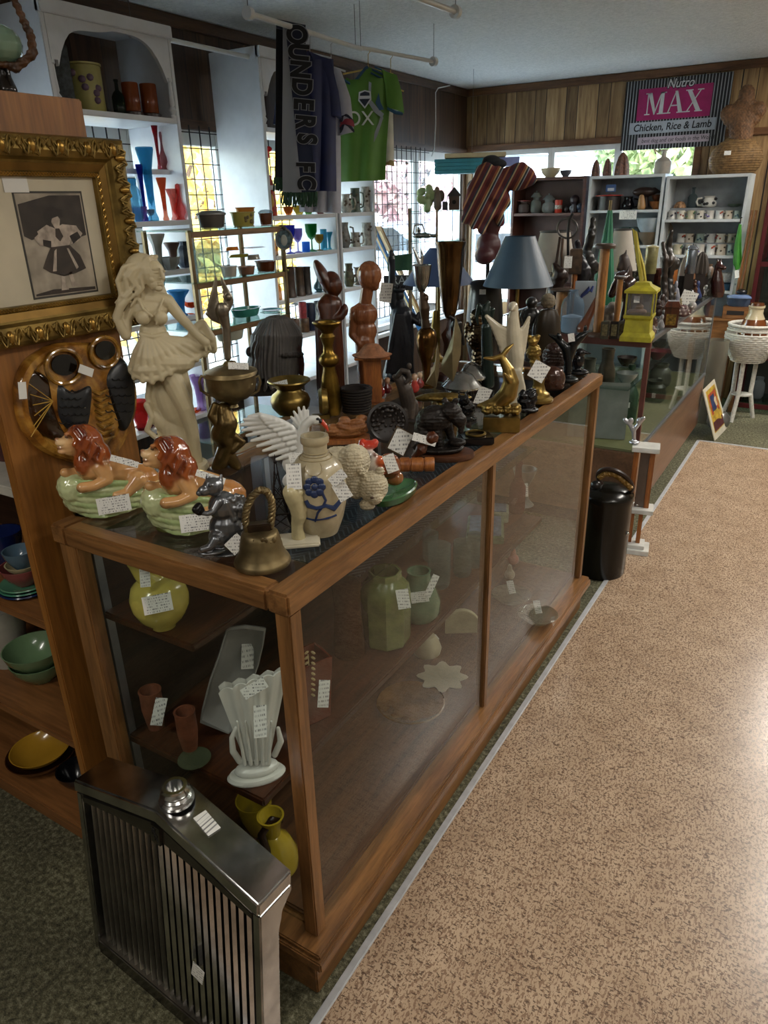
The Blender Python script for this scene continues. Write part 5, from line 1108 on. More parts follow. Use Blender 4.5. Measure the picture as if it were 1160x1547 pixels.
# ================================================================== INSIDE THE OAK SHOWCASE
def pot(name, label, cat, k, prof, mat, part='body', extra=(), group=None, cx=None, **kw):
    return item(name, label, cat, k, [(part, lp(k, prof, cx or k.bx, **kw), mat)]+list(extra), group)
YEL = M('c9b95c', .2, 0, .12, 15, coat=.4)
k = K(248, 946, .765)
pot('gourd_vase', 'pale yellow round-bodied vase with a jagged flared neck on the upper wooden shelf', 'vase', k, [(0, 946), (18, 945), (20, 940), (34, 928), (42, 912), (43, 898), (38, 882), (26, 872), (12, 868), (0, 867)], YEL, extra=[
    ('spout', org(k, chain([(232, 880, 0, 20), (216, 868, 0, 13), (206, 852, 0, 12)])+[('c', 204, 850, 0, 12, 202, 842, 0, 10)]+[('e', 197+i*5, 838+(i % 2)*3, -6, 2.4, 3, 5) for i in range(4)], 1.3), YEL), price(k, 238, 912, 40, 26, .02, -.062), price(k, 219, 872, 14, 28, -.1, -.045)])
TER = M('8c5238', .5, 0, .25, 30, .3, 150)
for x, yb, yt, w_, lab in ((236, 1098, 1040, 16, 'small terracotta cup vase at the back of the lower shelf'), (288, 1134, 1072, 15, 'small ribbed terracotta cup vase in front of the other one')):
    k = K(x, yb, .418)
    pot('cup_vase', lab, 'vase', k, [(0, yb), (w_*.7, yb), (w_*.8, yb-8), (w_*1.02, yb-30), (w_, yt+6), (w_*1.05, yt), (w_*.85, yt), (w_*.75, yt+20), (0, yt+30)], TER, extra=[price(k, 240, 1075, 17, 40, -.4, -.05)] if x < 250 else [])
k = K(294, 1150, .418); pot('glass_saucer', 'small greenish glass saucer beneath the ribbed cup vase', 'saucer', k, [(0, 1148), (18, 1148), (25, 1145), (23, 1144), (0, 1147)], cglass('8f9a78', .4))
k = K(350, 1108, .418)
tv = [k.p(x, y, .0) for x, y in ((345, 1112), (302, 1092), (304, 1076), (316, 1030), (330, 990), (343, 948), (372, 945), (402, 949), (398, 975), (391, 1005), (372, 1060), (360, 1100))]
c_ = sum(tv, Vector())/len(tv); m = MB(); v = []
for sc_, d in ((.7, .035), (.97, .012), (1, 0), (.94, 0), (.88, .014), (.6, .026), (.02, .028)): v += [c_+(p-c_)*sc_+Vector((0, d, 0)) for p in tv]
n_ = len(tv); m.add(v, [(a*n_+i, a*n_+(i+1) % n_, (a+1)*n_+(i+1) % n_, (a+1)*n_+i) for a in range(6) for i in range(n_)]+[tuple(range(n_))])
item('console_planter', 'long grey-white boat shaped planter stood on end on the lower shelf', 'planter', k, [('planter', m, M('8e8c88', .35, 0, .08)), price(k, 374, 985, 18, 50, -.15, .02)])
k = K(388, 1172, .418); fv = MB(); s = k.s
def fan(u, w):   # scalloped fan vase, front sheet
    a = -1+2*u; x = 388+(18+34*w)*a-6*w; y = 1150-(118+16*a)*w-5*abs(math.sin(u*pi*5))*w; d = -16*(1-a*a)*(.4+.6*w)-(3*math.cos(u*pi*10))*w
    return k.p(x, y, d*s)
def fan2(u, w):
    a = -1+2*u; x = 388+(18+34*w)*a-6*w; y = 1150-(126+14*a)*w-5*abs(math.sin(u*pi*5))*w; d = 14*(1-a*a)*(.4+.6*w)+(3*math.cos(u*pi*10))*w
    return k.p(x, y, d*s)
fv.grid(fan, 40, 14, .003); fv.grid(fan2, 40, 14, .003)
curl = org(k, chain([(362, 1150, -6, 5), (352, 1135, -10, 5), (350, 1115, -10, 4), (356, 1100, -8, 3)])+chain([(415, 1140, -6, 5), (424, 1120, -8, 5), (420, 1100, -8, 3)])+[('e', 388, 1160, 0, 34, 18, 12)]+[('c', 388+i*9, 1155, -12, 3, 384+i*13, 1090, -18, 2) for i in (-2, -1, 0, 1, 2)], 1.4)
fb = MB().lathe([(0, 0), (42*s, 0), (44*s, 4*s), (40*s, 9*s), (0, 10*s)], (0, 0), sy=.55)
item('fan_vase', 'white scalloped fan-shaped vase on an oval foot in the front corner of the case', 'vase', k, [('fan', fv, WHITEC), ('scroll', curl, WHITEC), ('foot', fb, WHITEC), price(k, 384, 1040, 36, 16, .45, -.045), price(k, 393, 1090, 18, 46, -.1, -.05)])
# lower floor of the case
YG = M('b59a2c', .15, 0, .15, 12, coat=.5)
k = K(389, 1256, .17); pot('yellow_cup', 'glossy yellow cup on the floor of the case behind the radiator grille', 'cup', k, [(0, 1256), (12, 1256), (15, 1250), (24, 1228), (27, 1206), (25, 1206), (20, 1230), (0, 1244)], YG)
k = K(418, 1312, .17); pot('yellow_pitcher', 'round glossy yellow pitcher with brown streaks on the floor of the case', 'pitcher', k, [(0, 1318), (20, 1317), (34, 1305), (36, 1290), (26, 1270), (12, 1258), (14, 1242), (20, 1230), (17, 1230), (10, 1244), (0, 1250)], YG, extra=[('handle', org(k, chain([(405, 1290, -20, 6), (395, 1262, -14, 6), (410, 1238, -6, 5), (424, 1240, 0, 4)]), 1.4), M('2a1a10', .2))])
# behind the front pane
k = K(474, 1082, .418); s = k.s
wp_ = MB()
for sc_, z in ((.8, 0), (.82, .01), (1, .09), (1.0, .125), (.9, .125), (.85, .03), (.0, .03)): pass
wp_.lathe([(0, 0), (24*s*.9, 0), (29*s*.9, 4*s), (38*s*.9, 110*s), (34*s*.9, 110*s), (26*s*.9, 8*s), (0, 8*s)], (0, 0), n=4, M4=Matrix.Rotation(pi/4+.5, 4, 'Z'))
wh = MB(); wh.tube([k.p(466+math.sin(i*.4)*2, 1070-i*9, -25*s) for i in range(10)], .9*s, 5)
for i in range(9):
    for sg in (-1, 1): wh.ell(k.p(468+sg*5, 1050-i*8, -26*s), (4*s, 1.5*s, 2*s), rot=(0, sg*.7, 0), n=8)
item('wheat_pot', 'square maroon pot with a raised cream wheat ear, behind the front pane', 'pot', k, [('pot', wp_.me(False), M('5e2618', .25, 0, .2, 15, coat=.3)), ('wheat_relief', wh, M('b5a070', .5)), price(k, 489, 1048, 16, 40, -.15, -.05)])
k = K(528, 985, .418); pot('amber_vase', 'tall amber glass cylinder vase left of the green jars', 'vase', k, [(0, 985), (24, 985), (23, 960), (19, 920), (21, 890), (24, 870), (22, 870), (17, 920), (20, 975), (0, 978)], cglass('7a4a2a', .45))
GRN = M('6a7442', .25, 0, .2, 20, coat=.3)
k = K(584, 970, .418); s = k.s
pot('square_jar', 'green square-shouldered pottery jar with a dark open mouth', 'jar', k, [(0, 966), (34, 965), (36, 960), (37, 895), (34, 880), (25, 872), (24, 868), (24, 862), (21, 862), (20, 874), (30, 886), (0, 950)], GRN, extra=[price(k, 609, 905, 18, 28, .15, -.07)], n=8)
k = K(633, 930, .418); pot('green_vase', 'smaller tapered grey-green vase beside the square green jar', 'vase', k, [(0, 932), (26, 931), (32, 922), (32, 905), (24, 885), (17, 868), (18, 862), (15, 862), (14, 874), (0, 915)], M('5f7a60', .25, 0, .15, 15, coat=.3), extra=[price(k, 634, 902, 26, 16, .15, -.06), price(k, 652, 885, 10, 34, -.45, -.05)])
for x, yb, h_, w_, lab in ((663, 885, 62, 17, 'clear glass tumbler vase beside the green vase'), (698, 868, 50, 14, 'clear glass tumbler further along the shelf'), (716, 855, 48, 12, 'clear glass tumbler nearest the middle post'), (650, 845, 40, 12, 'clear glass tumbler behind the row')):
    k = K(x, yb, .418); pot('glass_tumbler', lab, 'glass', k, [(0, yb), (w_*.8, yb), (w_, yb-6), (w_, yb-h_), (w_*.88, yb-h_), (w_*.86, yb-8), (0, yb-6)], cglass('aebfba', .22), group='clear tumblers behind the front pane')
k = K(620, 1066, .17); pot('amber_platter', 'large round platter with amber centre lying on the floor of the case', 'platter', k, [(0, 1066), (40, 1066), (52, 1060), (50, 1059), (38, 1063), (0, 1063)], M('6a4a26', .2, 0, .4, 12, coat=.4))
k = K(668, 1030, .17); st_ = MB().lathe([(0, 0), (18*k.s, 0), (34*k.s, 10*k.s), (30*k.s, 11*k.s), (0, 5*k.s)], (0, 0), flute=.16, fn=8, n=48)
item('scalloped_bowl', 'cream scalloped bowl on the floor of the case behind the platter', 'bowl', k, [('bowl', st_, M('9a907a', .3, 0, .1))])
k = K(645, 985, .17); pot('glass_jar', 'small round glass jar with a cream lid behind the scalloped bowl', 'jar', k, [(0, 985), (20, 985), (22, 978), (18, 968), (12, 960), (0, 958)], M('b5a88a', .3, 0, .1))
k = K(700, 965, .17); m = MB().prism([k.p(x, y, 0) for x, y in [(672, 958)]+[(698+26*math.cos(a), 945-22*math.sin(a)) for a in np.linspace(pi, 0, 14)]+[(724, 956)]], (0, .02, 0))
item('cream_wall_pocket', 'cream half-round pottery wall pocket behind the scalloped bowl', 'wall pocket', k, [('pocket', m.me(True, .002), M('b8ae8c', .4, 0, .15, 20)), price(k, 655, 970, 12, 22, .3, -.0)])
k = K(560, 850, .706); zz = MB()   # zigzag cloth on the glass shelf
mt, nt, bs = newmat('zigzag'); tc = nt.nodes.new('ShaderNodeTexCoord'); sep = nt.nodes.new('ShaderNodeSeparateXYZ'); nt.links.new(tc.outputs['Object'], sep.inputs[0])
tri = math_(nt, 'PINGPONG', math_(nt, 'MULTIPLY', sep.outputs[0], 30), 1.0); ln = math_(nt, 'FRACT', math_(nt, 'ADD', math_(nt, 'MULTIPLY', sep.outputs[1], 42), math_(nt, 'MULTIPLY', tri, 1.6)))
nt.links.new(mix(nt, lin('171c26'), lin('4a525c'), math_(nt, 'GREATER_THAN', ln, .72)), bs.inputs['Base Color']); bs.inputs['Roughness'].default_value = .9
cl = setp(obj('zigzag_cloth', MB().grid(lambda u, v: (-1.27+.34*u, 1.37+1.2*v, .7085+.0025*math.sin(v*17)+.002*math.sin(u*13+v*5)), 16, 40, .0015), mt), 'dark cloth with pale zigzag lines spread on the glass shelf', 'cloth')
for (P_, sz, c, lab) in (((-1.0, 2.35, .418), (.14, .2, .03), '6f8064', 'pale green boxed set lying on the lower shelf in the far bay'), ((-1.02, 2.5, .418), (.1, .1, .045), '8f9b88', 'small pale green box behind the green boxed set')):
    k = K(P=P_); item('flat_box', lab, 'box', k, [('box', MB().box(-sz[0]/2, sz[0]/2, -sz[1]/2, sz[1]/2, 0, sz[2]).me(True, .004), M(c, .4, 0, .3, 30)), ('lid', MB().box(-sz[0]/2+.01, sz[0]/2-.01, -sz[1]/2+.01, sz[1]/2-.01, sz[2], sz[2]+.004).me(False), M('5a6f86', .3, 0, .4, 40))])
k = K(790, 762, .418); pot('grey_goblet', 'dark grey flared goblet vase in the far bay of the case', 'vase', k, [(0, 762), (16, 762), (10, 756), (5, 746), (6, 735), (14, 720), (18, 708), (16, 708), (5, 730), (0, 732)], M('4f524f', .3, 0, .15), extra=[price(k, 793, 740, 9, 20, .1, -.04), price(k, 777, 752, 10, 20, -.4, -.05)])
k = K(P=(-1.02, 2.5+.06, .4185)); item('red_bottle', 'dark red glass bottle at the far end of the lower shelf', 'bottle', k, [('bottle', MB().lathe([(0, 0), (.03, 0), (.033, .02), (.033, .11), (.014, .15), (.012, .2), (.015, .205), (.015, .215), (0, .215)], (.06, .02)), cglass('6a1a20', .6))])
for x, y, lab in ((772, 905, 'clear glass dish with a leaning white tag, far bay floor'), (812, 935, 'small glass dish with a tilted tag by the far pane')):
    k = K(x, y, .17); pot('glass_dish', lab, 'dish', k, [(0, y), (20, y), (30, y-8), (28, y-9), (18, y-3), (0, y-3)], cglass('b8b09c', .3), extra=[price(k, x, y-18, 10, 20, .3, -.02)])
for x, y, r_, c, lab in ((775, 845, 9, '8a4a38', 'small reddish round ornament on the floor of the far bay'), (770, 868, 8, '9a8f7a', 'small cream figurine on the floor of the far bay')):
    k = K(x, y+6, .17); simple('small_ornament', lab, 'ornament', k, [('e', x, y, 0, r_, r_, r_), ('c', x, y-4, 0, r_*.6, x, y-r_*1.6, 0, r_*.4)], M(c, .4), 1.2, 2, part='ornament')
# ================================================================== POTTERY ON THE PINE SHELVES
def bowl(label, x, yb, z, w_, h_, c, name='bowl', n=40, group=None, P=None, flute=0, fn=12, r=.2):
    if P is None: P = atz(x, yb, z)
    k = K(P=P); k.bx = x; s = k.s; h = h_*s*1.05; R_ = w_*s; t = max(.05*R_, .002)
    m = MB().lathe([(0, 0), (R_*.45, 0), (R_*.5, h*.08), (R_*.72, h*.35), (R_*.92, h*.7), (R_, h), (R_-t, h), (R_*.9-t, h*.7), (R_*.68-t, h*.35), (R_*.4, h*.14), (0, h*.12)], (0, 0), n=n, flute=flute, fn=fn)
    return item(name, label, 'bowl' if name == 'bowl' else name.split('_')[-1], k, [(name.split('_')[-1], m, M(c, r, 0, .1, 10, coat=.4))], group)
def plate(label, P, r_, c, h=.012, name='plate'):
    k = K(P=P); m = MB().lathe([(0, 0), (r_*.55, 0), (r_, h), (r_*.97, h+.003), (r_*.55, .004), (0, .004)], (0, 0), n=40)
    return item(name, label, 'plate', k, [('plate', m, M(c, .2, 0, .1, 10, coat=.4))])
def sbowl(label, P, R_, h, c, group=None, name='bowl', flute=0):
    k = K(P=P); t = .003
    m = MB().lathe([(0, 0), (R_*.45, 0), (R_*.5, h*.08), (R_*.72, h*.35), (R_*.92, h*.7), (R_, h), (R_-t, h), (R_*.9-t, h*.7), (R_*.68-t, h*.35), (R_*.4, h*.14), (0, h*.12)], (0, 0), n=44, flute=flute, fn=16)
    return item(name, label, name.split('_')[-1], k, [('bowl', m, M(c, .2, 0, .1, 10, coat=.4))], group)
st = Vector((-1.60, .88, .7292))
plate('navy blue dinner plate at the bottom of the plate stack', st, .066, '16244a', .009); plate('teal green plate on the navy plate', st+Vector((0, 0, .0075)), .064, '3f7a62', .009); plate('paler green plate on top of the plate stack', st+Vector((0, 0, .0150)), .061, '57876a', .009)
sbowl('dusty pink deep bowl resting on the green plates', st+Vector((0, 0, .0205)), .054, .05, '8c4a48')
sbowl('cream bowl nested in the dusty pink bowl', st+Vector((.006, 0, .05)), .042, .028, 'b9ac86')
sbowl('slate blue bowl on top of the stack of bowls', st+Vector((.006, 0, .064)), .041, .05, '566f80')
sbowl('mustard yellow mixing bowl at the back of the same shelf', Vector((-1.69, 1.03, .729)), .055, .07, '8a7426'); sbowl('second mustard bowl nested in the mixing bowl', Vector((-1.69, 1.03, .775)), .062, .07, '94802c')
sbowl('cobalt blue bowl behind the bowl stack at the frame edge', Vector((-1.77, .94, .729)), .05, .10, '14204e')
g0 = Vector((-1.735, .935, .381))
sbowl('sage green bowl, lower one of the green pair', g0, .078, .065, '6a8763', 'two green bowls nested on the middle shelf'); sbowl('sage green bowl, upper one of the green pair', g0+Vector((0, -.004, .036)), .084, .07, '6f8c66', 'two green bowls nested on the middle shelf')
k = K(P=(-1.89, .94, .381)); item('white_vase', 'plain white tapered vase at the left of the green bowls', 'vase', k, [('vase', MB().lathe([(0, 0), (.045, 0), (.065, .14), (.07, .19), (.065, .19), (.05, .1), (0, .02)], (0, 0)), M('a8a498', .4))])
y0_ = Vector((-1.80, .91, .06))
sbowl('wide dark brown casserole dish under the yellow bowl', y0_, .10, .045, '3a2012'); sbowl('wide shallow yellow bowl inside the brown casserole', y0_+Vector((0, -.002, .018)), .085, .042, 'b58a2c'); sbowl('black bowl beside the yellow one, toward the shelf end', Vector((-1.63, .905, .06)), .055, .06, '0f1014')
for i, (x, z, c, lab) in enumerate(((-1.62, 1.06, '4a1418', 'dark red bowl on the upper white shelf board'), (-1.78, 1.06, '3d1015', 'dark red bowl further left on the upper board'))): sbowl(lab, Vector((x, .93, z)), .07, .1, c)
# jar with branch handle on top of the pine unit
k = K(P=(-1.49, .97, 1.808)); k.bx = 8; s = k.s
jr = MB().lathe([(0, 0), (.07, 0), (.075, .02), (.06, .05), (.05, .06), (.0, .06)], (0, 0)); 
tea = org(k, [('e', 2, 68, 0, 30, 30, 27)], 1.5)
br = chain([(10, -20, -12, 5), (24, 5, -14, 5), (36, 32, -14, 5.5), (47, 55, -14, 6), (50, 80, -14, 6.5), (38, 92, -14, 6), (24, 102, -14, 7), (10, 98, -12, 6), (-8, 96, -8, 5)])
simple2 = item('branch_handle_teapot', 'green glazed pot held in a gnarled brown branch handle, at the top left', 'teapot', k, [('pot', tea, M('6f8a74', .15, 0, .1, 10, coat=.6)), ('branch_handle', org(k, br, 1.3, 1, nz(s, .6, 1.2)), M('5c3a1c', .5, 0, .6, 40)), ('stand', org(k, chain([(2, 95, 6, 10), (5, 118, 8, 12), (12, 137, 4, 14)]), 1.5), M('191411', .2))])
# ================================================================== FLOOR THINGS between the two showcases
k = K(905, 862, 0); s = k.s
pot('black_churn', 'tall black enamelled lidded can standing on the carpet between the two cases', 'can', k, [(0, 862), (34, 862), (36, 858), (36, 755), (37, 752), (37, 744), (36, 742), (26, 735), (12, 731), (0, 730)], M('16140f', .22, .3, .15, 10), n=40, extra=[
    ('knob', org(k, [('e', 900, 733, -8, 8, 7, 7)], 1.4), M('191512', .3)), ('ring_handle', MB().tube([k.p(929+26*math.cos(a), 728+17*math.sin(a)+9*math.cos(a), (8*math.sin(a)-4)*s) for a in np.linspace(0, 2*pi, 34)], 3.4*s, 8), M('2a1a12', .35)),
    ('gold_cord', rope([k.p(x, y, -10*s) for x, y in ((905, 722), (913, 716), (925, 716), (936, 722), (947, 732), (953, 738))], 4*s, 3, 6), M('7a5a1f', .45, .3)), ('spigot', org(k, [('e', 936, 808, -8, 7, 7, 7), ('c', 936, 808, -8, 4, 948, 806, -14, 3), ('c', 938, 800, -10, 2.5, 938, 792, -12, 2.5)], 1.2), SILV)])
k = K(958, 832, 0); s = k.s; MAR = M('cfcdc6', .25, 0, .12, 12)
def zz_(y): return k.p(k.bx, y).z
tp_ = [('base', smooth_box(-22*s, 20*s, -18*s, 18*s, 0, 9*s, bev=.002), MAR), ('base', smooth_box(-19*s, 13*s, -14*s, 14*s, 9*s, 15*s, bev=.002), MAR)]
for x in (-9, 3): tp_.append(('column', smooth_box((x-3)*s, (x+3)*s, -4*s, 4*s, 15*s, zz_(770), bev=.001), MWOOD))
tp_ += [('shelf', smooth_box(-20*s, 19*s, -16*s, 16*s, zz_(770), zz_(764), bev=.002), MAR)]
for x in (-14, 8): tp_.append(('column', smooth_box((x-3)*s, (x+4)*s, -5*s, 5*s, zz_(764), zz_(678), bev=.001), MWOOD))
tp_ += [('column', smooth_box(-8*s, 6*s, -3*s, 3*s, zz_(764), zz_(678), bev=.001), M('6f625a', .35, .6)), ('shelf', smooth_box(-20*s, 17*s, -16*s, 16*s, zz_(678), zz_(671), bev=.002), MAR)]
tp_ += [('ornament', org(k, [('e', 958, 668, 0, 8, 7, 3)]+chain([(958, 668, 0, 2.5), (957, 652, 0, 3.5), (952, 642, 0, 3), (944, 634, 0, 3)])+chain([(957, 650, 0, 3), (965, 640, 0, 3), (972, 632, 0, 3)])+[('e', 953, 636, 0, 4, 3, 5), ('e', 965, 636, 0, 4, 3, 5)], 1.1), M('c8c8cc', .12, .6)), ('ornament', org(k, [('e', 962, 762, 0, 5, 4, 2), ('c', 962, 760, 0, 2, 961, 752, 0, 2.4)], .9), SILV)]
item('trophy_stand', 'tall marble and wood trophy stand with silver ornament in front of the glass counter', 'trophy', k, tp_)
# poster leaning on the counter
f1, f2 = Vector((-.565, 5.34, .004)), Vector((-.535, 5.72, .004)); t1, t2 = Vector((-.688, 5.31, .36)), Vector((-.672, 5.69, .36))
po = empty('leaning_poster', 'framed colourful poster leaning against the far end of the glass counter', 'poster', (0, 0, 0))
nn_ = (f2-f1).cross(t1-f1).normalized(); nn_ = nn_ if nn_.x > 0 else -nn_
def quad(a, b, c, d, o, th): return MB().prism([p+nn_*o for p in (a, b, c, d)], nn_*th).me(False)
def bl_(u, v): return f1.lerp(f2, u).lerp(t1.lerp(t2, u), v)
obj('board', quad(f1, f2, t2, t1, 0, .006), M('c9c2ae', .5), po)
for u0, u1, v0, v1, c in ((.12, .88, .12, .93, 'c8a43c'), (.2, .8, .45, .85, 'b5532e'), (.3, .6, .5, .8, '34406a'), (.45, .72, .55, .72, 'e0c8a0'), (.15, .85, .14, .32, '5c2a30')):
    obj('print', quad(bl_(u0, v0), bl_(u1, v0), bl_(u1, v1), bl_(u0, v1), .006+.001*(c != 'c8a43c')+.001*(c in ('34406a', 'e0c8a0')), .0015), M(c, .5, 0, .4, 25), po)
# wicker plant stand, jug in it
k = K(P=(-.50, 6.02, 0)); k.bx = 1118; s = k.s; WK = M('cbc8be', .6, 0, .15, 60)
def zw(y): return k.p(1118, y).z
zt, zb = zw(490), zw(543); R_ = 33*s; m = MB(); nW = 40
for i in range(18):
    f_ = i/17; z = zb+(zt-zb)*f_; r_ = R_*(.62+.42*math.sin(min(f_*1.35, 1.25)*pi/2+.08)-.08*max(0, f_-.8)*5)
    if i == 14: continue
    m.tube([((r_+.0025*(1 if (j+i) % 2 else -1))*math.cos(2*pi*j/nW), (r_+.0025*(1 if (j+i) % 2 else -1))*math.sin(2*pi*j/nW), z) for j in range(nW+1)], (zt-zb)/34*1.15, 6)
rimw = MB().tube([(R_*.98*math.cos(2*pi*j/nW), R_*.98*math.sin(2*pi*j/nW), zt+.004) for j in range(nW+1)], .011, 8)
ribs = MB()
for j in range(20):
    a = 2*pi*j/20; ribs.tube([(R_*(.62+.42*math.sin(min(f_*1.35, 1.25)*pi/2+.08)-.08*max(0, f_-.8)*5)*math.cos(a), R_*(.62+.42*math.sin(min(f_*1.35, 1.25)*pi/2+.08)-.08*max(0, f_-.8)*5)*math.sin(a), zb+(zt-zb)*f_) for f_ in np.linspace(0, 1, 7)], .005, 5)
parts = [('basket', m, WK), ('rim', rimw, WK), ('rib', ribs, WK), ('bottom', MB().lathe([(0, zb-.004), (R_*.66, zb-.004), (R_*.66, zb+.004), (0, zb+.004)], (0, 0)), WK)]
for a in (.6, 2.7, 4.4): parts.append(('leg', MB().tube([(R_*.45*math.cos(a), R_*.45*math.sin(a), zb), (R_*.42*math.cos(a), R_*.42*math.sin(a), zb*.45), (R_*.75*math.cos(a), R_*.75*math.sin(a), .0)], .016, 8), WK))
parts.append(('brace', MB().lathe([(0, zb*.42), (R_*.42, zb*.42), (R_*.42, zb*.44), (0, zb*.44)], (0, 0)), WK))
item('wicker_plant_stand', 'white wicker plant stand with three splayed legs at the far end of the aisle', 'plant stand', k, parts)
kk = K(P=(-.50, 6.02, zb+.006)); kk.bx = 1118
jz = lambda y: k.p(1118, y).z-zb
item('stoneware_crock', 'brown crock with a cream neck and lid standing in the wicker stand', 'crock', kk, [('body', MB().lathe([(0, 0), (.09, 0), (.105, .06), (.1, jz(497)), (.07, jz(482)), (.0, jz(482))], (0, 0)), M('6a3a1c', .2, 0, .2, 12, coat=.4)), ('neck', MB().lathe([(0, jz(482)), (.068, jz(482)), (.05, jz(474)), (.05, jz(466)), (.056, jz(465)), (.056, jz(462)), (.0, jz(462))], (0, 0)), M('b8ab8c', .25)), ('lid', MB().lathe([(0, jz(462)), (.05, jz(462)), (.045, jz(458)), (0, jz(457))], (0, 0)), M('4f2c16', .25))])
k = K(P=(-.60, 5.72, 0)); item('glass_cylinder', 'tall clear glass cylinder standing before the wicker stand', 'vase', K(P=(-.70, 5.83, 0)), [('cylinder', MB().lathe([(0, 0), (.075, 0), (.08, .01), (.08, .62), (.076, .62), (.072, .02), (0, .015)], (0, 0)), cglass('b9b3a4', .3))])
item('silver_bowl', 'rounded silver pot on the carpet at the foot of the wicker stand', 'pot', k, [('pot', MB().lathe([(0, 0), (.06, 0), (.08, .03), (.08, .08), (.05, .115), (.035, .12), (.03, .12), (0, .11)], (0, 0)), M('8f8f8d', .3, .8))])
# ================================================================== RODS, HANGING CLOTHES, SIGN
WROD = M('c9c9c5', .35, .1, .05)
def rod(label, a, b, z, ends=(1, 1)):
    A, B = atz(*a, z), atz(*b, z); c = (A+B)/2; r = empty('hanging_rod', label, 'rod', c)
    obj('rod', MB().tube([A-c, B-c], .011, 12), WROD, r)
    for p, e in ((A, ends[0]), (B, ends[1])):
        if e: q = (B-A).normalized(); obj('end_cap', MB().tube([p-c-q*.012, p-c+q*.012], .024, 16), WROD, r)
        obj('wire', MB().tube([p-c, Vector((p.x-c.x, p.y-c.y, ZC-c.z))], .0015, 5), M('5a5a58', .5), r)
    return A, B
RA1, RB1 = rod('long white rod near the ceiling that the scarf and jerseys hang from', (375, 20), (545, 74), 2.30, (1, 0))
RA2, RB2 = rod('white rod continuing behind the green jersey', (537, 71), (655, 93), 2.32, (0, 1))
rod('white rod crossing in front of the tall white shelf units', (200, 48), (425, 97), 2.30)
rod('white rod at the top edge of the view over the aisle', (560, -30), (688, 18), 2.30)
k = K(P=atz(642, 60, 2.4)); 
def kfree(P, bx=None): k = K(P=P); k.free = 1; k.bx = bx; return k
def cloth(k, L, R, amp=.012, nf=5, th=.004, nu=34, nv=30, ph=0, bulge=.0, d0=0):
    """hanging sheet between a left and right outline given as seen"""
    def row(P_, v):
        t = v*(len(P_)-1); i = min(int(t), len(P_)-2); f = t-i; return (P_[i][0]*(1-f)+P_[i+1][0]*f, P_[i][1]*(1-f)+P_[i+1][1]*f)
    def fn(u, v):
        a, b = row(L, v), row(R, v); d = d0+amp*math.sin(u*nf*2*pi+ph+v*1.2)*(.25+.75*v)-bulge*math.sin(u*pi)
        return k.p(a[0]*(1-u)+b[0]*u, a[1]*(1-u)+b[1]*u, d)
    return MB().grid(fn, nu, nv, th)
def on_rod(x): t = (x-375)/(655-375); return RA1.lerp(RB2, t)
def hanger(k, x, y0, y1, w_):
    m = MB(); m.tube([k.p(x-w_, y1+8), k.p(x, y1), k.p(x+w_, y1+8)], .004, 6); m.tube([k.p(x, y1), k.p(x, y0+6), k.p(x+3, y0+2), k.p(x, y0-2)], .002, 5); return m
# green jersey
JG = M('4c7a1e', .6, 0, .1, 8); JB = M('1c4a66', .6, 0, .1); NAVY = M('131a30', .7, 0, .2, 30); ROY = M('0b1a4e', .6, 0, .2, 10)
k = kfree(atz(556, 74.5, 2.32)+Vector((0, 0, -.02)), 560)
body = cloth(k, [(517, 122), (514, 170), (513, 220), (512, 275)], [(597, 117), (588, 165), (584, 220), (582, 272)], .010, 2.5, .012, bulge=.03)
slv = cloth(k, [(576, 106), (580, 130), (584, 160)], [(598, 115), (604, 140), (608, 172)], .006, 1, .03, 12, 12, d0=-.01)
top_ = cloth(k, [(517, 123), (516, 126)], [(517.5, 122), (598, 118)], 0, 1, .01, 6, 4)
yoke_ = MB(); yoke_.prism([k.p(x, y, -.018) for x, y in ((519, 122), (524, 117), (538, 126), (552, 103), (556, 101), (599, 116), (598, 124), (556, 128), (520, 130))], (0, .014, 0))
cr_ = MB().prism([k.p(x, y, -.048) for x, y in ((542, 139), (551, 136), (560, 138), (561, 150), (551, 164), (541, 152))], (0, .004, 0))
cr2 = MB().prism([k.p(x, y, -.050) for x, y in ((544, 141), (551, 138), (558, 140), (559, 149), (551, 161), (543, 151))], (0, .004, 0))
cr3 = MB().box(*(lambda a, b: (a.x, b.x, -.052, -.049, b.z, a.z))(k.p(542, 147), k.p(560, 151)))
shp = lambda pts, d: MB().prism([k.p(x, y, d) for x, y in pts], (0, .003, 0))
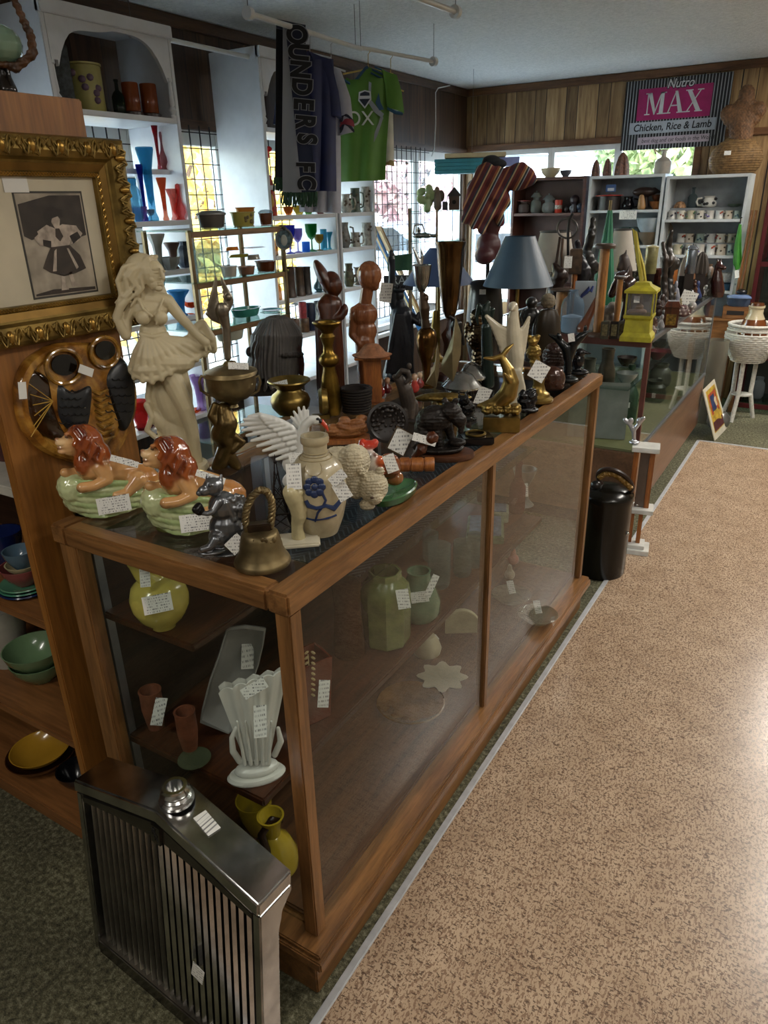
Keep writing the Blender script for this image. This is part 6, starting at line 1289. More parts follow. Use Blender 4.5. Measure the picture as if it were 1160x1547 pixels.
j = item('green_jersey', 'bright green football jersey with shield crest and white letters on its chest', 'jersey', k, [('body', body, JG), ('sleeve', slv, JG), ('yoke', yoke_, JG),
   ('collar', MB().tube([k.p(x, y, -.02) for x, y in ((519, 121), (528, 126), (530, 128), (540, 118), (552, 103), (556, 101))], .007, 8), JB),
   ('shoulder_stripe', MB().tube([k.p(x, y, -.024) for x, y in ((562, 105), (580, 113), (595, 121))], .0045, 6), JB), ('shoulder_stripe', MB().tube([k.p(x, y, -.024) for x, y in ((560, 110), (578, 119), (592, 127))], .0045, 6), JB), ('shoulder_stripe', MB().tube([k.p(x, y, -.024) for x, y in ((566, 101), (582, 108), (598, 116))], .0045, 6), JB),
   ('cuff', MB().tube([k.p(585, 163, -.03), k.p(597, 170, -.03), k.p(608, 172, -.02)], .008, 8), JB),
   ('flash', shp([(557, 123), (561, 125), (560, 150), (572, 165), (580, 172), (577, 178), (566, 170), (556, 155)], -.044), M('8a9094', .5)), ('flash', shp([(572, 140), (575, 155), (580, 165), (573, 167), (567, 155)], -.046), JB), ('flash', shp([(576, 170), (579, 178), (570, 205), (562, 220), (566, 200), (572, 185)], -.040), M('8a9094', .5)),
   ('crest', cr_, M('c9ccd0', .5)), ('crest', cr2, M('14263a', .5)), ('crest', cr3, M('c9ccd0', .5)),
   ('hanger', hanger(k, 556, 76, 104, 38), M('c9a850', .5))])
def ktext(k, body, px, py, size, mat, parent, d, ang=0, ext=.0008, off=0, shear=0, sx=1, name='lettering'):
    return text(name, body, size, mat, parent, Matrix.Translation(k.p(px, py, d)) @ Matrix.Rotation(ang, 4, 'Y') @ XZ @ Matrix.Diagonal((sx, 1, 1, 1)), ext, off, shear)
ktext(k, 'OX', 544, 180, 28*k.s, M('c9ccc4', .5), j, -.045, 0, .002)
# blue and white jerseys behind the scarf
k = kfree(on_rod(470)+Vector((.0, .0, -.02)), 470)
bj = item('blue_jersey', 'royal blue jersey hanging half hidden behind the scarf', 'jersey', k, [('body', cloth(k, [(438, 92), (436, 150), (438, 220), (437, 288)], [(500, 90), (503, 170), (503, 230), (504, 289)], .012, 3, .02, bulge=.02), ROY),
   ('sleeve', cloth(k, [(466, 80), (494, 130), (498, 172)], [(500, 92), (508, 140), (513, 180)], .004, 1, .03, 10, 10), ROY), ('sleeve', cloth(k, [(425, 96), (416, 150), (413, 188)], [(448, 90), (440, 150), (432, 192)], .004, 1, .03, 10, 10), ROY), ('shoulder', cloth(k, [(438, 92), (438, 96)], [(466, 78), (502, 94)], 0, 1, .02, 8, 4), ROY), ('hanger', hanger(k, 468, 50, 80, 32), M('b9b9b4', .4))])
k = kfree(on_rod(500)+Vector((0, 0, -.02)), 495)
wj = item('white_jersey', 'white jersey with a red banded sleeve hanging behind the blue jersey', 'jersey', k, [('body', cloth(k, [(448, 105), (448, 200), (452, 320)], [(510, 105), (512, 200), (513, 322)], .012, 3, .015), M('a9aab4', .6, 0, .1)),
   ('sleeve', cloth(k, [(500, 100), (512, 150), (513, 205)], [(512, 107), (526, 150), (532, 200)], .005, 1, .03, 10, 10), M('a9aab4', .6, 0, .1)), ('sleeve_band', cloth(k, [(513, 184), (513, 192)], [(531, 181), (532, 190)], .005, 1, .034, 10, 4, d0=-.003), M('8a2030', .6)), ('sleeve_band', cloth(k, [(513, 180), (513, 183)], [(530, 177), (531, 180)], .005, 1, .034, 10, 3, d0=-.003), NAVY), ('sleeve_band', cloth(k, [(513, 193), (513, 196)], [(532, 191), (532, 194)], .005, 1, .034, 10, 3, d0=-.003), NAVY), ('hanger', hanger(k, 500, 61, 100, 22), M('b9b9b4', .4))])
k = kfree(atz(590, 81, 2.32)+Vector((0, 0, -.02)), 592)
item('cream_garment', 'cream garment with a gold hem band hanging behind the green jersey', 'garment', k, [('cloth', cloth(k, [(560, 130), (560, 250)], [(592, 150), (594, 250)], .01, 2, .01), M('c4bfae', .6)), ('hem_band', cloth(k, [(560, 243), (560, 250)], [(594, 243), (594, 250)], .01, 2, .012, d0=-.004), M('9a8450', .5)), ('hanger', hanger(k, 590, 83, 130, 20), M('b89a4a', .5))])
# scarf
k = kfree(on_rod(440)+Vector((.02, -.03, 0)), 440)
sc_f = cloth(k, [(427, 37), (427, 120), (426, 210), (427, 291)], [(460, 46), (466, 120), (471, 210), (478, 290)], .006, 1.2, .006)
mt, nt, bs = newmat('scarf'); tc = nt.nodes.new('ShaderNodeTexCoord'); sep = nt.nodes.new('ShaderNodeSeparateXYZ'); nt.links.new(tc.outputs['Generated'], sep.inputs[0])
g1 = math_(nt, 'ADD', sep.outputs[0], math_(nt, 'MULTIPLY', sep.outputs[2], .16))
nt.links.new(mix(nt, mix(nt, lin('44603a'), lin('85878c'), math_(nt, 'GREATER_THAN', math_(nt, 'SUBTRACT', sep.outputs[0], math_(nt, 'MULTIPLY', math_(nt, 'SUBTRACT', sep.outputs[2], .45), .3)), .04)), lin('1a2138'), math_(nt, 'GREATER_THAN', g1, .56)), bs.inputs['Base Color']); bs.inputs['Roughness'].default_value = .9
fr = MB(); 
R = random.Random(4)
for i in range(34):
    x = 427+51*i/33; fr.tube([k.p(x, 290, R.uniform(-.006, .006)), k.p(x+R.uniform(-2, 2), 301, R.uniform(-.01, .01)), k.p(x+R.uniform(-3, 3), 310+R.uniform(-3, 3), R.uniform(-.012, .012))], .0045, 5)
fr2 = MB()
for i in range(12): x = 415+13*i/11; fr2.tube([k.p(x, 268, .03), k.p(x+R.uniform(-2, 2), 288+R.uniform(-3, 2), .03)], .0045, 5)
sf = item('football_scarf', 'long knitted grey and navy football scarf with large black letters and green fringe', 'scarf', k, [('front', sc_f, mt), ('back', cloth(k, [(417, 37), (416, 150), (415, 268)], [(440, 42), (440, 150), (438, 268)], .005, 1, .008, d0=.03), M('0e0f14', .9)), ('fold', MB().tube([k.p(418, 36, .012), k.p(461, 45, .012)], .018, 10), NAVY), ('fringe', fr, M('2f4d38', .9)), ('fringe', fr2, M('2f4d38', .9))])
DK, LT = M('0b0c10', .8), M('8f9196', .8)
for i, ch in enumerate('OUNDERS'):
    y = 52+i*26.3; x = 447+i*2.6
    ktext(k, ch, x, y, 41*k.s, LT, sf, -.0135, pi/2+.1, .001, .009, sx=.74); ktext(k, ch, x, y, 41*k.s, DK, sf, -.0165, pi/2+.1, .001, 0.005, sx=.74)
for i, ch in enumerate('FC'):
    y = 252+i*24; x = 460+i*2
    ktext(k, ch, x, y, 39*k.s, LT, sf, -.0135, pi/2+.05, .001, .009, sx=.74); ktext(k, ch, x, y, 39*k.s, DK, sf, -.0165, pi/2+.05, .001, 0.005, sx=.74)
# cord by the corner, little hooks
setp(obj('white_hanging_cord', MB().tube([atx(680, 129, XL+.1), atx(662, 133, XL+.1), atx(658, 140, XL+.1), atx(658, 185, XL+.1), atx(656, 225, XL+.1), atx(652, 236, XL+.1)], .004, 6), M('c9c9c4', .5)), 'white cord hanging down the dark panelling left of the corner', 'cord')
# sign
X0, X1, Z0, Z1 = -1.754, -.975, 1.942, 2.43; YS = YB-.026
sg_ = empty('shop_sign', 'striped black and white pet food sign with a pink panel on the back wall', 'sign', ((X0+X1)/2, YS, Z0)); cx = (X0+X1)/2
def SX(u): return X0+(X1-X0)*u-cx
def SZ(v): return Z1-(Z1-Z0)*v-Z0
def sbox(n_, u0, u1, v0, v1, d, mat): return obj(n_, MB().box(SX(u0), SX(u1), -d-.001, -d+.0008, SZ(v1), SZ(v0)).me(False), mat, sg_)
obj('board', MB().box(SX(0), SX(1), 0, .014, SZ(1), SZ(0)).me(True, .001), M('15161b', .4), sg_)
for i in range(34): u = (i+.62)/34; sbox('stripe', u, u+.009, .0, 1.0, .0006, M('9fa3a4', .5))
sbox('panel', .135, .835, .125, .575, .003, M('a81f66', .45)); sbox('panel', .075, .90, .60, .77, .003, M('b4bcc4', .45)); sbox('panel', .17, .86, .82, .93, .003, M('c0b0ba', .45))
INK = M('16181e', .5); WH = M('d5d8d8', .5)
def poly(n_, pts, d, mat): return obj(n_, MB().prism([Vector((SX(u), -d-.0012, SZ(v))) for u, v in pts], (0, .0012, 0)).me(False), mat, sg_)
def glyph(ch, u0, w_):
    v0, v1 = .19, .50; q = lambda pts: [(u0+w_*a, v1-(v1-v0)*b) for a, b in pts]
    S_ = dict(M=[[(.0, 0), (.26, 0), (.26, .05), (.0, .05)], [(.0, .95), (.26, .95), (.26, 1), (0, 1)], [(.10, .04), (.15, .04), (.15, .96), (.10, .96)], [(.10, 1), (.30, 1), (.54, .12), (.46, 0)], [(.44, 0), (.50, 0), (.80, 1), (.74, 1)], [(.70, .02), (.90, .02), (.90, 1), (.74, 1)], [(.62, 0), (1, 0), (1, .05), (.62, .05)], [(.74, .95), (1, .95), (1, 1), (.74, 1)]],
        A=[[(0, 0), (.3, 0), (.3, .05), (0, .05)], [(.62, 0), (1, 0), (1, .05), (.62, .05)], [(.12, .03), (.18, .03), (.52, .93), (.48, 1)], [(.44, 1), (.58, 1), (.92, .03), (.70, .03)], [(.26, .32), (.72, .32), (.72, .38), (.26, .38)]],
        X=[[(0, 0), (.34, 0), (.34, .05), (0, .05)], [(.58, 0), (1, 0), (1, .05), (.58, .05)], [(0, .95), (.4, .95), (.4, 1), (0, 1)], [(.64, .95), (.98, .95), (.98, 1), (.64, 1)], [(.08, .97), (.32, .97), (.92, .03), (.66, .03)], [(.12, .03), (.19, .03), (.86, .97), (.79, .97)]])[ch]
    for t in S_: poly('letter', q(t), .0052, WH)
glyph('M', .21, .20); glyph('A', .41, .18); glyph('X', .59, .17)
def stext(body, u, v, size, mat, d, shear=0, off=0, sx=1): return text('lettering', body, size, mat, sg_, Matrix.Translation(Vector((SX(u), -d, SZ(v)))) @ XZ @ Matrix.Diagonal((sx, 1, 1, 1)), .0006, off, shear)
stext('Nutro', .53, .09, .085, INK, .0035, .25, .006, .9); stext('Nutro', .53, .09, .085, WH, .005, .25, .001, .9)
stext('Chicken, Rice & Lamb', .49, .685, .071, INK, .005, .12, .0012, .92); stext('best dog and cat foods in the World', .56, .875, .04, INK, .005, .12, 0, .92)
# ================================================================== GOODS ON THE SHELVES
ST = dict(cyl=[(0, 0), (.95, 0), (1, .03), (1, .97), (.94, 1), (.86, 1), (.86, .1), (0, .08)],
  jar=[(0, 0), (.7, 0), (.95, .12), (1, .4), (.9, .72), (.6, .84), (.62, .9), (.68, 1), (.58, 1), (.5, .86), (0, .8)],
  flare=[(0, 0), (.6, 0), (.62, .04), (.4, .12), (.42, .4), (.55, .7), (1, .97), (.96, 1), (.48, .7), (.34, .3), (0, .2)],
  goblet=[(0, 0), (.8, 0), (.75, .03), (.14, .08), (.12, .42), (.6, .52), (.95, .72), (1, 1), (.92, 1), (.85, .74), (.4, .56), (0, .52)],
  bottle=[(0, 0), (.95, 0), (1, .05), (1, .5), (.7, .62), (.3, .7), (.27, .92), (.38, .94), (.36, 1), (0, 1)],
  drop=[(0, 0), (.9, 0), (.6, .03), (.5, .08), (1, .2), (.9, .32), (.4, .5), (.25, .7), (.35, .88), (.3, .97), (0, 1)],
  bowl=[(0, 0), (.5, 0), (.52, .1), (.85, .5), (1, 1), (.93, 1), (.78, .5), (.4, .16), (0, .14)],
  stem=[(0, 0), (.9, 0), (.7, .06), (.3, .1), (.45, .25), (.2, .4), (.4, .55), (.25, .7), (.5, .8), (1, .97), (.7, 1), (0, .96)],
  stein=[(0, 0), (1, 0), (1, .06), (.92, .1), (.86, .5), (.84, .92), (.9, 1), (.78, 1), (.76, .1), (0, .08)],
  dome=[(0, 0), (1, 0), (1, .12), (.9, .45), (.6, .8), (.2, .97), (0, 1)],
  pitcher=[(0, 0), (.7, 0), (.95, .15), (1, .4), (.7, .7), (.62, .85), (.75, 1), (.66, 1), (.52, .85), (.8, .4), (0, .15)])
def shelfP(x, yb, z, X=None, Y=None): q = atx(x, yb, X) if X is not None else aty(x, yb, Y); return Vector((q.x, q.y, z+.0005))
def vs(name, label, cat, style, x, yb, yt, w_, mat, z, X=None, Y=None, extra=(), group=None, part=None, flute=0, fn=12, P=None, n=24):
    P = P or shelfP(x, yb, z, X, Y); k = K(P=P); k.bx = x; k.free = 1; h = max(k.p(x, yt).z, w_*k.s*.3)
    prof = [(r*w_*k.s, t*h) for r, t in ST[style]]
    return item(name, label, cat, k, [(part or 'body', MB().lathe(prof, (0, 0), n=n, flute=flute, fn=fn), mat)]+[e(k, h, w_*k.s) for e in extra], group)
def handle(side=1, r=.14):
    def f(k, h, w_): return ('handle', MB().tube([(side*w_*.9, 0, h*.82), (side*w_*1.45, 0, h*.78), (side*w_*1.6, 0, h*.5), (side*w_*1.4, 0, h*.22), (side*w_*.9, 0, h*.18)], w_*r, 8), None)
    return f
def H_(mat, side=1, r=.14): g = handle(side, r); return lambda k, h, w_: (lambda t: (t[0], t[1], mat))(g(k, h, w_))
def lidf(mat, hh=.2, ww=1.05):
    return lambda k, h, w_: ('lid', MB().lathe([(0, h), (w_*ww, h), (w_*ww, h*1.04), (w_*.5, h*(1+hh*.7)), (w_*.12, h*(1+hh*.75)), (w_*.15, h*(1+hh)), (0, h*(1+hh))], (0, 0)), mat)
def band(c, z0, z1): return lambda k, h, w_: ('band', MB().lathe([(w_*.99, h*z0), (w_*1.015, h*z0), (w_*1.015, h*z1), (w_*.99, h*z1)], (0, 0)), M(c, .4, 0, .5, 60))
def deco(c, n_=6, sd=1):
    def f(k, h, w_):
        R = random.Random(sd); m = MB()
        for i in range(n_):
            a = -pi/2+R.uniform(-1.1, 1.1); z = h*R.uniform(.25, .85); m.ell((w_*math.cos(a), w_*math.sin(a), z), (w_*.22, w_*.12, w_*.2), n=8)
        return ('painted_pattern', m, M(c, .5))
    return f
XU = -2.81
V = vs
V('tin_canister', 'tall pale yellow tin with purple flowers under the shelf arch', 'tin', 'cyl', 134, 162, 100, 25, M('a39a58', .35, 0, .1), 1.975, -2.88, extra=[lidf(M('a39a58', .35), .08), deco('6d5568', 9)])
k = K(P=shelfP(103, 155, 1.975, XU)); item('patterned_box', 'dark patterned upright box left of the yellow tin', 'box', k, [('box', MB().box(-.04, .03, -.03, .03, 0, .22).me(True, .003), M('4a5254', .5, 0, .6, 60))])
V('green_bottle', 'dark green glass bottle with white tag beside the yellow tin', 'bottle', 'bottle', 181, 166, 120, 9, cglass('1f3026', .6), 1.975, XU)
for x, lab in ((201, 'amber glass jar on a dark foot, left of the pair'), (228, 'amber glass jar on a dark foot, right of the pair')):
    V('amber_jar', lab, 'jar', 'cyl', x, 168+(x > 210)*2, 125+(x > 210)*2, 12, cglass('a4582c', .75), 1.975, XU, extra=[lambda k, h, w_: ('foot', MB().lathe([(0, 0), (w_*1.25, 0), (w_*1.25, h*.1), (w_*1.02, h*.13), (0, h*.13)], (0, 0)), M('2a1a14', .3))])
V('red_vase', 'slim tall red glass vase on the half shelf', 'vase', 'flare', 241, 253, 186, 5, cglass('b3122c', .5), 1.767, -2.87); V('red_bottle', 'red drop shaped glass bottle with ball stopper', 'bottle', 'drop', 249, 253, 198, 8, cglass('8c0f24', .5), 1.767, -2.87)
V('glass_candlestick', 'clear glass candlestick with crown shaped top on the half shelf', 'candlestick', 'stem', 260, 251, 205, 8, cglass('8f8f9c', .4), 1.767, -2.87, flute=.15, fn=7)
GV = [('tall aqua fluted glass vase with a wide frilled mouth', 'flare', 232, 330, 222, 12, '2ba3c9'), ('narrow cobalt blue glass vase left of the aqua one', 'flare', 221, 330, 248, 5, '1a2cb0'), ('wide pale blue crackled glass vase at the frame edge', 'jar', 204, 327, 270, 13, '6ab8d8'), ('small lilac glass bowl in front of the pale blue vase', 'bowl', 212, 333, 312, 12, 'b08ac0'), ('orange glass vase left of the turned post', 'flare', 251, 330, 268, 7, 'd8722c'), ('red glass vase with a round belly right of the turned post', 'drop', 274, 332, 277, 10, 'd02418'), ('clear small glass right of the lilac bowl', 'goblet', 229, 334, 316, 6, '9aa8b4'), ('pale rose glass vase behind the red one', 'flare', 264, 328, 285, 8, 'd88a7c')]
for lab, sty, x, yb, yt, w_, c in GV: V('glass_vase', lab, 'vase', sty, x, yb, yt, w_, cglass(c, .35), 1.545, -2.795 if 'behind' not in lab else XU-.02, flute=.06, fn=8, group='coloured glass vases in the window shelf')
V('white_vase', 'white leaf patterned vase on the fourth shelf', 'vase', 'flare', 241, 402, 353, 13, M('a6a49a', .4), 1.325, XU, flute=.05, fn=9); V('brown_vase', 'plain brown flared vase between white vase and dark spiral vase', 'vase', 'flare', 263, 398, 366, 12, M('6a5248', .4), 1.325, XU)
V('spiral_vase', 'dark blue spiral ribbed vase at the end of the shelf', 'vase', 'jar', 283, 403, 364, 13, M('303846', .3), 1.325, XU, flute=.07, fn=10); V('white_shell_vase', 'low white shell vase in front of the brown vase', 'vase', 'bowl', 258, 406, 388, 15, M('9b9a94', .4), 1.325, XU+.02, flute=.06, fn=8)
V('blue_basket_bowl', 'pale blue basket textured glass bowl above the statue shoulder', 'bowl', 'flare', 273, 472, 438, 16, cglass('4f9ac4', .6), 1.10, XU, flute=.04, fn=16); V('orange_glass_bowl', 'orange glass footed bowl right of the pale blue one', 'bowl', 'goblet', 293, 474, 455, 13, cglass('d8521c', .6), 1.10, XU, flute=.1, fn=6); V('teal_vase', 'teal glass vase behind the statue head', 'vase', 'flare', 246, 470, 425, 9, cglass('4a8a80', .5), 1.10, XU)
for lab, sty, x, yb, yt, w_, c, z in (('lilac frosted glass vase between statue and winged trophy', 'flare', 304, 620, 566, 12, 'b090c0', .62), ('red glass flower ornament at the statue hip', 'bowl', 213, 632, 605, 14, 'c82a20', .62), ('clear pink glass goblet left of the statue legs', 'goblet', 228, 650, 606, 10, 'b89aa8', .6), ('small ruby glass dish left of the statue legs', 'bowl', 222, 668, 652, 14, '7a1430', .6), ('orange glass dish right of the statue', 'bowl', 296, 640, 618, 11, 'cf5a1c', .6), ('clear glass vase right of the statue', 'jar', 316, 612, 575, 10, 'a0a8b0', .62)):
    P_ = atx(x, yb, XU); V('glass_vase', lab, 'vase', sty, x, yb, yt, w_, cglass(c, .45), .87 if P_.z > .75 else .6, XU, group='coloured glass on the low shelf')
# second unit
for lab, sty, x, yb, yt, w_, c, z in (('cobalt blue footed glass on the goblet shelf', 'goblet', 439, 386, 340, 9, '2238c0', 1.335), ('lilac etched glass goblet', 'goblet', 451, 386, 345, 8, '9a8ac8', 1.335), ('bright green wine goblet with a blue stem', 'goblet', 472, 385, 338, 9, '1a8a3c', 1.335), ('small amber goblet right of the green one', 'goblet', 483, 382, 354, 7, 'a08a3c', 1.335), ('aqua tall tumbler on the goblet shelf', 'cyl', 490, 381, 346, 5, '58b4cc', 1.335), ('aqua flared glass at the end of the goblet shelf', 'flare', 499, 381, 350, 7, '58b4cc', 1.335), ('amber glass bottle left on the goblet shelf', 'bottle', 414, 388, 352, 7, 'a06a30', 1.335), ('blue glass tumbler below the green goblet', 'cyl', 463, 387, 365, 6, '3a8ad8', 1.335), ('yellow glass dish on the shelf under the scarf', 'bowl', 452, 324, 310, 10, 'c8b43c', 1.545), ('pale green glass dish under the scarf fringe', 'bowl', 466, 323, 311, 9, '7ab45a', 1.545), ('amber dish left on the shelf under the scarf', 'bowl', 436, 326, 312, 8, 'b8702c', 1.545), ('red glass dish right on the shelf under the scarf', 'bowl', 484, 322, 312, 9, 'a02030', 1.545), ('small amber glass bottle on the owl mug shelf', 'bottle', 420, 446, 418, 6, 'b87a30', 1.09), ('orange glass cup before the owl mugs', 'cyl', 440, 447, 432, 6, 'd8701c', 1.09)):
    V('glass_vessel', lab, 'glass', sty, x, yb, yt, w_, cglass(c, .5), z, XU, group='coloured glassware behind the scarf')
BR = M('4a3424', .35, 0, .4, 30)
for lab, x, w_, c in (('brown owl shaped mug, left one', 439, 9, '4a3424'), ('brown owl shaped mug, right one', 453, 9, '54402c'), ('bronze coloured beaker at the shelf end', 464, 8, '3f3a34')): V('owl_mug', lab, 'mug', 'stein', x, 446, 403, w_, M(c, .35, 0, .4, 30), 1.09, XU)
V('blue_green_figurine', 'small blue-green figurine on the owl mug shelf', 'figurine', 'drop', 482, 441, 408, 8, M('2f5058', .4), 1.09, XU, flute=.2, fn=5)
for lab, x, yb, yt, w_, c in (('red and white striped beaker low in the second unit', 459, 500, 456, 6, 'a83a40'), ('dark blue can with stripes', 470, 500, 458, 8, '1c2a48'), ('black canister at the shelf end', 484, 496, 455, 8, '16181c'), ('brown pot low in the second unit', 446, 506, 482, 8, '5a3c24'), ('tan pot beside the brown pot', 460, 504, 480, 8, '6a4e34')): V('canister', lab, 'canister', 'cyl', x, yb, yt, w_, M(c, .4, 0, .4, 40), .87, XU)
V('gnome_figurine', 'red and yellow cone shaped gnome figurine beside the scarf', 'figurine', 'dome', 410, 298, 264, 7, M('c83a1c', .4, 0, .5, 60), 1.545, XU, extra=[lambda k, h, w_: ('beard', MB().ell((0, -w_*.7, h*.35), (w_*.5, w_*.4, h*.2)), M('d8a83c', .5))])
simple_k = K(P=shelfP(402, 245, 1.70, XU)); simple_k.bx = 402; simple_k.free = 1
simple('parrot_figurine', 'red glass parrot in the window left of the scarf', 'figurine', simple_k, [('e', 401, 232, 0, 5, 4, 8, None, .4), ('e', 405, 225, 0, 6, 4, 4), ('c', 399, 238, 0, 2, 397, 246, 0, 1)], cglass('c01a1a', .7), 1.1, 1, part='parrot')
# third unit: steins
SG = 'b0aca0'
for i, (lab, x, yb, yt, w_, c, z) in enumerate((('white rounded stein at the left of the top stein shelf', 523, 314, 293, 9, SG, 1.545), ('dark green stein in the middle of the top stein shelf', 537, 313, 284, 8, '4a5a48', 1.545), ('tall beige stein at the right of the top stein shelf', 552, 313, 282, 8, SG, 1.545),
    ('grey stein at the left of the middle stein shelf', 521, 374, 336, 9, '7a7a74', 1.335), ('short relief stein in the middle of the stein shelf', 537, 374, 351, 8, SG, 1.335), ('tall white stein at the right of the middle stein shelf', 555, 371, 336, 9, SG, 1.335), ('olive stein on the lower stein shelf', 528, 436, 398, 8, '5a5a3c', 1.09), ('brown round jug on the lower stein shelf', 544, 434, 404, 9, '6a5040', 1.09))):
    V('beer_stein', lab, 'stein', 'stein' if i % 3 else 'pitcher', x, yb, yt, w_, M(c, .4, 0, .4, 40), z, XU, extra=[H_(M(c, .4, 0, .4, 40)), deco('5a4a38', 5, i)], group='beer steins in the narrow shelf unit')
# ------------------------------------------------------------------ brass and glass display stand with kitchenware
EX, EY0, EY1 = -2.30, 2.26, 2.86; et = {}
BRS = M('857252', .4, .7, .2); GSH = glass('d3e4de', 1, 1)
zz1, zz2, zz3 = aty(360, 345, 2.56).z if False else 1.515, 1.275, 1.04
def zat(px, py): return atx(px, py, EX+.0).z
zz1, zz2, zz3 = zat(370, 343), zat(370, 416), zat(370, 486)
es = empty('glass_display_stand', 'brass legged stand of glass shelves in front of the yellow tree window', 'display stand', (EX-.13, (EY0+EY1)/2, 0)); ec = es.location.copy()
for x in (EX-.26, EX):
    for y in (EY0, EY1): obj('post', MB().box(x-.009-ec.x, x+.009-ec.x, y-.009-ec.y, y+.009-ec.y, 0, zz1+.0).me(True, .002), BRS, es)
for z in (zz1, zz2, zz3, .62):
    obj('rail', MB().box(EX-.008-ec.x, EX+.008-ec.x, EY0+.009-ec.y, EY1-.009-ec.y, z-.03, z-.006).me(True, .002), wood('5a4028', '83643f', .4, 'y'), es)
    obj('glass_shelf', MB().box(EX-.28-ec.x, EX+.012-ec.x, EY0-.02-ec.y, EY1+.02-ec.y, z-.006, z).me(False), GSH, es)
def casserole(label, x, yb, yt, w_, c, z, dx=0, lid=None, inside=None, rect=True, pat=None, d=.12):
    P = Vector((EX-d+dx, atx(x, yb, EX-d).y, z+.0005)); k = K(P=P); k.bx = x; k.free = 1; h = k.p(x, yt).z; w = w_*k.s; rz = 0
    me = MB().lathe([(0, 0), (w*.8, 0), (w*.86, h*.1), (w, h*.92), (w*1.08, h*.94), (w*1.08, h), (w*.92, h), (w*.8, h*.15), (0, h*.12)], (0, 0), n=28, sy=.62 if rect else 1)
    ps = [('dish', me, c if not isinstance(c, str) else M(c, .2, 0, .08, coat=.4))]
    if lid: ps.append(('lid', MB().lathe([(0, h), (w*1.1, h), (w*1.08, h*1.1), (w*.7, h*1.28), (0, h*1.33)], (0, 0), sy=.62 if rect else 1), M(lid, .3) if isinstance(lid, str) else lid))
    if pat: ps.append(deco(pat, 9, 3)(k, h, w*.9 if not rect else w*.62))
    return item('casserole_dish', label, 'dish', (P, pi/2 if rect else 0), ps)
casserole('grey oval casserole with a grey lid at the left of the top glass shelf', 321, 344, 324, 25, '57504a', zz1, lid='6a6a64')
casserole('yellow casserole with printed pattern in the middle of the top glass shelf', 368, 342, 320, 22, 'a89a4c', zz1, pat='6a5a2c')
casserole('orange lid dish standing behind the yellow casserole', 372, 336, 313, 17, 'c07a28', zz1, d=.24)
casserole('small brown casserole at the right of the top glass shelf', 403, 342, 322, 13, '5f3018', zz1, lid=cglass('9aa8ac', .3))
casserole('large clear glass casserole with its lid on the second glass shelf', 316, 416, 376, 22, cglass('c8d8d8', .22), zz2, lid=cglass('c8d8d8', .22), rect=False)
casserole('stack of small white bowls on the second glass shelf', 347, 420, 402, 12, 'b4b0a4', zz2, rect=False, d=.03); casserole('pinkish brown bowl right of the white bowls', 373, 418, 402, 13, '8a6450', zz2, rect=False, d=.03)
casserole('brown bowl at the right of the second glass shelf', 402, 412, 394, 15, '5a2e18', zz2, rect=False, d=.05); rc = casserole('red casserole stacked over the brown bowls', 384, 392, 374, 22, '8a2a20', zz2+.105, d=.15)
casserole('yellow-green bowl under the orange dish', 362, 398, 388, 20, '9a9440', zz2+.075, d=.2); casserole('small bright orange dish on the yellow-green bowl', 352, 388, 378, 12, 'd0741c', zz2+.11, d=.2)
casserole('turquoise rectangular baking dish on the third glass shelf', 372, 482, 465, 27, '3f8a7c', zz3); casserole('teal mixing bowl at the right of the third glass shelf', 413, 486, 467, 18, '2a6a70', zz3, rect=False); casserole('flat pale patterned platter at the bottom of the stand', 348, 508, 498, 26, 'a8a898', zz3-.075+.0, d=.05)
bs3 = casserole('white covered dish inside the brown bowl stack', 384, 400, 392, 12, 'a09a8c', zz2+.07, d=.15)
k = K(P=Vector((-2.05, 2.87, .0))); k = kfree(atx(429, 361, -2.28), 429)
item('oval_portrait', 'small oval portrait in a metal frame hung on the stand post', 'picture', k, [('frame', MB().tube([k.p(429+12*math.cos(a), 361+15*math.sin(a)) for a in np.linspace(0, 2*pi, 30)], 1.6*k.s, 6), M('8a8c8e', .3, .6)), ('portrait', MB().prism([k.p(429+11.5*math.cos(a), 361+14.5*math.sin(a), .002) for a in np.linspace(0, 2*pi, 30)[:-1]], (0, .004, 0)), M('6f8f9a', .4, 0, .6, 60)), ('sitter', MB().ell(k.p(429, 363, 0), (5*k.s, .003, 8*k.s)), M('b0b4ac', .5)), ('bow', MB().ell(k.p(429, 345, 0), (4*k.s, .006, 3*k.s)), M('3a342c', .5))])
# ------------------------------------------------------------------ back wall goods
YA, YB_, YC_ = 6.44, 6.44, 6.42
for x, yb, yt, w_, lab in ((899, 265, 241, 6, 'small carved wooden tree at the left on the bookcase'), (916, 265, 239, 6, 'small carved wooden tree second from left on the bookcase'), (938, 264, 230, 10, 'largest carved wooden tree on the bookcase top')):
    V('wooden_tree', lab, 'ornament', 'dome', x, yb, yt, w_, M('7a4f3c', .6, 0, .5, 60), 1.755, None, YA, flute=.16, fn=7, group='carved trees on the bookcase')
V('stoneware_bottle', 'grey-white shouldered stoneware jug on the bookcase below the sign', 'jug', 'bottle', 1000, 260, 226, 12, M('a09a90', .4), 1.755, None, YA)
V('cream_bowl', 'cream rimmed bowl on top of the brown bookcase', 'bowl', 'bowl', 831, 270, 254, 15, M('b0a282', .4), 1.76, None, YC_); V('dark_bowl', 'small dark bowl right of the cream bowl', 'bowl', 'bowl', 854, 270, 257, 9, M('4f5058', .4), 1.76, None, YC_)
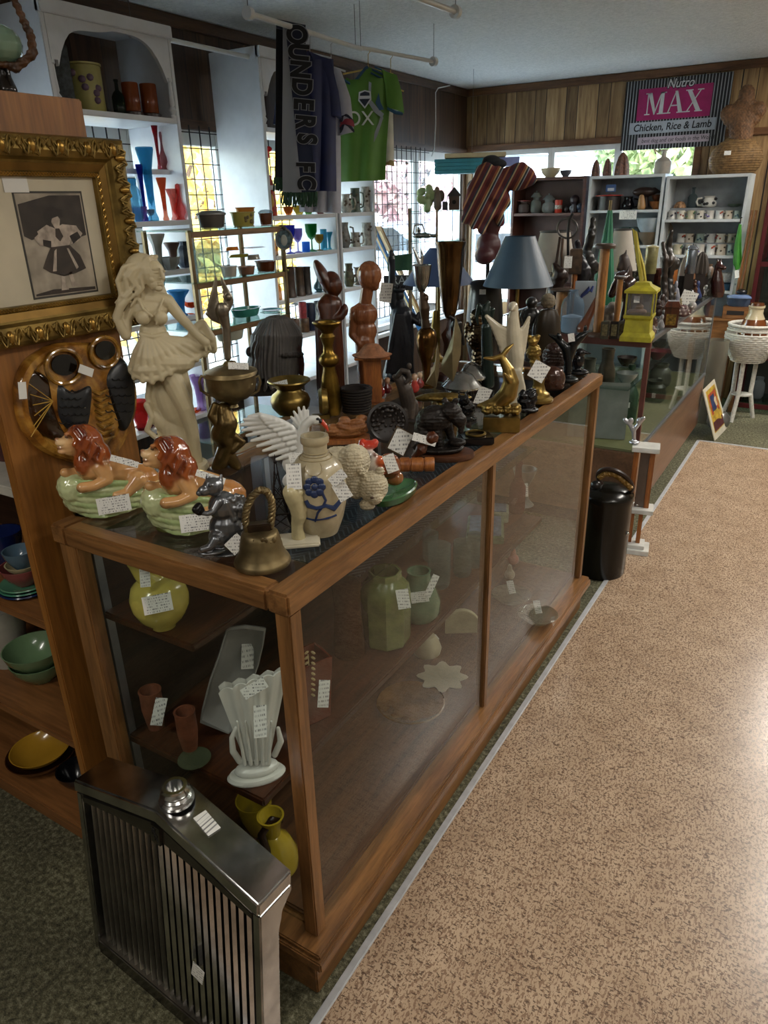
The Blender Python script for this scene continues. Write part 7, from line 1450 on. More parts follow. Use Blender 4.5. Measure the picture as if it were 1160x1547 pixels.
# round basket and wicker torso
P = shelfP(1107, 268, 1.735, None, 6.47); k = K(P=P); k.bx = 1107; s = k.s; hb = k.p(1107, 205).z
BKW = M('8a6a40', .7, 0, .35, 50, .5, 180)
pr = [(0, 0), (27*s, 0), (34*s, hb*.15), (37*s, hb*.38), (34*s, hb*.62), (25*s, hb*.82), (15*s, hb*.93), (13*s, hb), (0, hb)]
rg = MB()
for i in range(16):
    t = i/15*.9+.04; z = hb*t; r_ = np.interp(z, [a[1] for a in pr[1:8]], [a[0] for a in pr[1:8]]); rg.tube([(r_*math.cos(a), r_*math.sin(a)*.72, z) for a in np.linspace(0, 2*pi, 33)], .0042, 5)
item('round_basket', 'large round tan coiled basket on the right white bookcase', 'basket', k, [('basket', MB().lathe(pr, (0, 0), n=36, sy=.72), BKW), ('coil', rg, BKW), price(k, 1099, 231, 9, 6, 0, -.16)])
k2 = K(P=P+Vector((.03, .01, hb))); k2.bx = 1120; k2.free = 1; 
tr = [('e', 1121, 178, 0, 27, 15, 17), ('c', 1102, 172, 0, 13, 1143, 167, 0, 13), ('e', 1126, 158, 0, 17, 12, 10), ('c', 1126, 154, 0, 12, 1128, 140, 0, 11), ('c', 1120, 190, 0, 18, 1119, 208, 0, 17)]
def wv(co): x, y, z = co.T/k2.s; return k2.s*.5*np.sin(x*1.6+.5*np.sin(z))*np.sin(z*1.3)
item('wicker_torso', 'woven wicker dress form torso standing on the round basket', 'dress form', k2, [('torso', org(k2, tr, 1.0, 1, wv), M('7a5636', .7, 0, .35, 50)), ('band', MB().tube([k2.p(1120+16*math.cos(a), 193+2*math.sin(a), 16*s*math.sin(a)) for a in np.linspace(0, 2*pi, 26)], .007, 6), M('54381f', .7))])
# white bookcase A
z = 1.50
V('red_pot', 'dark pot with a red lid on the top shelf of the left white bookcase', 'pot', 'cyl', 919, 314, 296, 17, M('1f1716', .4), z, None, YA, extra=[lidf(M('a32a1c', .35), .12, 1.2)])
k = K(P=shelfP(920, 314, z, None, YA)+Vector((0, 0, .135))); item('blue_tin', 'small blue and white tin standing on the red lid', 'tin', k, [('tin', MB().box(-.04, .04, -.03, .03, 0, .055).me(True, .004), M('3a5a8c', .4)), ('label', MB().box(-.025, .025, -.0312, -.03, .008, .03).me(False), M('b4bcc4', .5))])
V('black_kettle', 'small black kettle with handle on the same shelf', 'kettle', 'pitcher', 948, 314, 297, 9, BLACKG, z, None, YA, extra=[H_(BLACKG)])
k = K(P=shelfP(975, 312, z, None, YA)); k.bx = 975
simple('duck_decoy', 'long dark wooden duck shaped carving raised on the shelf', 'carving', k, [('e', 974, 290, 0, 18, 10, 7), ('c', 988, 287, 0, 4, 996, 290, 0, 2), ('c', 975, 295, 0, 4, 976, 311, 0, 4)], M('2e1e1a', .3), 1.1, 2, part='duck')
k = K(P=shelfP(969, 314, z, None, 6.38)); k.bx = 969; simple('brown_figurine', 'small tan standing figurine before the duck carving', 'figurine', k, [('e', 969, 298, 0, 4, 4, 4), ('c', 969, 303, 0, 5, 969, 312, 0, 6)], M('9a7448', .5), 1, 1, part='figurine')
V('wooden_dish', 'stack of brown wooden dishes at the right of the top shelf', 'dish', 'bowl', 993, 314, 304, 13, MWOOD, z, None, YA); V('wooden_dish', 'long dark wooden dish above the brown dishes', 'dish', 'bowl', 995, 303, 294, 11, DWOOD, z+.045, None, YA)
k = K(P=Vector((shelfP(948, 330, 0, None, 6.345).x, 6.344, 1.43))); setp(obj('paper_note', MB().box(-.068, .068, 0, .001, 0, .065).me(False), tagmat(), None, k.P), 'white paper note taped to the edge of the second shelf', 'note')
z = 1.235
for x, lab in ((941, 'clear glass jar, left of the pair on the second shelf'), (957, 'clear glass jar, right of the pair on the second shelf')): V('glass_jar', lab, 'jar', 'cyl', x, 366, 343, 8, cglass('7a9090', .45), z, None, YA)
V('tan_bowl', 'tan bowl under the white glass bowl', 'bowl', 'bowl', 980, 366, 350, 17, M('6f5f4c', .4), z, None, YA); V('white_glass_bowl', 'white ribbed glass bowl on top of the tan bowl', 'bowl', 'bowl', 980, 348, 329, 19, M('a4b0b8', .3), z+.07, None, YA, flute=.02, fn=24)
k = K(P=shelfP(997, 366, z, None, 6.55)); item('standing_plate', 'brown plate standing on edge behind the bowls', 'plate', k, [('plate', MB().lathe([(0, 0), (.07, 0), (.09, .01), (0, .012)], (0, 0), M4=Matrix.Translation((0, 0, .093)) @ Matrix.Rotation(1.4, 4, 'X')), M('6a5a44', .4))])
# white bookcase B: mugs
MC = ['b4b4b0', 'c4c0b4', 'b0a890', 'c0bcb0', 'b8b4ac', 'c8c8c4', 'bfb4a4', '8a9a90']; DC = ['3a3a48', '8a3a2c', '4a6a4a', '2c2c30', '6a5a8a', 'a84a30', '5a4a3a', '3a5a6a']
R = random.Random(11)
def mug(x, yb, yt, w_, z, Y, i, where):
    c = MC[i % 8]; mm = M(c, .3, 0, .05); d = DC[i % 8]
    return V('coffee_mug', f'{["white", "cream", "tan", "off-white", "grey-white", "pale", "beige", "sage green"][i % 8]} mug with {["dark blue", "brick red", "green", "black", "violet", "orange", "brown", "blue-green"][i % 8]} print, {where}', 'mug', 'stein', x, yb, yt, w_, mm, z, None, Y, extra=[H_(mm, 1 if i % 2 else -1), deco(d, 3, i)], group='coffee mugs in the right white bookcase')
pos = ['first from the left', 'second from the left', 'third from the left', 'fourth from the left', 'fifth from the left', 'sixth from the left', 'seventh from the left', 'last on the right']
for i, x in enumerate((1014, 1027, 1042, 1056, 1071, 1085, 1099, 1112)): mug(x, 334, 318, 6.2, 1.425, 6.42, i, pos[i]+' on the upper shelf')
for i, x in enumerate((1022, 1040, 1056, 1072, 1088, 1103)): mug(x, 386, 369, 7.2, 1.165, 6.42, i+2, pos[i]+' in front row, lower shelf')
for i, x in enumerate((1028, 1040, 1056, 1072, 1087, 1104)): 
    mug(x, 368, 353, 7, 1.165+.085, 6.52, i+5, pos[i]+' in back row, lower shelf')
obj('riser', MB().box(-1.28, -.74, 6.47, 6.60, 1.1655, 1.249).me(False), M('8f9498', .7), BKB)
obj('riser', MB().box(-1.28, -.74, 6.49, 6.60, 1.4255, 1.505).me(False), M('8f9498', .7), BKB)
V('cow_pitcher', 'white pitcher with black patches above the upper row of mugs', 'pitcher', 'pitcher', 1069, 319, 296, 11, WHITEC, 1.506, None, 6.54, extra=[H_(WHITEC, -1), deco('1c1c20', 5, 4)]); V('cat_figurine', 'orange and white cat figurine above the upper mugs', 'figurine', 'dome', 1026, 319, 304, 8, M('c89a70', .4, 0, .6, 50), 1.506, None, 6.54, flute=.1, fn=4)
V('glass_bottle', 'clear glass decanter above the upper mugs', 'bottle', 'bottle', 1044, 318, 283, 7, cglass('8a9ca0', .3), 1.506, None, 6.55); V('sage_cup', 'sage green cup at the right above the upper mugs', 'cup', 'bowl', 1108, 320, 308, 10, M('7a8c7c', .4), 1.506, None, 6.54)
V('white_casserole', 'white bowl with red pattern low in the right bookcase', 'bowl', 'bowl', 1097, 428, 412, 11, M('b4b4b0', .3, 0, .3, 60), .905+.06, None, 6.44); V('blue_bowl', 'blue bowl under the white patterned bowl', 'bowl', 'bowl', 1097, 440, 428, 12, M('2f5a74', .3), .905, None, 6.44)
# brown bookcase C
z = 1.485
V('glass_jar', 'squat glass jar with a red top in the brown bookcase', 'jar', 'jar', 791, 320, 304, 9, cglass('8a7a74', .5), z, None, YC_, extra=[lidf(M('8a3a34', .4), .1)]); V('glass_jar', 'tall lidded glass jar in the brown bookcase', 'jar', 'jar', 809, 321, 298, 8, cglass('a0a49c', .45), z, None, YC_, extra=[lidf(cglass('a0a49c', .45), .4)])
V('glass_pear', 'ribbed glass jar with pointed stopper in the brown bookcase', 'jar', 'jar', 828, 321, 302, 9, cglass('a8aca8', .45), z, None, YC_, flute=.06, fn=8, extra=[lidf(cglass('a8aca8', .45), .5)]); V('red_can', 'small bright red tin with white label in the brown bookcase', 'tin', 'cyl', 843, 319, 302, 5.5, M('b8321c', .4), z, None, YC_, extra=[band('c8c0b0', .3, .6)])
for x, y, r_, c, lab in ((856, 316, 4, '2a1c1c', 'small dark round ornament right of the red tin'), (865, 315, 5, '8a8a90', 'silver ball ornament right of the red tin'), (868, 302, 7, '3a2a30', 'dark frilly figurine above the silver ball'), (876, 312, 5, '38445a', 'blue and white small ornament at the shelf end')):
    k = K(P=shelfP(x, y+r_, z, None, YC_)); k.bx = x; simple('small_ornament', lab, 'ornament', k, [('e', x, y, 0, r_, r_, r_), ('c', x, y, 0, r_*.6, x, 319, 0, r_*.7)], M(c, .4, 0, .5, 60), 1, 1, part='ornament')
# ================================================================== THINGS ON AND AROUND THE GLASS COUNTER
C2 = .9975
def kc(x, y, z=C2): return K(x, y, z)
# yellow lantern with ribbons
k = kc(962, 513); s = k.s; YL = M('a89d26', .45, 0, .2, 30, .2, 120)
def zl(y): return k.p(962, y).z
def sq(prof, n=4): return MB().lathe([(r*s*1.38, z) for r, z in prof], (0, 0), n=n, M4=Matrix.Rotation(pi/4-.12, 4, 'Z'))
ln = [('base', sq([(0, 0), (23, 0), (23, zl(506)), (19, zl(500)), (18, zl(482)), (19, zl(480)), (21, zl(478)), (21, zl(474)), (0, zl(474))]).me(False), YL)]
ln += [('roof', sq([(0, zl(441)), (23, zl(441)), (23, zl(437)), (12, zl(430)), (10, zl(426)), (0, zl(424))]).me(False), YL)]
for a in range(4):
    q = pi/4-.12+a*pi/2; x_, y_ = 20*s*1.3*math.cos(q), 20*s*1.3*math.sin(q); ln.append(('post', MB().tube([(x_, y_, zl(474)), (x_, y_, zl(441))], 1.2*s, 6), YL))
ln += [('glass', sq([(18.5, zl(474)), (18.5, zl(441))]).me(False), cglass('a8a4a4', .25)), ('shell_filling', org(k, [('e', 962+dx*5, 470-abs(dx)*-.5, 0, 5, 5, 4) for dx in (-2, -1, 0, 1, 2)]+[('e', 966, 463, 0, 6, 5, 4)], 1.1), M('b59880', .6))]
ln += [('ribbon', cloth(k, [(955, 345), (960, 385), (966, 425)], [(962, 350), (968, 390), (972, 428)], .008, 1, .002, 6, 14), M('b8a83a', .6)), ('ribbon', cloth(k, [(962, 372), (970, 400), (974, 428)], [(966, 374), (974, 402), (978, 430)], .006, 1, .002, 6, 14, 2), M('b8a83a', .6)), price(k, 962, 452, 8, 10, 0, -.05)]
item('yellow_lantern', 'bright yellow square lantern on a plinth with yellow ribbons on its roof', 'lantern', k, ln)
# spindles
def spindle(lab, x, yb, yt, w_, wd, tilt=0):
    k = kc(x, yb); h = k.p(x, yt).z; w = w_*k.s
    item('wooden_spindle', lab, 'spindle', k, [('shaft', MB().lathe([(0, h*.04), (w*.5, h*.04), (w*.5, h*.5), (w*.48, h*.96), (0, h*.96)], (0, 0)), wood('7a4c22', 'a8743c', .4, 'z', 3)), ('disc', MB().lathe([(0, h*.95), (w, h*.95), (w*1.05, h*.98), (w*.9, h), (0, h)], (0, 0)), M('4a3c32', .4, .2)), ('foot', MB().lathe([(0, 0), (w, 0), (w, h*.03), (w*.6, h*.05), (0, h*.05)], (0, 0)), M('4a3526', .5))], 'wooden bobbin spindles')
spindle('tall wooden bobbin spindle with dark discs left of the green parasol', 902, 508, 368, 14, None)
spindle('shorter wooden bobbin spindle with a pale top left of the yellow lantern', 929, 500, 417, 9, None)
spindle('wide-disc dark spindle beside the glass bottle of sand', 845, 500, 436, 17, None)
k = kc(890, 506); item('leaning_horn', 'brown turned wooden horn leaning against the tall spindle', 'horn', k, [('horn', org(k, chain([(880, 496, 0, 9), (888, 480, 0, 6), (897, 462, 4, 5), (905, 450, 6, 6)]), 1.2), M('7a4428', .3, 0, .2, 15, coat=.4)), ('mouthpiece', org(k, [('e', 907, 448, 6, 7, 6, 4)], 1), M('4a2c1c', .4))])
k = kc(862, 503); item('sand_bottle', 'clear glass shouldered bottle half full of white sand', 'bottle', k, [('bottle', lp(k, [(0, 503), (16, 502), (17, 498), (17, 462), (14, 452), (7, 446), (6, 440), (7, 438), (5, 438), (0, 444)], 862), cglass('9fb4c4', .25)), ('sand', lp(k, [(0, 502), (14, 501), (15, 496), (15, 478), (0, 474)], 862), M('c4ccd6', .9))])
k = K(P=kc(878, 503).P+k.h*.09); k.bx = 880; item('floral_book', 'white upright book with blue floral pattern behind the sand bottle', 'book', k, [('cover', MB().box(-14*k.s, 16*k.s, 0, .02, 0, k.p(880, 425).z).me(True, .002), M('a8b0b8', .5)), ('floral_print', MB().add(*(lambda m: (m.v, m.f))(MB().tube([k.p(x, y, -.002) for x, y in ((876, 452), (880, 446), (886, 441), (890, 436), (893, 440), (896, 432))], [.004, .008, .01, .012, .008, .004], 6))), M('2a3a78', .5))])
# monkey/bird figure, plaque row
k = kc(922, 498); simple('white_bird_figurine', 'grey-white figure bent over with a bird on its back', 'figurine', k, [('e', 925, 464, 0, 8, 7, 8), ('e', 917, 471, 0, 9, 6, 6, None, .3), ('c', 914, 478, 0, 6, 913, 492, 0, 5), ('c', 925, 478, 0, 5, 924, 490, 0, 4), ('c', 918, 490, 0, 8, 918, 497, 0, 9)], M('8e867c', .5, 0, .3, 40), 1.1, 1, part='figurine')
for x, y, c, lab in ((912, 512, '4a4a40', 'small framed glass block at the counter edge, left one'), (926, 512, '1c1c1e', 'small black and gold plaque at the counter edge'), (938, 511, '8a8a88', 'small clear acrylic plaque beside the yellow lantern')):
    k = kc(x, y); item('small_plaque', lab, 'plaque', k, [('block', MB().box(-6*k.s, 6*k.s, -.012, .012, 0, 26*k.s).me(True, .002), M(c, .15, .1, .3, 60)), ('face', MB().box(-4*k.s, 4*k.s, -.0135, -.012, 5*k.s, 22*k.s).me(False), M('7a7050', .4, .3, .6, 80))])
# parasol (closed), lamps with pale shades, pulley wheel
k = K(P=kc(908, 462).P); k.bx = 905
item('green_parasol', 'closed green fabric parasol with brass tip standing among the spindles', 'parasol', k, [('canopy', MB().lathe([(k.s*18, .01), (k.s*19, .04), (k.s*14, .14), (k.s*8, .34), (k.s*3, k.p(905, 318).z)], (0, 0), n=32, flute=.12, fn=8), M('1f6a4a', .55, 0, .15, 10)), ('tip', MB().tube([(0, 0, k.p(905, 320).z-.02), (0, 0, k.p(905, 303).z)], 2*k.s, 8), M('7a6a4a', .4, .5)), ('shaft', MB().tube([(0, 0, 0), (0, 0, .3)], 2*k.s, 8), MWOOD)])
PS = M('a49c90', .8, 0, .06)
def plamp(lab, x, yb, yt, wt, ys, wb, y=None):
    k = kc(x, yb); s = k.s; z0, z1 = k.p(x, ys).z, k.p(x, yt).z
    item('table_lamp', lab, 'lamp', k, [('lamp_shade', MB().lathe([(wb*s, z0), (wt*s, z1), (wt*s-.003, z1), (wb*s-.003, z0), (wb*s, z0)], (0, 0), n=40), PS), ('trim_ring', MB().tube([(wt*s*math.cos(a), wt*s*math.sin(a), z1) for a in np.linspace(0, 2*pi, 33)], 1.2*s, 6), M('3a3834', .5)), ('base', MB().lathe([(0, 0), (12*s, 0), (12*s, .015), (4*s, .03), (9*s, z0*.4), (6*s, z0*.8), (2*s, z0), (2*s, z1-.01), (0, z1-.01)], (0, 0)), M('4a3c30', .4))])
plamp('lamp with a plain grey-white empire shade behind the blue lamp', 830, 485, 350, 21, 408, 32); plamp('lamp with a beige shade behind the green parasol', 930, 458, 347, 12, 408, 25)
k = kc(862, 492); k.free = 1
item('wooden_pulley', 'old wooden pulley block with a metal ring hanging hook and a white tag', 'pulley', k, [('block', smooth_box(-9*k.s, 9*k.s, -.02, .02, k.p(860, 414).z, k.p(860, 376).z, bev=.004), M('5a4430', .6, 0, .4, 40)), ('ring', MB().tube([k.p(857+15*math.cos(a), 345+15*math.sin(a)) for a in np.linspace(0, 2*pi, 33)], 1.5*k.s, 6), M('4a4440', .4, .5)), ('hook', MB().tube([k.p(x, y) for x, y in ((865, 322), (860, 332), (858, 350), (858, 386))], 2*k.s, 8), M('1a1a1c', .4, .4)), ('rope', MB().tube([k.p(x, y, .02) for x, y in ((846, 358), (842, 385), (838, 410), (833, 440))], 2*k.s, 6), M('4a3628', .8)), ('rope', MB().tube([k.p(x, y, -.02) for x, y in ((850, 360), (848, 385), (848, 412))], 2*k.s, 6), M('4a3628', .8)), ('pole', MB().tube([(0, 0, 0), (0, 0, k.p(860, 412).z)], 4*k.s, 8), MWOOD), price(k, 858, 396, 11, 17, 0, -.04)])
for x, yb, pr_, c, lab in ((893, 470, [(893, 468, 9), (889, 420, 8), (892, 400, 10), (886, 380, 7), (893, 355, 6), (896, 332, 4)], '23201e', 'tall thin dark carved figure left of the green parasol'), (876, 490, [(876, 488, 9), (874, 440, 10), (880, 410, 12), (874, 388, 7), (872, 366, 4)], '1b1a22', 'dark blue-black tall carved figure behind the spindles'), (842, 495, [(842, 490, 10), (840, 430, 12), (846, 415, 10), (838, 402, 5)], '2a1a14', 'dark brown carved figure under the grey-white lamp shade'), (1013, 462, [(1013, 460, 8), (1010, 420, 6), (1014, 395, 7), (1008, 375, 6), (1014, 350, 3)], '2a2622', 'tall dark branching metal sculpture on the counter'), (1006, 468, [(1006, 466, 5), (1003, 425, 5), (1005, 390, 4), (1001, 368, 3)], '39302a', 'thin second metal figure beside the branching sculpture')):
    k = kc(x, yb); simple('carved_figure', lab, 'carving', k, chain([(a, b, (i % 2)*6-3, r_) for i, (a, b, r_) in enumerate(pr_)])+[('e', pr_[2][0]+7, pr_[2][1]+4, 0, 6, 5, 9)], M(c, .35, .2, .3, 20), 1.3, 2, nz(k.s, .5, .5), part='figure')
# horse heads, pots, canister
k = kc(951, 488); simple('horse_head', 'glossy dark brown carved horse head behind the yellow lantern', 'carving', k, chain([(950, 485, 0, 18), (955, 455, 0, 16), (948, 430, 0, 13), (938, 420, 0, 10)])+chain([(940, 418, -2, 9), (930, 432, -4, 7), (924, 444, -5, 6)])+[('c', 948, 412, -3, 3, 950, 402, -3, 1)], M('2c130d', .2, 0, .3, 12, coat=.6), 1.5, 1, part='head')
k = kc(944, 470); simple('horse_head', 'matt brown horse head rising above the glossy one', 'carving', k, chain([(944, 465, 0, 9), (946, 410, 0, 9), (942, 392, 0, 8)])+[('c', 942, 392, 0, 7, 936, 405, -4, 5), ('c', 945, 384, 0, 2.4, 946, 378, 0, 1)], M('33241c', .5), 1.3, 1, part='head')
def cp(name, lab, cat, sty, x, yb, yt, w_, mat, extra=(), flute=0, fn=12, z=C2):
    """vessel on the counter; those that rise high above the pile stand on a dark riser block"""
    P = atz(x, yb, z)+Vector((0, 0, .0004)); k = K(P=P); k.bx = x
    if yb-yt > 40:
        f = .52; h = k.p(x, yb-(yb-yt)*f).z; q = w_*.8*k.s
        item('riser_block', 'dark block under the '+' '.join(lab.split()[:9]), 'block', k, [('block', MB().box(-q, q, -q, q, 0, h).me(True, .002), M('241a15', .5))], 'dark riser blocks on the glass counter')
        P = P+Vector((0, 0, h+.0004)); yb = yb-(yb-yt)*f
    return V(name, lab, cat, sty, x, yb, yt, w_, mat, z, P=P, extra=extra, flute=flute, fn=fn)
cp('silver_teapot', 'silver teapot behind the horse heads', 'teapot', 'pitcher', 954, 452, 390, 11, SILV, [H_(SILV)]); cp('gold_canister', 'tall pale gold glass canister beside the yellow ribbon', 'canister', 'cyl', 976, 456, 374, 9, M('8a8458', .3, .2, .3, 20), [lidf(M('a49c70', .3), .12)])
cp('silver_lantern', 'small silver lantern with domed top', 'lantern', 'cyl', 1036, 452, 377, 8, M('7a8088', .25, .8), [lidf(M('8a9098', .25, .8), .25)]); cp('wooden_house_box', 'carved reddish brown wooden box with a scalloped front', 'box', 'cyl', 993, 455, 406, 12, M('5a2c20', .4, 0, .4, 40), flute=.05, fn=10)
cp('wooden_box', 'plain orange-brown wooden box right of the scalloped box', 'box', 'cyl', 1008, 452, 407, 10, MWOOD); cp('white_madonna', 'white robed porcelain figure in the middle of the counter', 'figurine', 'dome', 1029, 450, 385, 9, M('b8aca0', .3), flute=.1, fn=5)
cp('brown_doll', 'tan doll figurine beside the white robed one', 'figurine', 'dome', 1042, 448, 396, 8, M('8a6040', .5), flute=.1, fn=4); cp('brown_disc_clock', 'round brown upright disc behind the figurines', 'plaque', 'jar', 1065, 440, 399, 8, M('5a4636', .5)); cp('pine_cone_ornament', 'dark feathery round ornament right of the silver lantern', 'ornament', 'dome', 1052, 448, 380, 10, M('3a332c', .7), flute=.2, fn=9)
k = kc(1086, 449); simple('llama_bottle', 'dark red-brown llama shaped bottle at the far end of the counter', 'bottle', k, chain([(1084, 440, 0, 10), (1083, 425, 0, 9), (1084, 408, 0, 5.5), (1086, 402, 0, 6)])+[('c', 1087, 403, -3, 4, 1094, 405, -5, 3), ('c', 1084, 398, 0, 2.2, 1084, 391, 0, 1), ('c', 1088, 398, 0, 2.2, 1089, 392, 0, 1), ('c', 1084, 444, 0, 9, 1084, 447, 0, 8)], M('32130e', .25, 0, .2, 12, coat=.5), 1.1, 2, part='llama')
k = kc(1012, 494); item('clock_box', 'small dark wooden box with a gilt front panel at the counter edge', 'box', k, [('box', MB().box(-10*k.s, 10*k.s, -.03, .03, 0, 30*k.s).me(True, .002), DWOOD), ('panel', MB().box(-7*k.s, 7*k.s, -.0325, -.03, 4*k.s, 20*k.s).me(False), M('a08038', .4, .4, .6, 60)), ('cap', MB().prism([(-12*k.s, -.034, 30*k.s), (12*k.s, -.034, 30*k.s), (8*k.s, -.02, 38*k.s), (-8*k.s, -.02, 38*k.s)], (0, .055, 0)).me(False), DWOOD)])
k = kc(1034, 480); simple('dotted_purse', 'dark red polka dot cloth frog at the counter edge', 'ornament', k, [('e', 1032, 470, 0, 12, 9, 9, '4a1a1e'), ('e', 1046, 462, 0, 6, 6, 6, '8a8682')]+[('e', 1024+7*(i % 4)+(i//4)*2, 464+5*(i//4), -8, 1.4, 1.6, 1.4, 'c4b8b0') for i in range(11)], ATTRM, .9, 1, part='frog')
k = kc(1032, 468); item('white_card', 'large white price card among the figurines on the counter', 'card', k, [('card', MB().box(-11*k.s, 11*k.s, 0, .002, 0, 28*k.s, Matrix.Rotation(.3, 4, 'Y')).me(False), tagmat())])
k = kc(998, 452); simple('white_piggy', 'round white and silver animal figurine behind the lantern', 'figurine', k, [('e', 996, 432, 0, 12, 11, 11, 'a0a0a4'), ('e', 1005, 428, -6, 6, 6, 6, 'c8c8c8'), ('e', 1008, 417, 0, 6, 5, 5, '28306a'), ('c', 996, 440, 0, 9, 996, 450, 0, 9, '6a6a70')], ATTR, 1.2, 1, part='pig')
R = random.Random(21); n_ = 0
FIG = [(985, 505, 13, 7, 'a08c80'), (989, 494, 15, 6, '8a6a5c'), (999, 497, 22, 6, '9a9a9c'), (994, 478, 26, 8, '2a1612'), (986, 470, 24, 7, '1c1412'), (1001, 470, 26, 8, '33201a'), (1004, 486, 18, 5, '6a6a6a'), (1016, 462, 26, 6, '7a6234'), (1023, 458, 34, 6, '8a8a94'), (1043, 462, 24, 9, '15110f'), (1049, 456, 34, 5, '4a2c1c'), (1055, 452, 28, 6, '2c3a66'), (1061, 447, 18, 5, 'b4b4b4'), (1067, 446, 16, 6, 'c4c4c0'), (1073, 441, 14, 5, 'a8a8a4'), (1037, 436, 26, 6, 'b49a84'), (1048, 430, 24, 5, '7a5236'), (1016, 430, 22, 7, 'b0b0b8'), (1058, 428, 22, 6, '3a2c28'), (1072, 426, 18, 6, '6a6a64'), (963, 428, 22, 6, 'b08a74'), (985, 428, 20, 7, '4a2a1e'), (1027, 470, 20, 4, '9a8a60'), (1019, 478, 16, 5, '3a2620')]
DES = {'a08c80': 'pinkish shell', '8a6a5c': 'dusty rose', '9a9a9c': 'clear grey', '2a1612': 'very dark brown', '1c1412': 'near black', '33201a': 'chocolate brown', '6a6a6a': 'mid grey', '7a6234': 'golden brown', '8a8a94': 'crystal grey', '15110f': 'black crow shaped', '4a2c1c': 'slim brown', '2c3a66': 'blue and white', 'b4b4b4': 'small white', 'c4c4c0': 'white dog shaped', 'a8a8a4': 'pale grey dog shaped', 'b49a84': 'flesh toned', '7a5236': 'tan', 'b0b0b8': 'silvery white', '3a2c28': 'dark', '6a6a64': 'olive grey', 'b08a74': 'pink-faced doll', '4a2a1e': 'red-brown', '9a8a60': 'straw coloured', '3a2620': 'small dark brown'}
WH_ = ['right of the yellow lantern', 'at the counter edge right of the lantern', 'before the clock box', 'behind the lantern plinth', 'beside the lantern roof', 'left of the clock box', 'at the clock box', 'behind the clock box', 'left of the white card', 'right of the white card', 'behind the white card', 'toward the llama', 'near the llama bottle', 'beside the llama bottle', 'closest to the llama bottle', 'below the silver lantern', 'right of the silver lantern', 'left of the silver lantern', 'before the round disc', 'right of the round disc', 'by the yellow ribbon', 'right of the yellow ribbon', 'above the clock box', 'left behind the clock box']
for (x, yb, h_, w_, c), wh_ in zip(FIG, WH_):
    if yb < 446: h_ += 448-yb; yb = 448
    k = kc(x, yb); n_ += 1; t = n_ % 3
    pr = [('c', x, yb-w_*.7, 0, w_*.8, x+R.uniform(-2, 2), yb-h_*.6, 0, w_*.55), ('e', x+R.uniform(-2, 2), yb-h_*.82, -1, w_*.5, w_*.5, h_*.18), ('c', x-w_*.5, yb-h_*.5, -3, w_*.25, x+w_*(.8 if t else -.9), yb-h_*(.35+.2*t), -4, w_*.2)]
    simple('small_figurine', f'{DES[c]} figurine {wh_}', 'figurine', k, pr, M(c, .3, 0, .3, 40), 1.15, 1, nz(k.s, 1.0, .5) if t else None, part='figurine', group='small figurines on the glass counter')
# inside the glass counter
k = K(P=(-.93, 3.62, .4525)); item('grey_board', 'blank grey board leaning inside the glass counter at its near end', 'board', k, [('board', MB().box(-.16, .13, 0, .008, 0, .29, Matrix.Rotation(-.08, 4, 'X')).me(True, .003), M('8d8c88', .6))])
for x, y, z_, c, hh, lab in ((-1.1, 3.95, .4525, '6a665c', .34, 'grey metal pail inside the glass counter'), (-.88, 3.98, .4525, '24402c', .32, 'dark green bottle inside the glass counter'), (-.98, 3.85, .4525, '5a4a3a', .42, 'brown fur-like bundle inside the glass counter'), (-.85, 4.5, .4525, '4a4c3c', .13, 'dark round dish inside the middle of the counter'), (-.9, 4.9, .4525, '6a6a5c', .15, 'grey pot inside the far part of the counter')):
    k = K(P=(x, y, z_)); w = .05 if hh > .2 else .07; item('stored_vessel', lab, 'vessel', k, [('vessel', MB().lathe([(r*w, t*hh) for r, t in ST['bottle' if 'bottle' in lab else 'jar']], (0, 0)), M(c, .4, 0, .3, 20)), ('tag', MB().box(-.01, .01, -w-.004, -w-.003, hh*.3, hh*.3+.03).me(False), tagmat())])
for i, (x, y, c, lab) in enumerate(((-.85, 3.75, '8a8a8a', 'small glass animal left on the counter glass shelf'), (-.95, 4.15, '3a2a2a', 'dark tray on the counter glass shelf'), (-.84, 4.4, '6a2030', 'red-brown bowl on the counter glass shelf'), (-.9, 4.75, '303030', 'black dish on the counter glass shelf'), (-.86, 5.1, '4a4a48', 'grey cup on the counter glass shelf'))):
    sbowl(lab, Vector((x, y, .727)), .055, .05, c, name='shelf_bowl')
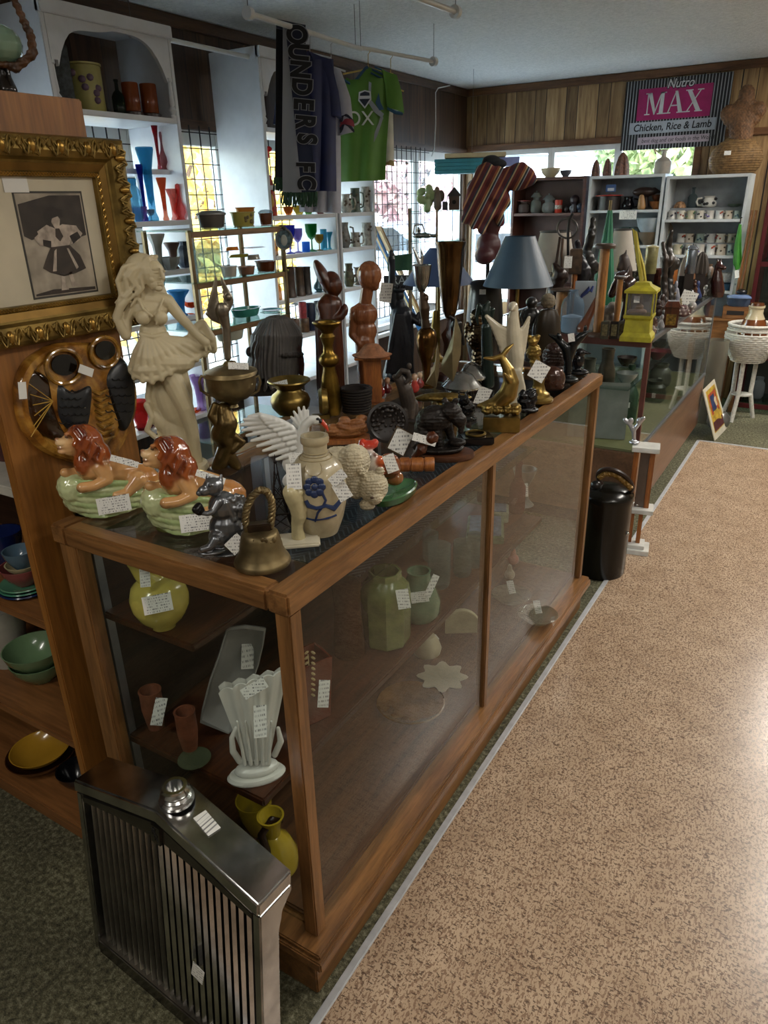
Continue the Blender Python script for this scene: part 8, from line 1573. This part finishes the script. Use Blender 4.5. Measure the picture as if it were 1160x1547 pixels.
# console behind with casserole and crate
TB = wood('6a4326', '8f6238', .4, 'x'); tb = empty('narrow_table', 'narrow brown wooden table behind the wicker stand at the back wall', 'table', (-.76, 6.255, 0))
obj('top', smooth_box(-.2, .2, -.065, .065, .70, .72), TB, tb); 
for x in (-.18, .18):
    for y in (-.05, .05): obj('leg', smooth_box(x-.015, x+.015, y-.012, y+.012, 0, .70, bev=.002), TB, tb)
obj('apron', smooth_box(-.165, .165, -.055, -.045, .55, .70, bev=.002), TB, tb)
k = K(P=(-.66, 6.25, .7205)); item('wooden_crate', 'small tan wooden crate on the narrow table', 'crate', k, [('crate', MB().box(-.09, .09, -.05, .05, 0, .09).me(True, .003), TB), ('slot', MB().box(-.06, .06, -.0515, -.05, .03, .06).me(False), M('1a1410', .7))])
k = K(P=(-.64, 6.25, .811)); item('blue_casserole', 'grey-blue oval enamel casserole on the wooden crate', 'casserole', k, [('pan', MB().lathe([(0, 0), (.075, 0), (.09, .02), (.095, .055), (.1, .058), (.1, .064), (0, .062)], (0, 0), sy=.6), M('3c4a60', .3)), ('lid', MB().lathe([(0, .064), (.098, .064), (.095, .075), (.05, .085), (0, .087)], (0, 0), sy=.6), M('6a80a8', .25)), ('knob', MB().ell((0, 0, .105), (.04, .03, .02)), M('1c1c20', .3, 0, .7, 60))])
# maroon glass cabinet at the right edge
MR = M('4a1216', .35, 0, .1); ca = empty('maroon_cabinet', 'maroon framed glass cabinet at the right edge of the back wall', 'cabinet', (-.1, 6.42, 0))
for x in (-.47, .45):
    for y in (-.2, .17): obj('post', smooth_box(x, x+.03, y, y+.03, 0, 1.95, bev=.003), MR, ca)
for z in (.04, .42, 1.1, 1.92): obj('rail', smooth_box(-.44, .45, -.197, -.175, z, z+.035, bev=.002), MR, ca)
for z in (.08, .455, .8, 1.135, 1.5): obj('glass_shelf', MB().box(-.44, .45, -.17, .17, z, z+.006).me(False), GSH, ca)
obj('back_panel', smooth_box(-.44, .45, .185, .195, .04, 1.95, bev=.001), M('2a2220', .6), ca); obj('door_pane', MB().box(-.44, .45, -.188, -.184, .455, 1.92).me(False), CG, ca)
for i, (x, z, c, hh, lab) in enumerate(((-.48, 1.507, '8aa09a', .24, 'pale green glass bottle in the maroon cabinet'), (-.44, 1.142, '9a9a98', .22, 'clear decanter in the maroon cabinet, middle shelf'), (-.36, .807, '8a8a8c', .16, 'silver cup in the maroon cabinet'), (-.46, .462, 'a09c94', .18, 'white plate stack in the maroon cabinet'), (-.42, .087, '8f9498', .17, 'grey glass jar at the bottom of the maroon cabinet'))):
    k = K(P=(x, 6.40, z)); item('cabinet_vessel', lab, 'vessel', k, [('vessel', MB().lathe([(r*.05, t*hh) for r, t in ST[['bottle', 'jar', 'goblet', 'bowl', 'jar'][i]]], (0, 0)), cglass(c, .5))])
# poles and green fabric at the bookcase side
for i, (x, lab) in enumerate(((1126, 'slim light wooden pole leaning beside the right bookcase, left one'), (1132, 'slim light wooden pole leaning beside the right bookcase, right one'))):
    a = aty(x+3, 318, 6.30); setp(obj('wooden_pole', MB().tube([(0, 0, 0), (.03, .02, a.z)], .010, 8), wood('6a4526', '8f6036', .4, 'z', 3), None, Vector((a.x-.0, 6.29, .001))), lab, 'pole', 'two poles beside the bookcase')
k = kfree(aty(1112, 335, 6.30), 1112); item('green_cloth', 'bright green cloth hanging on the side of the right bookcase', 'cloth', k, [('cloth', cloth(k, [(1116, 338), (1109, 370), (1107, 398), (1112, 408)], [(1120, 340), (1120, 370), (1121, 395), (1117, 406)], .012, 1.5, .008, 12, 14), M('3f8f2c', .6, 0, .2)), ('hook', MB().tube([k.p(1118, 338), k.p(1119, 330), k.p(1121, 328)], .004, 6), BLACKG), price(k, 1113, 414, 6, 12, .2, -.02)])
# striped poncho on a dress form
P0 = aty(745, 300, 4.35); k = K(P=(P0.x, 4.35, 0)); k.bx = 745
mt, nt, bs = newmat('poncho'); tc = nt.nodes.new('ShaderNodeTexCoord'); sep = nt.nodes.new('ShaderNodeSeparateXYZ'); nt.links.new(tc.outputs['Object'], sep.inputs[0])
q = math_(nt, 'FRACT', math_(nt, 'MULTIPLY', math_(nt, 'ADD', math_(nt, 'MULTIPLY', sep.outputs[0], 1.0), math_(nt, 'MULTIPLY', sep.outputs[2], -.52)), 6.5))
cc = ramp(nt, q, [(0, '4f1c1c'), (.14, '7c4428'), (.22, 'a08c64'), (.27, '262c38'), (.34, '8a8f94'), (.38, '5c2422'), (.55, '96603c'), (.62, '4f2028'), (.78, '2a343e'), (.84, 'a8906c'), (.9, '6a2c24')], 'CONSTANT')
nt.links.new(cc, bs.inputs['Base Color']); bs.inputs['Roughness'].default_value = .9; bump(nt, bs, noise(nt, texco(nt), 150, 2), .3, .004)
pon = [('e', 745, 275, 0, 22, 16, 20), ('e', 728, 300, 0, 22, 18, 24), ('e', 748, 300, 0, 20, 18, 24), ('c', 715, 300, 0, 12, 704, 330, -4, 7), ('c', 725, 315, -6, 12, 716, 338, -8, 7), ('c', 736, 318, -8, 12, 728, 346, -8, 6), ('c', 750, 310, -4, 10, 756, 338, -4, 5), ('c', 758, 275, 0, 14, 785, 262, -6, 13), ('c', 785, 262, -6, 13, 800, 268, -8, 10), ('c', 775, 280, -6, 8, 795, 275, -8, 7), ('c', 735, 262, 0, 14, 722, 285, 0, 14)]
item('dress_form', 'burgundy dress form on a stand under the striped poncho', 'dress form', k, [('torso', org(k, [('e', 742, 330, 8, 15, 13, 28), ('e', 738, 372, 8, 17, 15, 20), ('e', 732, 386, 0, 14, 13, 12), ('c', 745, 300, 12, 10, 745, 262, 12, 7)], 1.8), M('4a1c20', .45, 0, .15, 10)), ('stand', MB().lathe([(0, 0), (.16, 0), (.16, .02), (.015, .04), (.012, k.p(740, 385).z), (0, k.p(740, 385).z)], (-.02, .03)), BLACKG)])
item('striped_poncho', 'rust, cream and navy striped woven poncho draped over the dress form', 'poncho', k, [('cloth', org(k, pon, 1.6, 2, nz(k.s, .28, 1.6)), mt)])
k2 = K(P=k.P+Vector((0, .02, 0))); k2.bx = 745; k2.free = 1; item('cap_hat', 'black cap on top of the striped poncho', 'hat', k2, [('cap', org(k2, [('e', 746, 248, 4, 17, 14, 7), ('e', 742, 243, 4, 12, 11, 7)], 1.3), M('14161a', .8))])
# corner glass stand with flower, angel and birdhouse
Q = aty(660, 318, 5.0); k = K(P=(Q.x, 5.0, 0)); k.bx = 660; zt = k.p(660, 318).z; s = k.s
cg = [('glass_shelf', MB().box(-38*s, 42*s, -.12, .12, zt-.006, zt).me(False), GSH), ('glass_shelf', MB().box(-38*s, 42*s, -.12, .12, k.p(660, 362).z-.006, k.p(660, 362).z).me(False), GSH)]
for x in (-37, 0, 41): cg.append(('post', MB().box((x-1.5)*s, (x+1.5)*s, -.125, -.105, 0, zt+.02).me(True, .002), BRS)); cg.append(('post', MB().box((x-1.5)*s, (x+1.5)*s, .105, .125, 0, zt+.02).me(True, .002), BRS))
item('glass_display_stand', 'brass posted glass stand in the window corner with flower and birdhouse', 'display stand', k, cg)
def on(px, py, z): kk = K(P=k.P+Vector((0, 0, z))+k.rx*((px-660)*s)); kk.bx = px; kk.free = 1; return kk
kk = on(645, 318, zt+.001); simple('green_flower_ornament', 'pale yellow-green ceramic flower on the corner glass stand', 'ornament', kk, [('e', 645+11*math.cos(a), 296+10*math.sin(a), 3*math.sin(2*a), 8, 3, 6, None, a) for a in np.linspace(0, 2*pi, 6)[:-1]]+[('e', 645, 296, -3, 4, 4, 4), ('c', 645, 300, 0, 3, 645, 315, 0, 6)], M('8a9a6a', .35), 1.2, 1, part='flower')
kk = on(661, 318, zt+.001); simple('angel_figurine', 'small brown winged figurine beside the pale flower', 'figurine', kk, [('c', 661, 312, 0, 6, 660, 295, 0, 5), ('e', 660, 287, 0, 4, 4, 5), ('e', 655, 296, 4, 6, 2, 9), ('e', 666, 296, 4, 6, 2, 9)], M('6a5a48', .5), 1.1, 1, part='figurine')
kk = on(683, 318, zt+.001); s2 = kk.s; item('birdhouse', 'small dark birdhouse with a pointed roof on the corner glass stand', 'birdhouse', kk, [('box', MB().box(-8*s2, 8*s2, -.03, .03, 0, 20*s2).me(True, .002), M('4a3428', .6)), ('roof', MB().prism([(-11*s2, -.04, 19*s2), (11*s2, -.04, 19*s2), (0, -.04, 32*s2)], (0, .08, 0)).me(False), M('2c2624', .6)), ('hole', MB().ell((0, -.031, 11*s2), (3*s2, .002, 3*s2)), M('0c0a0a', .9))])
kk = on(671, 318, zt+.001); item('number_block', 'small dark cube block left of the birdhouse', 'block', kk, [('block', MB().box(-4*s2, 4*s2, -.035, -.01, 0, 12*s2).me(True, .002), M('3a3c44', .5))])
kk = on(636, 362, k.p(660, 362).z+.001); simple('silver_carriage', 'silver openwork model carriage on the lower glass of the corner stand', 'ornament', kk, [('e', 634, 356, 0, 12, 5, 4)]+chain([(624, 352, 0, 1.4), (626, 340, 0, 1.4), (638, 339, 0, 1.4), (642, 352, 0, 1.4)])+[('e', 632, 348, 0, 3, 3, 5), ('e', 645, 356, 0, 8, 5, 4), ('e', 655, 356, 0, 8, 4, 3)], SILV, 1, 1, part='carriage')
# teal slatted awning piece in the corner window
A0, A1 = atx(655, 250, -2.85), atx(765, 240, -2.6); 
c = aty(712, 262, 5.7); aw = empty('teal_shutter_box', 'teal slatted box with cream top hanging in the window corner', 'shutter', (c.x, 5.7, c.z)); s3 = K(P=(c.x, 5.7, c.z)).s; aw.rotation_euler.z = K(P=(c.x, 5.7, c.z)).rz
for i in range(4): obj('slat', smooth_box(-55*s3, 38*s3, -.09-.004*i, -.075, (i*5)*s3, (i*5+4.6)*s3, bev=.001), M('2c7884', .5), aw)
obj('side', smooth_box(38*s3, 70*s3, -.08, .1, 8*s3, 20*s3, bev=.002), M('8088b8', .5), aw); obj('top', smooth_box(-40*s3, 50*s3, -.1, .1, 21*s3, 27*s3, bev=.003), M('b4a27c', .5), aw); obj('body', smooth_box(-54*s3, 37*s3, -.07, .1, 0, 20*s3, bev=.002), M('2c7884', .5), aw)
obj('wire', MB().tube([(0, 0, 27*s3), (0, 0, ZC-c.z)], .0015, 5), M('6a6a68', .5), aw)
# skis leaning in the corner and the dark green sign
for i, (dx, c, lab) in enumerate(((0, '3a6a9a', 'blue and tan ski leaning by the corner window, left one'), (10, 'a8804c', 'tan ski leaning by the corner window, right one'))):
    a, b = atx(562+dx, 342, -2.95), atx(604+dx, 432, -2.90); d = (b-a); f_ = b+d*((.01-b.z)/d.z) if abs(d.z) > .01 else b
    o_ = setp(obj('ski', MB().bar(Vector((0, 0, 0)), a-f_, .05, .012).me(True, .002), M(c, .4, 0, .2, 8), None, f_), lab, 'ski', 'skis leaning by the window')
    obj('stripe', MB().bar((a-f_)*.5+Vector((0, -.009, 0)), (a-f_)*.98+Vector((0, -.009, 0)), .02, .004).me(False), M('c4a878', .5), o_)
Q = aty(606, 420, 4.6); k = K(P=Q); k.free = 1; k.bx = 606; gs = item('green_pennant', 'dark green cloth with white emblem and grey letters below by the window', 'banner', k, [('cloth', cloth(k, [(585, 388), (585, 410)], [(622, 383), (622, 408)], .008, 2, .004, 14, 8), M('1f4f34', .7)), ('board', MB().box(-26*k.s, 18*k.s, 0, .01, -18*k.s, 4*k.s).me(True, .002), M('22262a', .6)), ('stand', MB().tube([(0, .02, -Q.z+.0), (0, .02, 0)], .01, 8), BRS)])
ktext(k, 'RAL', 606, 424, 17*k.s, M('9aa4a4', .6), gs, -.002)
# ================================================================== pivot every thing at its own foot
for o in list(S.objects):
    if o.parent is None and o.type == 'EMPTY' and o.location.length < 1e-6 and o.children:
        mn = Vector((1e9,)*3); mx = Vector((-1e9,)*3)
        for ch in o.children:
            for v in ch.data.vertices: mn = Vector(map(min, mn, v.co)); mx = Vector(map(max, mx, v.co))
        c = Vector(((mn.x+mx.x)/2, (mn.y+mx.y)/2, mn.z)); o.location = c
        for ch in o.children:
            ch.location = ch.location-c
